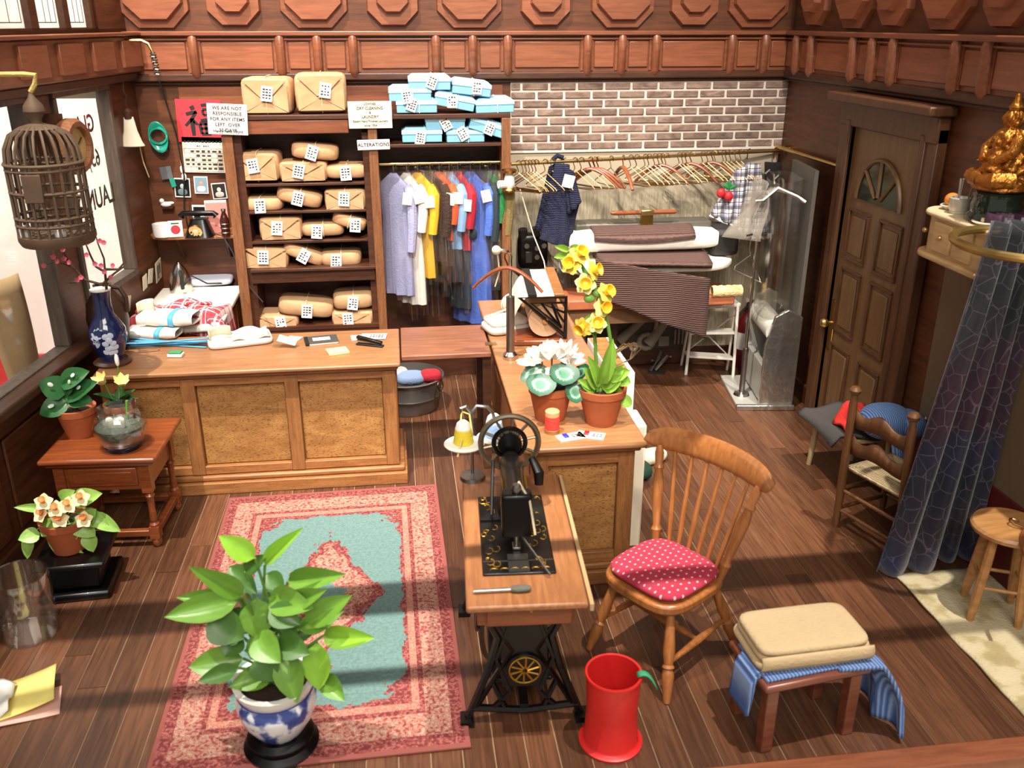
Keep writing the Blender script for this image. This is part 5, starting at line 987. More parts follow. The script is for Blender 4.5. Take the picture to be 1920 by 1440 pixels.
# ================================================================ things on the return counter
ZC = .906
c_ = PZ(957, 672, ZC); t = thing('garment_stand', 'short steel stand with a hook on the return counter', 'stand', c_)
M().lathe([(0,0),(.05,0),(.05,.03),(.03,.05),(0,.05)], 18).build('clear_base', CHROME, t); M().cyl((0,0,.04),(.0,0,.43), .028, n=16).build('sleeve_tube', STEEL, t)
M().tube([(0,0,.42),(0,0,.70),(-.02,0,.735),(-.07,0,.74)], .010, 7).build('rod', CHROME, t); M().pillow(.03,.03,.03,1).build('knotted_end', CREAM, t, loc=(-.09,0,.74)); M().tube([(-.085,0,.73),(-.07,0,.60),(-.1,0,.5)], .005, 5).build('string', STRING, t)
bowhanger('loose bowed wooden hanger on the counter stand', c_+Vector((-.02,-.02,.70)), R(-20))
c_ = PZ(950, 618, ZC); t = thing('white_parcel', 'folded white linen packet at the flap end of the counter', 'linen', c_, R(15)); M().pillow(.17,.13,.03,.4,(0,0,.03)).build('lower_fold', CLOTHW, t, 70); M().pillow(.15,.12,.02,.4,(.0,.01,.075)).build('upper_fold', WHITE, t, 70); M().tube([(-.14,.05,.10),(.1,.16,.11)], .007, 6).build('pencil', CREAM, t)
# paper roll cutter
t = thing('paper_cutter', 'kraft paper roll cutter with black iron brackets on the counter', 'paper cutter', (.98, 6.24, ZC), R(-4))
M().box(-.20,-.40,0,.18,.42,.04).build('base_board', W_TABLE, t, bevel=.01)
for y0 in (-.37, .36):
    m = M(); m.tube([(.16,y0,.04),(.16,y0,.34),(-.16,y0,.34),(.16,y0,.06)], .014, 6)
    for k in range(3): m.tube([(.15,y0,.30-.07*k),(-.08+.07*k,y0,.30-.0*k),(.13,y0,.12)], .009, 5)
    m.build('iron_bracket', BLACK, t)
KR2 = plain('roll_paper', '#b99674', .7); M().cyl((.02,-.36,.17),(.02,.35,.17), .115, n=26).build('paper_roll', KR2, t); M().cyl((.02,-.38,.17),(.02,.37,.17), .02).build('spindle', W_OAK, t)
M().box(-.10,-.36,.345,-.04,.35,.358).build('cutter_blade', BLACKM, t); M().box(-.04,-.36,.340,.08,.35,.350).build('guide_board', CREAM, t); M().box(.08,-.37,.335,.15,.36,.365).build('wood_bar', W_OAK, t, bevel=.006)
M().grid(lambda u, v: (-.08-.12*u, -.33+.6*v, .34-.17*u*u+.01*math.sin(18*v)*u), 8, 20).build('paper_end', CREAM, t, 80, solid=.003)
c_ = PZ(985, 560, ZC); t = thing('twine_ball', 'ball of cream twine behind the paper cutter', 'twine', (.83, 6.62, ZC)); M().pillow(.075,.075,.075,1,(0,0,.075)).build('ball', STRING, t)
for k in range(5): M().tube([(.077*math.cos(a_*.4)*math.cos(k*.6), .077*math.cos(a_*.4)*math.sin(k*.6), .075+.077*math.sin(a_*.4)) for a_ in range(16)], .005, 5, closed=True).build('strand', CREAM, t)
# cyclamen
c_ = PZ(1037, 796, ZC)+Vector((0,.1,0)); t = thing('potted_cyclamen', 'white cyclamen with patterned heart leaves in terracotta pot', 'potted plant', c_); pot(t, .125, .085, .205)
m_, nt, N, L, b_ = _nt('cyclamen_leaf'); b_.inputs['Roughness'].default_value = .4; tc = N.new('ShaderNodeTexCoord'); sp = N.new('ShaderNodeSeparateXYZ'); L.new(tc.outputs['Object'], sp.inputs[0])
rr_ = mth('ADD', mth('POWER', mth('MULTIPLY', mth('SUBTRACT', sp.outputs[0], .45), 2.0), 2), mth('POWER', mth('MULTIPLY', sp.outputs[1], 2.2), 2)); rr2 = mth('ADD', mth('SQRT', rr_), mth('MULTIPLY', mth('SUBTRACT', nse(20), .5), .35)); L.new(ramp(rr2, [(0, '#3a7d58'), (.4, '#4d8f6a'), (.55, '#9cc4aa'), (.66, '#2a6a46'), (1, '#1c4f36')], 'LINEAR'), b_.inputs['Base Color'])
lm_ = leafmesh('cyclamen_leaf', m_, .72, .5, .06, .12, heart=.14)
for (bx, by), (tx, ty), w_, dy in (((1060,684),(1056,722),.17,-.16),((1016,704),(1012,742),.17,-.18),((1018,690),(976,712),.10,-.1),((1078,718),(1082,756),.12,-.16),((1082,690),(1094,710),.13,-.02),((1005,690),(985,680),.08,.02),((1048,704),(1040,726),.10,-.05)):
    B = PY(bx, by, c_.y+dy*.6)-c_; T_ = PY(tx, ty, c_.y+dy)-c_; leaf(lm_, t, B, T_, w_, (0, -.8, .6)); M().tube([(0,0,.18), B*.6+Vector((0,0,.08)), B], .005, 5).build('stem', plain('cyc_stem', '#6a3b30', .5), t)
pw_ = leafmesh('white_petal', plain('white_petal', '#efe8dd', .6, var=.08), .8, .6, .1, .12)
for fx, fy, n, rr_, upv in ((1035,672,18,.12,.9),(1055,670,18,.115,1.),(1015,672,16,.105,.9),(1070,678,14,.10,.7),(998,680,14,.10,.5),(1018,694,8,.09,-.2)):
    f_ = PY(fx, fy, c_.y-.06)-c_
    for k in range(n):
        a_ = 2*math.pi*k/n+random.uniform(-.2, .2); e_ = random.uniform(.35, 1.2); d_ = Vector((math.cos(a_)*math.cos(e_), math.sin(a_)*math.cos(e_), math.sin(e_)*upv)); leaf(pw_, t, f_, f_+d_*rr_, .036, (0, -1, .4), 'petal')
    M().tube([(0,0,.18), f_*.7, f_], .005, 5).build('flower_stem', plain('cyc_stem2', '#8a4a3c', .5), t)
# daffodils
c_ = PZ(1133, 803, ZC)+Vector((0,.09,0)); t = thing('potted_daffodil', 'tall yellow daffodils in a terracotta pot at the counter corner', 'potted plant', c_); pot(t, .135, .085, .215)
LG = plain('daffodil_leaf', '#7fa83e', .4, var=.2, scale=4); ld = leafmesh('strap_leaf', LG, .95, .5, .22, .1)
for (bx, by), (tx, ty), w_ in (((1120,730),(1098,690),.07),((1122,725),(1105,670),.06),((1125,720),(1150,640),.08),((1130,725),(1152,680),.08),((1130,728),(1170,685),.07),((1140,710),(1180,695),.08),((1130,730),(1165,705),.09),((1150,710),(1182,718),.08),((1135,735),(1172,752),.10),((1160,745),(1185,760),.07),((1115,735),(1088,715),.06),((1110,728),(1086,712),.05)):
    B = PY(bx, by, c_.y-.03)-c_; T_ = PY(tx, ty, c_.y-.03-random.uniform(0,.1))-c_; leaf(ld, t, B, T_, w_, (0, -.85, .5))
def dp(x, y, d_=-.02): return PY(x, y, c_.y+d_)-c_
for st_ in ([(1120,735),(1118,680),(1115,625),(1118,590),(1122,560)], [(1125,735),(1150,670),(1140,610),(1128,570),(1118,545)], [(1118,545),(1105,520),(1085,490),(1065,470)]): M().tube([dp(*q) for q in st_], .010, 7).build('stem', STEM, t)
DY = plain('daffodil_yellow', '#e8cf55', .5, var=.12, scale=20); DO = plain('daffodil_cup', '#dfa91e', .5, var=.15); DP = plain('daffodil_pale', '#ece08a', .5, var=.1)
py_ = [leafmesh('petal', q, .8, .6, .08, .05) for q in (DY, DP)]
for fx, fy, k, ax_ in ((1118,606,1,(0,-.9,.4)),(1098,532,1,(-.2,-.9,.3)),(1128,575,1,(.4,-.9,.2)),(1134,550,0,(.5,-.6,.5)),(1110,508,0,(.7,-.5,.3)),(1072,495,0,(-.5,-.8,.4)),(1085,478,0,(.3,-.6,.6)),(1095,612,0,(-.7,-.6,-.2))):
    f_ = dp(fx, fy, -.07); flower(t, f_, 6, .076, .055, py_[k], .12, ax_); a3 = Vector(ax_).normalized(); q = a3.to_track_quat('Z', 'Y').to_matrix().to_4x4(); M().lathe([(.012,0),(.022,.03),(.034,.05),(.03,.05),(.015,.02)], 12).xf(Matrix.Translation(f_) @ q).build('cup', DO, t)
    M().tube([dp(1118 if fy > 540 else 1100, fy+20 if fy > 540 else 530), f_], .006, 5).build('flower_stem', STEM, t)
for (bx, by), (tx, ty) in (((1112,590),(1086,612)),((1065,470),(1042,462)),((1062,478),(1040,482)),((1070,468),(1085,460))): leaf(ld, t, dp(bx, by, -.04), dp(tx, ty, -.08), .035, (0, -.9, .4), 'bract')
for x, y in ((1105,560),(1122,550)): M().pillow(.03,.02,.022,.9).build('seed_pod', STEM, t, loc=dp(x, y, -.07))
c_ = PZ(1035, 810, ZC); t = thing('thread_spool', 'red thread spool on wooden reel at the counter front', 'thread spool', c_); M().lathe([(0,0),(.042,0),(.042,.02),(.036,.024),(0,.024)], 20).build('reel_base', W_OAK, t); M().lathe([(0,.024),(.040,.024),(.042,.06),(.040,.10),(0,.10)], 20).build('thread', plain('red_thread', '#d63a2e', .8, bump=.6, bscale=120), t); M().lathe([(0,.10),(.040,.10),(.040,.125),(.035,.13),(0,.13)], 20).build('reel_top', plain('reel_wood', '#d29a6a', .5), t)
for k, (px, py, rz, col, nm) in enumerate(((1070,820,14,'#2b34a0','left button card with blue snaps at the counter front'),(1108,817,-22,'#b5262c','right button card with red snaps at the counter front'))):
    t = thing('button_card', nm, 'card', PZ(px, py, ZC), R(rz), 'button cards'); M().box(-.075,-.04,0,.075,.04,.006).build('card', WHITE, t); M().box(-.04,-.012,.006,-.012,.03,.016).build('snap', plain('snap_'+str(k), col, .4), t, bevel=.004); dots(.06, .04, 2, 3, k, GREYT, t, z=.006).location = (.035, 0, 0)
t = thing('hanger_carton', 'white carton of wire hangers behind the daffodils', 'carton', (1.345, 5.55, 0), 0); M().box(-.065,-.35,0,.10,.35,.93).build('box', WHITE, t, bevel=.004); M().box(-.055,-.335,.93,.065,.335,.935).build('hanger_stack', W_PANEL, t)
for k in range(3): M().tube([(-.05+.02*k,-.2+.05*k,.95),(.0+.03*k,-.1,.97+.01*k),(.1+.03*k,-.05,1.02),(.15+.03*k,-.09,1.0),(.1,-.22,.97),(.0,-.26,.95)], .006, 5, closed=True).build('wire_hanger', WIRE, t)
t = thing('paper_bag', 'cream paper bag standing on the floor against the return counter', 'bag', (1.33, 4.76, 0), 0); M().box(-.05,-.12,0,.05,.12,.82).build('bag', CREAM, t, bevel=.012)
t = thing('leaf_print_cloth', 'dark green leaf-print cloth and cream roll on the floor', 'cloth', PZ(1207, 890, 0)+Vector((0,.02,.0)), R(20)); M().pillow(.07,.13,.06,.7,(-.05,0,.06)).build('green_cloth', plain('green_leaf_print', '#1c3a2a', .85, var=.9, scale=18), t, 70); M().pillow(.15,.07,.05,.7,(.13,.12,.05)).build('cream_roll', CREAMCL, t, 70)
# ================================================================ tub under the flap
t = thing('wash_tub', 'round galvanised washtub holding laundry under the counter flap', 'tub', (.02, 7.02, 0)); M().lathe([(0,0),(.24,0),(.25,.02),(.265,.12),(.275,.13),(.27,.14),(.285,.27),(.295,.28),(.28,.285),(.265,.14),(.235,.02),(0,.02)], 30).build('tub', plain('galvanised', '#7b766f', .4, .7, var=.25, scale=8), t)
rg = M().tube([(.305+.0*i, .045*math.cos(i*.5236), .23+.045*math.sin(i*.5236)) for i in range(12)], .007, 6, closed=True).build('ring_handle', CHROME, t, rot=(0,0,-.6)); M().pillow(.09,.08,.05,.7,(.18,-.1,.30)).build('red_cloth', plain('red_cloth', '#a8202a', .9, bump=.4), t, 70); M().pillow(.12,.1,.05,.7,(.02,-.1,.29)).build('blue_cloth', plain('pale_blue_cloth', '#7f93b4', .9, bump=.4), t, 70); M().pillow(.1,.1,.05,.7,(-.1,0,.29)).build('cream_cloth', CREAMCL, t, 70)
# ================================================================ ladder, floor tool, extinguisher, bagging machine
t = thing('step_ladder', 'small white metal stepladder standing in front of the back wall', 'ladder', (0, 0, 0))
fl_, fr_ = PZ(1286, 702, 0), PZ(1374, 712, 0); tl_, tr_ = PY(1300, 575, 7.45), PY(1384, 568, 7.35); WP = plain('chipped_white', '#d9d2c6', .5, var=.12, scale=20)
for a_, b_2 in ((fl_, tl_), (fr_, tr_)): M().tube([a_, b_2], .014, 8).build('front_leg', WP, t); M().tube([a_+Vector((.03,.24,0)), b_2+Vector((0,.04,0))], .012, 8).build('rear_leg', WP, t)
for k in (.28, .62): a_ = fl_.lerp(tl_, k); b_2 = fr_.lerp(tr_, k); m = M(); d_ = Vector((0,.13,0)); m.add([a_, b_2, b_2+d_, a_+d_]+[q-Vector((0,0,.02)) for q in (a_, b_2, b_2+d_, a_+d_)], [(0,1,2,3),(7,6,5,4),(0,4,5,1),(1,5,6,2),(2,6,7,3),(3,7,4,0)]); m.build('tread', WP, t, bevel=.004)
m = M(); d_ = Vector((0,.2,0)); a_, b_2 = tl_-Vector((.03,.02,0)), tr_+Vector((.02,-.02,0)); m.add([a_, b_2, b_2+d_, a_+d_]+[q-Vector((0,0,.03)) for q in (a_, b_2, b_2+d_, a_+d_)], [(0,1,2,3),(7,6,5,4),(0,4,5,1),(1,5,6,2),(2,6,7,3),(3,7,4,0)]); m.build('top_step', WP, t, bevel=.006)
bl, br_ = fl_+Vector((.03,.24,0)), fr_+Vector((.03,.24,0)); tl2, tr2 = tl_+Vector((0,.05,-.12)), tr_+Vector((0,.05,-.12)); M().tube([bl.lerp(tl2,.25), tr2], .017, 6, flat=.4).build('cross_brace', WP, t); M().tube([br_.lerp(tr2,.25), tl2], .017, 6, flat=.4).build('cross_brace', WP, t)
t = thing('floor_clamp', 'small metal clamp tool lying on the floor by the ladder', 'clamp', PZ(1235, 700, 0), R(-20)); M().box(-.10,-.03,0,.06,.03,.015).build('base_plate', BLACKM, t); M().tube([(-.08,0,.015),(-.02,.1,.10),(.0,.16,.16)], .014, 6).build('arm', STEEL, t); M().tube([(-.04,.02,.02),(.06,.14,.12),(.09,.18,.10)], .02, 8).build('lever', CHROME, t); M().lathe([(.02,-.01),(.02,.01)], 12, (-.07,.05,.11)).build('wheel', STEEL, t)
t = thing('fire_extinguisher', 'shade-darkened red fire extinguisher standing in the back right corner', 'extinguisher', (3.14, 7.60, 0)); RE = plain('extinguisher_shaded_red', '#5e0d10', .35, coat=.2); M().lathe([(0,0),(.085,0),(.09,.02),(.09,.40),(.07,.48),(.03,.52),(.03,.55),(0,.55)], 20).build('cylinder', RE, t); lb = M().lathe([(.091,.18),(.0925,.18),(.0925,.34),(.091,.34)], 20).build('label', WHITE, t); M().tube([(0,0,.54),(0,0,.60),(.08,0,.63)], .018, 8).build('valve', BLACKM, t); M().tube([(0,0,.58),(-.1,-.03,.5),(-.11,-.03,.25)], .013, 8).build('hose', BLACKM, t)  # the red is darkened to carry the shade of the corner
for k in range(3): M().box(-.03,-.096,.21+.04*k,.03,-.093,.235+.04*k).build('label_print', INK, lb, 0)
# garment bagger
SIL = plain('silver_panel', '#aeaba2', .45, .3, var=.1, scale=5); SILF = plain('crinkled_foil', '#b8b5ad', .22, .9, var=.25, scale=20, bump=.6, bscale=18)
t = thing('bagging_machine', 'silver garment bagging machine with clear film roll beside the door', 'bagging machine', (3.01, 6.92, 0), R(-8))
M().box(-.24,-.36,0,.22,.36,.03).build('base', SIL, t, bevel=.006); M().box(-.25,-.38,0,.23,-.34,.045).build('foil_edge', SILF, t, bevel=.008)
prof = [(-.06,.03),(.22,.03),(.22,.80),(.10,.86),(.0,.80),(-.06,.55)]
for y0, nm in ((-.34, SILF), (.30, SIL)):
    m = M(); n = len(prof); m.add([(x, y0, z) for x, z in prof]+[(x, y0+.035, z) for x, z in prof], [tuple(range(n)), tuple(range(2*n-1, n-1, -1))]+[(i, i+n, (i+1)%n+n, (i+1)%n) for i in range(n)]); m.build('side_cheek', nm, t, 0, bevel=.006)
M().cyl((.04,-.30,.66),(.04,.30,.66), .095, n=24).build('film_roll', plain('film_white', '#c9c6bb', .35), t); M().cyl((.04,-.33,.66),(.04,.33,.66), .03).build('roll_core', STEEL, t)
M().box(-.05,-.31,.05,.0,.31,.36).build('front_panel', SIL, t, bevel=.006); M().box(.18,-.31,.03,.21,.31,1.95).build('back_board', plain('dull_grey', '#6e6960', .5, .3), t)
M().cyl((-.15,-.1,.03),(-.15,-.1,.45), .024, n=14).build('post', STEEL, t); M().cyl((-.15,-.1,.45),(-.15,-.1,1.40), .013, n=12).build('post_rod', CHROME, t); M().lathe([(0,.03),(.07,.03),(.06,.05),(.03,.06),(0,.06)], 16, (-.15,-.1,0)).build('post_foot', CHROME, t); M().tube([(-.15,-.1,1.40),(-.19,-.1,1.42),(-.24,-.1,1.41)], .014, 7).build('post_arm', CHROME, t)
CF = clear('machine_film', (.88,.87,.84), .2, .16, (.8,.78,.74), .35)
M().grid(lambda u, v: (.05+.12*math.cos(2*math.pi*u), .26*math.copysign(abs(math.sin(2*math.pi*u))**.7, math.sin(2*math.pi*u)), .75+1.1*v+.02*math.sin(9*u)), 28, 8, cu=True).build('film_tube', CF, t, 80)
M().tube([(-.20,-.1,1.40),(-.205,-.1,1.30),(-.19,-.1,1.25),(-.30,-.1,1.16),(-.31,-.1,1.13),(-.08,-.1,1.02),(-.09,-.1,1.04),(-.19,-.1,1.25)], .0055, 5).build('small_hanger', CHROME, t)
m = M()
for k in range(5): m = M(); y0 = -.18+.05*k; M().tube([(-.16,y0,1.70-.01*k),(-.05,y0,1.80-.01*k),(.10,y0-.03,1.74),(.16,y0-.05,1.70)], .016, 7).build('bag_hanger', CHROME, t)
for y0 in (-.16, .12): M().tube([(0,y0,1.78),(-.01,y0,1.86),(-.05,y0,1.89),(-.08,y0,1.86)], .011, 7).build('bag_hook', CHROME, t)
FS = film('folded_film', '#b9b1a2', .38)
M().grid(lambda u, v: (-.13-.22*u*v+.02*math.sin(5*v), -.20+.40*u, 1.78-.40*v-.05*u), 10, 8).build('loose_bag', FS, t, 80, solid=.004); M().grid(lambda u, v: (-.11-.10*v+.02*math.sin(4*u), -.12+.40*u, 1.82-.30*v), 10, 8).build('loose_bag', FS, t, 80, solid=.004)
# ================================================================ treadle sewing machine
W_SEW = wood('sewing_table_wood', '#84522f', '#a26c43', axis=1, scale=5, stretch=10, rough=.38)
t = thing('sewing_table', 'treadle sewing table with black ornate iron stand', 'sewing table', (.493, 3.67, 0), R(-3.4))
M().box(-.258,-.59,.728,.252,.57,.76).build('top', W_SEW, t, bevel=.010); M().box(.256,-.59,.718,.275,.56,.757).build('folding_leaf', plain('pale_edge', '#b8946a', .5), t, bevel=.004)
M().box(-.21,-.46,.57,.21,.46,.728).build('apron', W_TABLE, t, bevel=.004); dw = M().box(-.17,-.485,.58,.20,-.46,.718).build('drawer', W_TABLE, t, bevel=.005); M().pillow(.012,.012,.012,1).build('drawer_knob', BRASS, dw, loc=(.02,-.495,.665))
IR = BLACK; ZK = 1.42
for y0 in (-.41, .42):
    m = M(); B = lambda *p, r=.014: m.tube([(x*.92, y0, z*ZK) for x, z in p], r, 6)
    for s in (-1, 1):
        B((s*.20,.43),(s*.13,.33),(s*.17,.22),(s*.27,.04),(s*.285,.01), r=.018); B((s*.05,.43),(s*.14,.25),(s*.07,.12),(s*.15,.06)); B((s*.19,.43),(s*.06,.28),(s*.16,.16),(s*.24,.06)); B((s*.16,.16),(s*.10,.06)); m.box(s*.265-.03,y0-.04,0,s*.265+.03,y0+.04,.03)
    B((-.27,.06),(0,.04),(.27,.06), r=.018); m.build('end_frame', IR, t)
    if y0 < 0:
        M().cyl((0,y0-.02,.30),(0,y0,.30), .085, n=24).build('medallion', IR, t)
        gm = M()
        for k in range(10): a_ = k*.628; gm.tube([(.012*math.cos(a_), y0-.024, .30+.012*math.sin(a_)), (.065*math.cos(a_+.25), y0-.024, .30+.065*math.sin(a_+.25))], .005, 5)
        gm.tube([(.07*math.cos(i*.2618), y0-.023, .30+.07*math.sin(i*.2618)) for i in range(24)], .004, 5, closed=True); gm.build('gilt_scroll', GOLD, t)['kind'] = 'stuff'
        M().box(-.10,y0-.008,.20,.10,y0+.012,.61).build('centre_plate', IR, t)
M().box(-.02,-.41,.06,.02,.42,.09).build('tie_bar', IR, t); M().box(-.15,-.25,.08,.15,.2,.10).build('treadle', IR, t, bevel=.01); M().tube([(-.20, .18+.20*math.cos(i*.3142), .32+.20*math.sin(i*.3142)) for i in range(20)], .014, 6, closed=True).build('drive_wheel', IR, t)
SZ = .761
t = thing('sewing_machine', 'black and gold sewing machine with spoked handwheel on the treadle table', 'sewing machine', (.472, 3.655, SZ), R(-3.4)); t.scale = (.92, .92, .92)
bed = M().box(-.175,-.385,0,.175,.37,.012).build('bed_plate', BLACK, t, bevel=.006)
gm = M(); rr = random.Random(3)
for sx in (-1, 1):
    for k in range(16):
        cx_, cy_ = sx*rr.uniform(.075,.155), rr.uniform(-.33,.33); q_ = rr.uniform(.5,1.1); w0 = rr.uniform(0,6); pts = [(cx_+.024*q_*math.cos(w0+a_*.7)*(1-a_*.1), cy_+.034*q_*math.sin(w0+a_*.7)*(1-.1*a_)+.003*a_, .0135) for a_ in range(8)]; gm.tube(pts, .0028, 4)
for k in range(6): cx_, cy_ = -.12+.05*k, -.35; gm.tube([(cx_+.018*math.cos(a_*.6), cy_+.010*math.sin(a_*.6), .0135) for a_ in range(7)], .0028, 4)
gm.build('gilt_scroll', GOLD, bed)['kind'] = 'stuff'; M().box(-.17,-.28,.012,.17,-.275,.0145).build('steel_slide', STEEL, bed); M().box(-.05,-.37,.012,.05,-.22,.0145).build('needle_plate', STEEL, bed)
# column at the back, arm forward, head at the front
M().grid(lambda u, v: (lambda a_, w_: (w_*math.copysign(abs(math.cos(a_))**.55, math.cos(a_)), .22+.07*math.copysign(abs(math.sin(a_))**.55, math.sin(a_)), .01+.26*v))(2*math.pi*u, .075-.02*math.sin(math.pi*v*.8)), 24, 8, cu=True).build('column', BLACK, t, 70)
M().tube([(0,.30,.26),(0,.22,.275),(0,.05,.275),(0,-.10,.27),(0,-.15,.265)], [.055,.062,.052,.055,.06], 16).build('arm', BLACK, t); M().box(-.075,-.20,.09,.075,-.115,.325).build('head', BLACK, t, bevel=.014)
M().box(-.065,-.205,.10,.065,-.2,.315).build('face_plate', plain('dark_face', '#040405', .35, spec=.25), t, bevel=.003); M().cyl((0,-.16,.02),(0,-.16,.10), .012).build('needle_bar', STEEL, t); M().box(-.02,-.19,.013,.02,-.13,.03).build('presser_foot', STEEL, t, bevel=.004); M().lathe([(0,0),(.022,0),(.026,.02),(.018,.04),(0,.04)], 14, (0,-.16,.325)).build('top_cap', STEEL, t)
gm = M(); [gm.tube([(s*.058, .0+.03*k, .25+.02*math.sin(k*2)), (s*.060, .02+.03*k, .28+.01*math.cos(k))], .004, 4) for s in (-1,1) for k in range(-2,4)]; gm.build('gilt_lettering', GOLD, t)
WH = plain('bronze_rim', '#7d705c', .35, .8, var=.2); wy = .37; wz = .335
M().tube([(.155*math.cos(i*math.pi/20), wy, wz+.155*math.sin(i*math.pi/20)) for i in range(40)], .016, 8, closed=True).build('handwheel_rim', WH, t); M().cyl((0,wy-.03,wz),(0,wy+.03,wz), .065, n=24).build('wheel_hub', BLACK, t); M().tube([(.085*math.cos(i*math.pi/14), wy-.005, wz+.085*math.sin(i*math.pi/14)) for i in range(28)], .013, 6, closed=True).build('inner_ring', BLACK, t)
for k in range(10): a_ = k*math.pi/5+.2; M().tube([(.06*math.cos(a_), wy, wz+.06*math.sin(a_)), (.15*math.cos(a_), wy, wz+.15*math.sin(a_))], .008, 6).build('spoke', WH, t)
M().tube([(.12,wy-.02,wz-.09),(.15,wy-.1,wz-.14),(.15,wy-.11,wz-.2)], [.02,.03,.024], 10).build('crank_handle', BLACK, t); M().tube([(-.09,wy-.01,wz-.1),(-.11,.15,.02)], .009, 6).build('belt_guard', BLACK, t); M().box(-.17,.10,.0,-.05,.13,.02).build('belt_bar', BLACK, t)
M().tube([(.01,-.14,.37),(.06,-.2,.30),(.085,-.24,.13)], .006, 5).build('thread_lever', plain('ivory_rod', '#d8c6a4', .5), t); M().tube([(.02,-.19,.10),(.14,-.42,.02)], .006, 6).build('cloth_guide', STEEL, t)
t = thing('seam_ripper', 'small steel tool with dark brush end on the front of the sewing table', 'tool', PZ(950, 1110, SZ), R(-2)); M().cyl((-.14,0,.012),(.02,0,.012), .008).build('shaft', CHROME, t); M().pillow(.045,.02,.012,.7,(.06,0,.014)).build('brush_end', plain('grey_bristle', '#5c5a50', .9, bump=.5), t)
c_ = PZ(886, 896, SZ); t = thing('thread_stand', 'grey wire stand holding a yellow and a blue thread cone', 'thread stand', c_); t.scale = (.92, .92, .92)
M().lathe([(0,0),(.075,0),(.07,.02),(.02,.03),(0,.03)], 20).build('base', STEEL, t); M().cyl((0,0,.02),(0,0,.42), .009).build('post', STEEL, t); M().lathe([(0,.22),(.105,.225),(.115,.235),(.1,.245),(0,.24)], 24).build('tray', WHITEM, t, loc=(-.045,-.03,0)); M().lathe([(0,.22),(.09,.225),(.10,.235),(.085,.245),(0,.24)], 24).build('tray', WHITEM, t, loc=(.13,.04,0))
for x, y, cb in ((-.05,-.03,plain('yellow_thread', '#ddc42e', .8, bump=.5, bscale=120)), (.13,.04,plain('blue_thread', '#8fb0d8', .8, bump=.5, bscale=120))):
    cn = M().lathe([(0,.245),(.058,.245),(.055,.27),(.045,.33),(0,.34)], 20).build('thread_cone', cb, t, loc=(x, y, 0)); M().lathe([(0,.33),(.046,.325),(.036,.36),(.02,.375),(0,.378)], 18).build('cone_top', WHITE, cn)
M().tube([(0,0,.41),(-.03,0,.45),(-.06,0,.44),(-.06,0,.41)], .010, 6).build('thread_arm', STEEL, t); M().tube([(0,0,.41),(.03,0,.45),(.09,0,.44),(.12,0,.40),(.13,.02,.36)], .010, 6).build('thread_arm', STEEL, t); M().tube([(-.06,-.02,.37),(-.055,0,.42),(-.01,0,.40),(.0,-.02,.30),(-.02,-.04,.25)], .006, 5).build('yellow_strand', plain('yellow_strand', '#d8c870', .8), t); M().tube([(-.06,-.1,.30),(-.09,-.12,.2)], .006, 5).build('loose_end', plain('yellow_strand2', '#d8c870', .8), t)
# ================================================================ windsor chair
W_CH = wood('honey_pine', '#8c5228', '#ad6f3a', axis=2, scale=4, stretch=9, rough=.32, coat=.3)
t = thing('windsor_chair', 'honey pine spindle-back chair with red dotted cushion', 'chair', (1.235, 3.665, 0), R(-56))
def seatpt(a_, r_): return (.245*r_*math.copysign(abs(math.cos(a_))**.55, math.cos(a_)), -.02+.25*r_*math.copysign(abs(math.sin(a_))**.6, math.sin(a_)))
sp_ = [seatpt(2*math.pi*i/32, 1) for i in range(32)]; M().prism(sp_, .425, .475).build('seat', W_CH, t, bevel=.012)
LEGP = [(0,.017),(.05,.02),(.18,.026),(.30,.03),(.36,.022),(.38,.03),(.41,.022),(.55,.03),(.75,.024),(.9,.02),(1,.018)]
LG = {(-1,-1): ((-.17,-.17,.43), (-.25,-.27,0)), (1,-1): ((.17,-.17,.43), (.27,-.28,0)), (-1,1): ((-.16,.16,.43), (-.25,.30,0)), (1,1): ((.16,.16,.43), (.22,.33,0))}
for k_, (a_, b_2) in LG.items(): M().turned(b_2, a_, LEGP, 12).build('leg', W_CH, t)
def lp(k_, f_): return Vector(LG[k_][1]).lerp(Vector(LG[k_][0]), f_)
SP = [(0,.010),(.2,.014),(.5,.02),(.8,.014),(1,.010)]
for s in (-1, 1): M().turned(lp((s,-1), .42), lp((s,1), .42), SP, 10).build('stretcher', W_CH, t)
M().turned(lp((-1,-1), .42).lerp(lp((-1,1), .42), .5), lp((1,-1), .42).lerp(lp((1,1), .42), .5), SP, 10).build('stretcher', W_CH, t)
def cy(x): return .335-.10*(x/.36)**2+.0
for s in (-1, 1): M().turned((s*.205,.155,.47), (s*.30,cy(.30)-.01,.98), [(0,.018),(.12,.022),(.16,.028),(.2,.018),(.45,.026),(.62,.03),(.75,.02),(.78,.028),(.82,.02),(.92,.024),(1,.016)], 12).build('back_post', W_CH, t)
for k in range(6): x = -.155+.062*k; M().turned((x*.95,.19,.47), (x*1.45,cy(x*1.45)-.005,.98), [(0,.010),(.3,.014),(.7,.011),(1,.009)], 8).build('spindle', W_CH, t)
def crest(u, v):
    s = (u*2-1); s = math.copysign(abs(s)**.8, s); x = .375*s; h_ = .062*max(.12, 1-abs(s)**9)**.5*(1-.12*abs(s)**2); a_ = 2*math.pi*v; return (x, cy(x*.93)-.0+.02*math.cos(a_)+.02*math.sin(a_), 1.02+h_*math.sin(a_)-.01*abs(s)**3)
m = M(); m.grid(crest, 26, 12, cv=True); m.f += [tuple(j*26 for j in range(12)), tuple(j*26+25 for j in range(11, -1, -1))]; m.build('crest_rail', W_CH, t, 60)
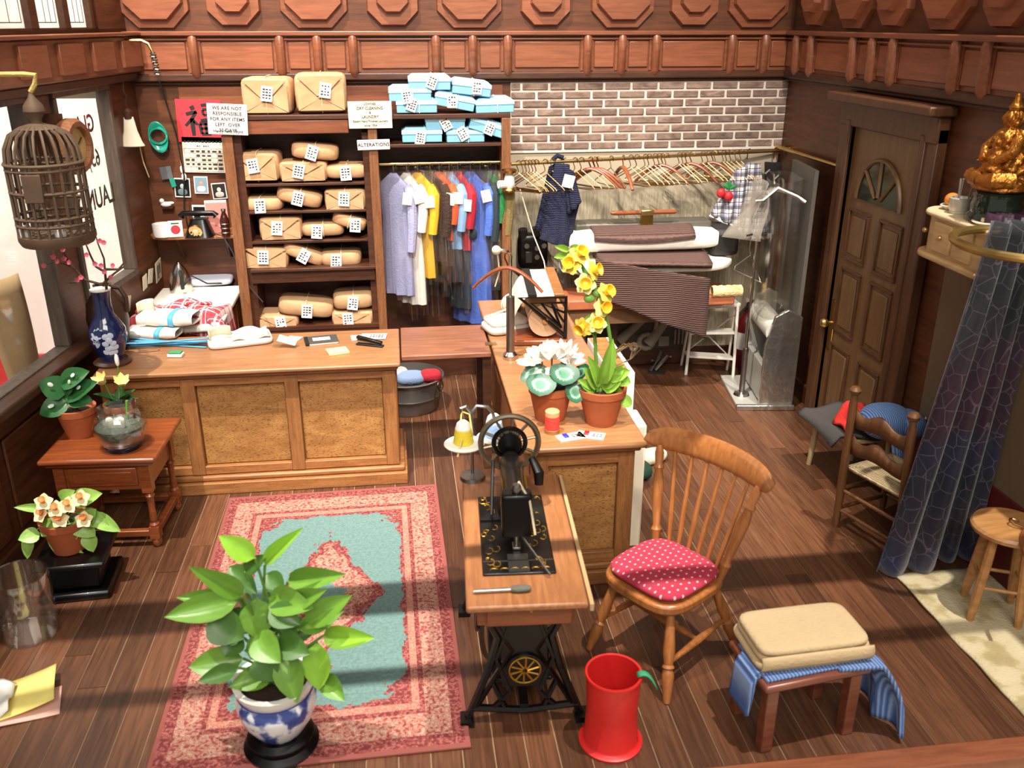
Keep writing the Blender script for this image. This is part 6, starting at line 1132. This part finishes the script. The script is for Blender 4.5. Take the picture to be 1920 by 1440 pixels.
CU, nt, N, L, b_ = _nt('red_dotted_cloth'); b_.inputs['Roughness'].default_value = .9; tc = N.new('ShaderNodeTexCoord'); sp = N.new('ShaderNodeSeparateXYZ'); L.new(tc.outputs['Object'], sp.inputs[0])
fx_ = mth('MULTIPLY', sp.outputs[0], 30); rowi = mth('FLOOR', mth('MULTIPLY', sp.outputs[1], 24)); fxo = mth('FRACT', mth('ADD', fx_, mth('MULTIPLY', rowi, .5))); fyo = mth('FRACT', mth('MULTIPLY', sp.outputs[1], 24))
dd = mth('ADD', mth('POWER', mth('SUBTRACT', fxo, .5), 2), mth('POWER', mth('SUBTRACT', fyo, .5), 2)); L.new(mixc(mth('LESS_THAN', dd, .022), '#a52a40', '#d9b0b0'), b_.inputs['Base Color'])
M().grid(lambda u, v: (lambda a_, b2: (.225*math.copysign(abs(math.cos(a_))**.5, math.cos(a_))*abs(math.cos(b2))**.45, -.025+.222*math.copysign(abs(math.sin(a_))**.55, math.sin(a_))*abs(math.cos(b2))**.45, .505+.035*math.sin(b2)))(2*math.pi*u, (v-.5)*math.pi*.99999), 36, 12, cu=True).build('cushion', CU, t, 80)
# ================================================================ bucket, footstool
t = thing('red_bucket', 'bright red waste bin with green ribbon on the floor', 'bin', (.835, 3.085, 0)); t.scale = (.94, .94, .95); RB_ = plain('red_plastic', '#c4211f', .4, var=.06)
M().lathe([(0,0),(.150,0),(.152,.012),(.135,.02),(.128,.03),(.12,.20),(.128,.385),(.134,.392),(.132,.40),(.122,.398),(.113,.2),(.118,.03),(0,.025)], 36).build('bin', RB_, t); M().grid(lambda u, v: (.10+.085*u, -.06-.03*u+.035*v, .405+.03*math.sin(2.6*u)-.07*u*u), 8, 4).build('green_ribbon', plain('green_ribbon', '#2f9468', .6), t, 80, solid=.006)
t = thing('foot_stool', 'low reddish wooden footstool under the folded towel', 'footstool', (1.685, 3.10, 0), R(8)); W_FS = wood('footstool_wood', '#5e2f20', '#7d4530', axis=0, scale=4, stretch=9, rough=.35, coat=.2)
M().box(-.26,-.17,.345,.26,.17,.38).build('top', W_FS, t, bevel=.012)
for sx in (-1, 1):
    for sy in (-1, 1): M().box(sx*.205-.028, sy*.12-.028, 0, sx*.205+.028, sy*.12+.028, .345).build('leg', W_FS, t, bevel=.005)
BEI = plain('beige_terry', '#bfa680', .95, var=.05, bump=.4, bscale=70)
t = thing('folded_towel', 'folded beige towel lying on the footstool', 'towel', (1.70, 3.14, .40), R(3))
for k in range(3): M().pillow(.27-.006*k, .165-.008*k, .019, .28, (.006*(k%2), -.004*k, .019+.035*k), 36, 9).build('fold', BEI, t, 70)
M().grid(lambda u, v: (-.26+.52*v, -.16-.012*math.sin(math.pi*u), .012+.07*u), 6, 12).build('front_fold', BEI, t, 80, solid=.006)

BLR = knit('blue_ribbed', '#3f5f9c', '#86a0cc', 18, 'X', bump=.8, dist=.4); t = thing('blue_sweater', 'blue ribbed sweater hanging over the footstool under the towel', 'sweater', (1.685, 3.10, .381), R(8))
def swe(u, v):
    s = v*.66; h_ = max(0, s-.20); x = .10+min(s, .20)+.10*math.sin(min(1, h_/.3)*1.5)+.03*math.sin(10*u)*v; z = .008-h_*.78; y = -.16+.28*u*(1+.35*v)-.10*v+.025*math.sin(8*u)*v; return (x, y, z)
M().grid(swe, 24, 20).build('body', BLR, t, 80, solid=.018); M().grid(lambda u, v: (-.22-.05*min(1, v*3)-.02*v, -.10+.16*u, .008-.26*max(0, v-.2)), 12, 12).build('sleeve', BLR, t, 80, solid=.018)
M().grid(lambda u, v: (-.24+.40*u, -.14+.26*v, .006), 10, 6).build('back', BLR, t, 80, solid=.012)
# ================================================================ right front: cream rug, round stool, curtain
CR, nt, N, L, b_ = _nt('cream_mottled_mat'); b_.inputs['Roughness'].default_value = .95; tc = N.new('ShaderNodeTexCoord'); L.new(ramp(nse(7, 5), [(0, '#85744f'), (.42, '#a8986f'), (.5, '#bfb18d'), (1, '#cfc3a2')], 'LINEAR'), b_.inputs['Base Color'])
bn = N.new('ShaderNodeBump'); bn.inputs['Strength'].default_value = .6; bn.inputs['Distance'].default_value = .01; L.new(nse(60), bn.inputs['Height']); L.new(bn.outputs[0], b_.inputs['Normal'])
t = thing('cream_mat', 'mottled cream mat under the round stool at right', 'mat', (0, 0, 0)); M().grid(lambda u, v: (2.77+.56*u+.004*math.sin(23*v)*(1-u), 2.95+1.2*v, .008+.008*(1-u)**6*math.sin(6*v)**2), 14, 30).build('mat', CR, t, 80, solid=.014)
W_RS = wood('round_stool_wood', '#9c6a3a', '#bd8a56', axis=0, scale=4, stretch=8, rough=.4)
t = thing('round_stool', 'round pine stool with a hanger on it at the right edge', 'stool', (3.10, 3.74, .015)); M().lathe([(0,.50),(.155,.50),(.185,.51),(.19,.53),(.18,.545),(0,.55)], 30).build('seat', W_RS, t)
for k in range(4): a_ = R(200+90*k); M().turned((.165*math.cos(a_), .165*math.sin(a_), 0), (.11*math.cos(a_), .11*math.sin(a_), .505), [(0,.018),(.3,.026),(.7,.026),(1,.02)], 10).build('leg', W_RS, t)
for k in range(4): a_ = R(200+90*k); b2 = R(290+90*k); M().cyl((.145*math.cos(a_),.145*math.sin(a_),.2+.03*(k%2)),(.145*math.cos(b2),.145*math.sin(b2),.2+.03*(k%2)), .010).build('rung', W_RS, t)
bowhanger('bowed wooden hanger lying on the round stool', (3.10, 3.72, .585), 0, rot=(R(-80), 0, R(25)), group='bowed wooden hangers')
t = thing('curtain_hoop', 'pale brass hoop rail of the changing cubicle', 'curtain rail', (3.0, 3.95, 2.0)); M().tube([(.31*math.cos(i*math.pi/24), .34*math.sin(i*math.pi/24), 0) for i in range(48)], .022, 9, closed=True).build('hoop', plain('matt_brass', '#a98c50', .35, .8, var=.06), t); M().cyl((.31,0,0),(.345,0,0), .03).build('wall_mount', BRASS, t)
LA, nt, N, L, b_ = _nt('purple_lace'); b_.inputs['Roughness'].default_value = .45; b_.inputs['Sheen Weight'].default_value = .5; tc = N.new('ShaderNodeTexCoord'); vo = N.new('ShaderNodeTexVoronoi'); vo.feature = 'DISTANCE_TO_EDGE'; vo.inputs['Scale'].default_value = 11; L.new(tc.outputs['Object'], vo.inputs['Vector'])
sp = N.new('ShaderNodeSeparateXYZ'); L.new(tc.outputs['Object'], sp.inputs[0]); bc_ = ramp(mth('ADD', mth('MULTIPLY', sp.outputs[2], .5), mth('MULTIPLY', mth('SUBTRACT', nse(5, 2), .5), .25)), [(0, '#2c3058'), (.12, '#2a2230'), (.28, '#12142a'), (.38, '#1e1e3c'), (.45, '#301628'), (.62, '#3a1e32'), (.74, '#2c2a30'), (1, '#22252a')], 'LINEAR')
ln_ = mth('MULTIPLY', mth('LESS_THAN', vo.outputs['Distance'], .022), .22); L.new(mixc(ln_, bc_, '#a08ea0'), b_.inputs['Base Color']); L.new(mth('ADD', .80, mth('MULTIPLY', ln_, .4)), b_.inputs['Alpha'])
t = thing('lace_curtain', 'dark purple and blue lace curtain hanging from the brass hoop', 'curtain', (0, 0, 0))
def cur(x0, x1, y0, xb0, xb1, yb_, ph, n):
    def fn(u, v):
        w_ = v**1.15; x = (x0+(x1-x0)*u)*(1-w_)+(xb0+(xb1-xb0)*u)*w_; y = y0*(1-w_)+yb_*w_+.045*math.sin(n*2*math.pi*u+ph+.6*v); return (x+.02*math.cos(n*2*math.pi*u+ph)*v, y, 2.06*(1-v)+.01)
    return M().grid(fn, 40, 30)
cur(2.94, 3.12, 4.13, 2.66, 3.02, 4.16, 0, 2).build('near_panel', LA, t, 80, solid=.006); cur(3.06, 3.30, 4.18, 2.96, 3.31, 4.26, 1, 2.5).build('far_panel', LA, t, 80, solid=.006); cur(3.06, 3.32, 4.33, 3.05, 3.32, 4.36, 2, 4).build('lining', plain('plum_lining', '#3a1830', .7, bump=.4), t, 80, solid=.01)
# ================================================================ ladder-back chair and laundry stool
W_LB = wood('brown_ladderback', '#54331b', '#6e4727', axis=2, scale=4, stretch=9, rough=.4); RUSH = knit('rush_seat', '#8d7248', '#d9c49a', 22, 'X', bump=.9, dist=1.)
t = thing('ladderback_chair', 'brown ladder-back chair with woven rush seat by the curtain', 'chair', (2.94, 4.55, 0), R(109))
for s in (-1, 1):
    M().turned((s*.24,.19,0), (s*.215,.225,.93), [(0,.018),(.04,.024),(.5,.026),(.92,.026),(1,.02)], 12).build('back_post', W_LB, t); M().lathe([(.016,0),(.034,.02),(.036,.035),(.022,.055),(0,.06)], 14, (s*.215,.225,.925)).build('finial', W_LB, t); M().turned((s*.22,-.19,0), (s*.22,-.19,.44), [(0,.018),(.5,.024),(1,.022)], 12).build('front_leg', W_LB, t)
    for z in (.14, .28): M().cyl((s*.225,-.18,z),(s*.235,.19,z), .013).build('rung', W_LB, t)
for z in (.16, .3): M().cyl((-.23,.19,z-.03),(.23,.19,z-.03), .013).build('rung', W_LB, t); M().cyl((-.22,-.19,z),(.22,-.19,z), .013).build('rung', W_LB, t)
for z in (.60, .78):
    m = M(); n = 17; tp_ = [(-.2+.4*i/16, z+.055+.028*math.cos((i-8)/8*math.pi*1.5)) for i in range(n)]; bt = [(x, z-.045+.015*math.cos((x/.2)*math.pi)) for x, _ in tp_]
    yy = lambda x: .215-.02*(x/.2)**2+.03*(z-.5)
    v = [(x, yy(x), zz) for x, zz in tp_]+[(x, yy(x), zz) for x, zz in bt]; m.add(v, [(i, i+n, i+1+n, i+1) for i in range(n-1)]); m.build('slat', W_LB, t, 60, solid=.016)
for k in range(4):
    tri = [[(-.225,-.20),(.225,-.20)],[(.225,-.20),(.225,.19)],[(.225,.19),(-.225,.19)],[(-.225,.19),(-.225,-.20)]][k]
    o = M().grid(lambda u, v: tuple(Vector((tri[0][0], tri[0][1], .43)).lerp(Vector((tri[1][0], tri[1][1], .43)), u).lerp(Vector((0, 0, .452)), v*.98)), 8, 6).build('rush_panel', RUSH if k%2 else knit('rush_seat_b', '#8d7248', '#d9c49a', 22, 'Y', bump=.9, dist=1.), t, 60, solid=.025)
W_GS = wood('pale_stool_wood', '#a38a62', '#c2ab82', axis=2, scale=4, stretch=8, rough=.5)
t = thing('laundry_stool', 'low pale wooden bench piled with laundry behind the ladder-back chair', 'bench', (3.07, 5.36, 0), R(4)); M().box(-.20,-.26,.38,.20,.26,.415).build('seat', W_GS, t, bevel=.008)
for sx in (-1, 1):
    for sy in (-1, 1): M().turned((sx*.17,sy*.22,0),(sx*.15,sy*.2,.38), [(0,.016),(.5,.022),(1,.02)], 10).build('leg', W_GS, t)
t = thing('grey_cloth', 'dark grey felt cloth spread over the low bench', 'cloth', (3.02, 5.36, .417)); M().grid(lambda u, v: (-.24+.4*u, -.27+.54*v, .015+.02*math.sin(6*u+3*v)-.08*max(0, .12-u)*6), 16, 16).build('felt', plain('grey_felt', '#3b3836', .95, bump=.4), t, 80, solid=.02)
c_ = PX(1624, 745, 3.0); t = thing('red_cloth', 'bright red cloth folded beside the blue bundle', 'cloth', (2.97, 5.18, .46)); M().grid(lambda u, v: (-.10+.2*u, -.08+.18*v, .02+.14*math.sin(math.pi*u*.8)*(.4+.6*v)+.02*math.sin(9*u+5*v)), 14, 12).build('cloth', plain('scarlet_cloth', '#c4261f', .85, bump=.3), t, 80, solid=.02)
BJ = knit('denim_stripe', '#31538c', '#7d9cca', 24, 'X', bump=.4, dist=.3); t = thing('blue_bundle', 'bundled blue striped jumper on the low bench', 'jumper', (3.12, 5.06, .45)); M().pillow(.17,.16,.11,.85,(0,0,.11), 24, 14).build('bundle', BJ, t, 80); M().pillow(.10,.13,.09,.85,(.12,-.06,.11), 20, 12).build('rolled_sleeve', BJ, t, 80); M().tube([(.02,-.14,.06),(.0,-.2,-.05),(.0,-.21,-.14)], [.05,.035,.02], 10).build('hanging_cuff', BJ, t); M().tube([(.1,-.15,.15),(.2,-.12,.17),(.22,-.05,.2)], .006, 5).build('white_cord', WHITE, t)
# ================================================================ altar shelf
PINE = wood('pale_pine', '#b08a58', '#cfae7c', axis=1, scale=4, stretch=9, rough=.45); AZ = 2.0
t = thing('altar_shelf', 'rounded pale pine shelf with drawers on the right wall', 'shelf', (0, 0, 0))
def rs(x0, y0, y1, r_): return [(XR-.002, y0), (XR-.002, y1)]+[(x0+r_-r_*math.sin(i*math.pi/12), y1-r_+r_*math.cos(i*math.pi/12)) for i in range(7)]+[(x0, y0)]
M().prism(rs(2.995, 4.24, 4.95, .16), AZ-.27, AZ-.235).build('lower_ledge', PINE, t, bevel=.012); M().prism(rs(3.03, 4.25, 4.91, .14), AZ-.235, AZ-.03).build('drawer_case', PINE, t); M().prism(rs(3.005, 4.24, 4.94, .15), AZ-.03, AZ).build('top', plain('cream_top', '#d9c49c', .5), t, bevel=.012)
for y0 in (4.38, 4.58): d_ = M().box(3.018, y0, AZ-.215, 3.04, y0+.17, AZ-.05).build('drawer', PINE, t, bevel=.004); M().pillow(.014,.014,.014,1).build('knob', BRASSP, d_, loc=(3.01, y0+.085, AZ-.13))
M().pillow(.016,.016,.016,1).build('knob', BRASSP, t, loc=(3.05, 4.88, AZ-.13))
GIL = plain('gilded_carving', '#a86a26', .34, .75, var=.7, scale=30, bump=1., bscale=45)
c_ = Vector((3.18, 4.47, AZ+.001)); t = thing('statue_pedestal', 'round glossy dark green pedestal on the altar shelf', 'pedestal', c_); M().lathe([(0,0),(.14,0),(.145,.03),(.125,.05),(.13,.09),(.12,.11),(.125,.15),(.11,.17),(0,.17)], 28).build('pedestal', plain('green_lacquer', '#16241a', .12, coat=.6), t)
t = thing('gilded_statue', 'gilded seated figure statue on the green pedestal', 'statue', c_+Vector((0,0,.17)))
def ringz(u, v):
    z = .42*v; a_ = 2*math.pi*u; pr = [(0,.125),(.08,.135),(.18,.11),(.28,.115),(.4,.10),(.5,.075),(.6,.085),(.7,.07),(.76,.032),(.8,.045),(.88,.052),(.95,.035),(1,.004)]
    r_ = .05
    for (v0, r0), (v1, r1) in zip(pr[:-1], pr[1:]):
        if v0 <= v <= v1: r_ = r0+(r1-r0)*(v-v0)/(v1-v0)
    r_ *= 1+.09*math.sin(7*a_+9*v)+.07*math.sin(11*a_-38*v)+.05*math.sin(5*a_+60*v); return (r_*math.cos(a_)*.95, r_*math.sin(a_)*.95, z)
M().grid(ringz, 56, 60, cu=True).build('figure', GIL, t, 80)
for s in (-1, 1): M().tube([(.0,s*.075,.27),(-.05,s*.11,.2),(-.10,s*.05,.15)], [.03,.03,.02], 10).build('arm', GIL, t); M().tube([(-.02,s*.12,.06),(-.11,s*.09,.06),(-.13,s*.0,.05)], [.045,.045,.03], 10).build('folded_leg', GIL, t)
M().lathe([(0,.40),(.03,.40),(.035,.42),(.018,.45),(.012,.48),(0,.49)], 14).build('headdress', GIL, t)
M().lathe([(.13,.0),(.145,.01),(.14,.04),(.125,.045),(.12,.0)], 26).build('lotus_base', GIL, t)
c_ = Vector((3.12, 4.70, AZ)); t = thing('incense_bowl', 'white incense bowl with grey sticks on the altar shelf', 'incense bowl', c_); M().lathe([(0,0),(.05,0),(.055,.01),(.05,.015),(.058,.03),(.06,.085),(.05,.09),(.048,.07),(0,.07)], 22).build('bowl', plain('silver_white', '#c9c3b4', .3, .3), t)
for x, y, dx in ((-.01,.01,-.01),(.0,.02,.01),(.02,-.03,.035),(.03,-.035,.05)): M().cyl((x,y,.07),(x,y-dx,.19), .0055, n=6).build('incense_stick', plain('ash_grey', '#8d867c', .8), t)
t = thing('orange_fruit', 'single orange on a small white dish by the incense', 'fruit', (3.14, 4.81, AZ)); M().lathe([(0,0),(.03,0),(.06,.025),(.055,.028),(.0,.012)], 20).build('dish', WPORC, t); M().pillow(.042,.042,.04,1,(0,0,.055)).build('orange', plain('orange_peel', '#e08a2c', .6, bump=.3), t)
t = thing('offering_plate', 'small cream plate of cakes in front of the pedestal', 'plate', (3.09, 4.40, AZ)); M().lathe([(0,0),(.05,0),(.075,.015),(.07,.02),(0,.008)], 22).build('plate', CREAM, t); M().pillow(.035,.03,.014,.6,(0,0,.026)).build('cake', plain('pale_cake', '#d9c08c', .8), t)
t = thing('rose_vase', 'pink rose in a slim glass vase beside the statue', 'rose', (3.23, 4.66, AZ)); M().lathe([(0,0),(.028,0),(.03,.01),(.018,.05),(.02,.17),(.026,.18),(.016,.18),(.012,.05),(0,.04)], 16).build('vase', clear('green_glass', (.75,.82,.75), .05, .15, edge=.5), t); M().tube([(0,0,.03),(.0,0,.2),(-.01,0,.33)], .005, 6).build('stem', LEAF2, t)
M().lathe([(.006,.33),(.026,.345),(.034,.38),(.028,.40),(.015,.395),(.008,.37)], 14).build('rose_head', plain('rose_pink', '#c9808c', .6, var=.15), t)
lf = leafmesh('rose_leaf', LEAF2, .8, .7, .1, .1)
for d_ in ((-.07,.03,.30),(.05,-.05,.30),(-.05,-.05,.31),(.04,.05,.29)): leaf(lf, t, (-.005,0,.28), d_, .035, (0,-.3,1))
# ================================================================ loose things that only rest in or on others become things of their own
def kids(root, base): return [o for o in bpy.data.objects[root].children if o.name.split('.')[0] == base]
def free(o, name, label, cat, group=None):
    p = o.parent; m = p.matrix_basis @ o.matrix_basis; o.parent = None; o.matrix_basis = m; o.name = name
    return tag(o, label, cat, group)
def regroup(root, bases, name, label, cat):
    r = bpy.data.objects[root]; e = thing(name, label, cat, r.location, rot=tuple(r.rotation_euler)); e.scale = r.scale
    for b in bases:
        for o in kids(root, b): o.parent = e
    return e
free(kids('windsor_chair', 'cushion')[0], 'seat_cushion', 'red cushion with small white dots on the spindle-back chair', 'cushion')
free(kids('red_bucket', 'green_ribbon')[0], 'green_ribbon', 'green ribbon hanging over the rim of the red bin', 'ribbon')
for o, c_ in zip(kids('thread_stand', 'thread_cone'), ('yellow', 'pale blue')): free(o, 'thread_cone', c_+' thread cone on the grey wire stand', 'thread cone', 'thread cones')
for b, c_ in (('red_cloth', 'red'), ('blue_cloth', 'pale blue'), ('cream_cloth', 'cream')): free(kids('wash_tub', b)[0], 'laundry_cloth', c_+' cloth heaped in the galvanised washtub', 'cloth', 'laundry in the tub')
free(kids('leaf_print_cloth', 'cream_roll')[0], 'cream_roll', 'cream rolled cloth on the floor beside the leaf-print cloth', 'cloth'); bpy.data.objects['leaf_print_cloth']['label'] = 'dark green leaf-print cloth on the floor by the return counter'
free(kids('paper_scraps', 'yellow_note')[0], 'yellow_note', 'yellow paper note on the floor at the left edge', 'paper'); free(kids('paper_scraps', 'crumpled_sheet')[0], 'crumpled_paper', 'crumpled white paper lying on the yellow note', 'paper')
o = bpy.data.objects['paper_scraps']; o['label'] = 'pale pink sheet on the floor under the yellow note'; o.name = 'pink_paper'
free(kids('receipt_papers', 'sheet')[1], 'receipt_paper', 'printed white receipt sheet right behind the stapler', 'paper', 'receipts'); o = bpy.data.objects['receipt_papers']; o['label'] = 'blank white sheet sticking out left of the stapler'; o.name = 'blank_paper'
free(kids('orange_fruit', 'orange')[0], 'orange', 'single orange on the altar shelf', 'fruit'); o = bpy.data.objects['orange_fruit']; o['label'] = 'small white dish under the orange'; o['category'] = 'dish'; o.name = 'fruit_dish'
free(kids('offering_plate', 'cake')[0], 'offering_cake', 'pale cake on the plate before the statue', 'cake'); bpy.data.objects['offering_plate']['label'] = 'small cream plate on the altar shelf before the statue'
regroup('rose_vase', ('stem', 'rose_head', 'leaf'), 'pink_rose', 'pink rose with green leaves beside the gilded statue', 'rose'); o = bpy.data.objects['rose_vase']; o['label'] = 'slim greenish glass vase holding the rose'; o['category'] = 'vase'
regroup('blue_vase', ('branch', 'blossom_petal'), 'plum_branch', 'pink plum blossom branch standing in the blue vase', 'branch')
for k, o in enumerate(kids('incense_bowl', 'incense_stick')): free(o, 'incense_stick', ('first', 'second', 'third', 'last')[k]+' incense stick from the left in the bowl', 'incense stick', 'incense sticks')
bpy.data.objects['incense_bowl']['label'] = 'white incense bowl on the altar shelf'
for k, o in enumerate(kids('hanger_carton', 'wire_hanger')): free(o, 'loose_hanger', ('lowest', 'middle', 'topmost')[k]+' loose wire hanger lying on the white carton', 'hanger', 'hangers on the carton')
free(kids('bagging_machine', 'small_hanger')[0], 'thin_hanger', 'thin chrome hanger on the bagging machine post', 'hanger')
for k, o in enumerate(kids('bagging_machine', 'bag_hanger')): free(o, 'chrome_hanger', ('nearest', 'second', 'third', 'fourth', 'farthest')[k]+' thick chrome hanger atop the bagging machine', 'hanger', 'chrome hangers on the bagging machine')
for k, o in enumerate(kids('bagging_machine', 'loose_bag')): free(o, 'film_bag', ('lower', 'upper')[k]+' folded clear film bag hanging on the bagging machine', 'plastic bag', 'film bags')
free(kids('white_parcel', 'pencil')[0], 'cream_pencil', 'cream pencil lying across the white linen packet', 'pencil')
for o in kids('ribbon_bundle', 'band'): free(o, 'paper_band', 'sky-blue paper band in the bundle on the counter', 'paper band', 'sky-blue paper bands')
bpy.data.objects.remove(bpy.data.objects['ribbon_bundle'])
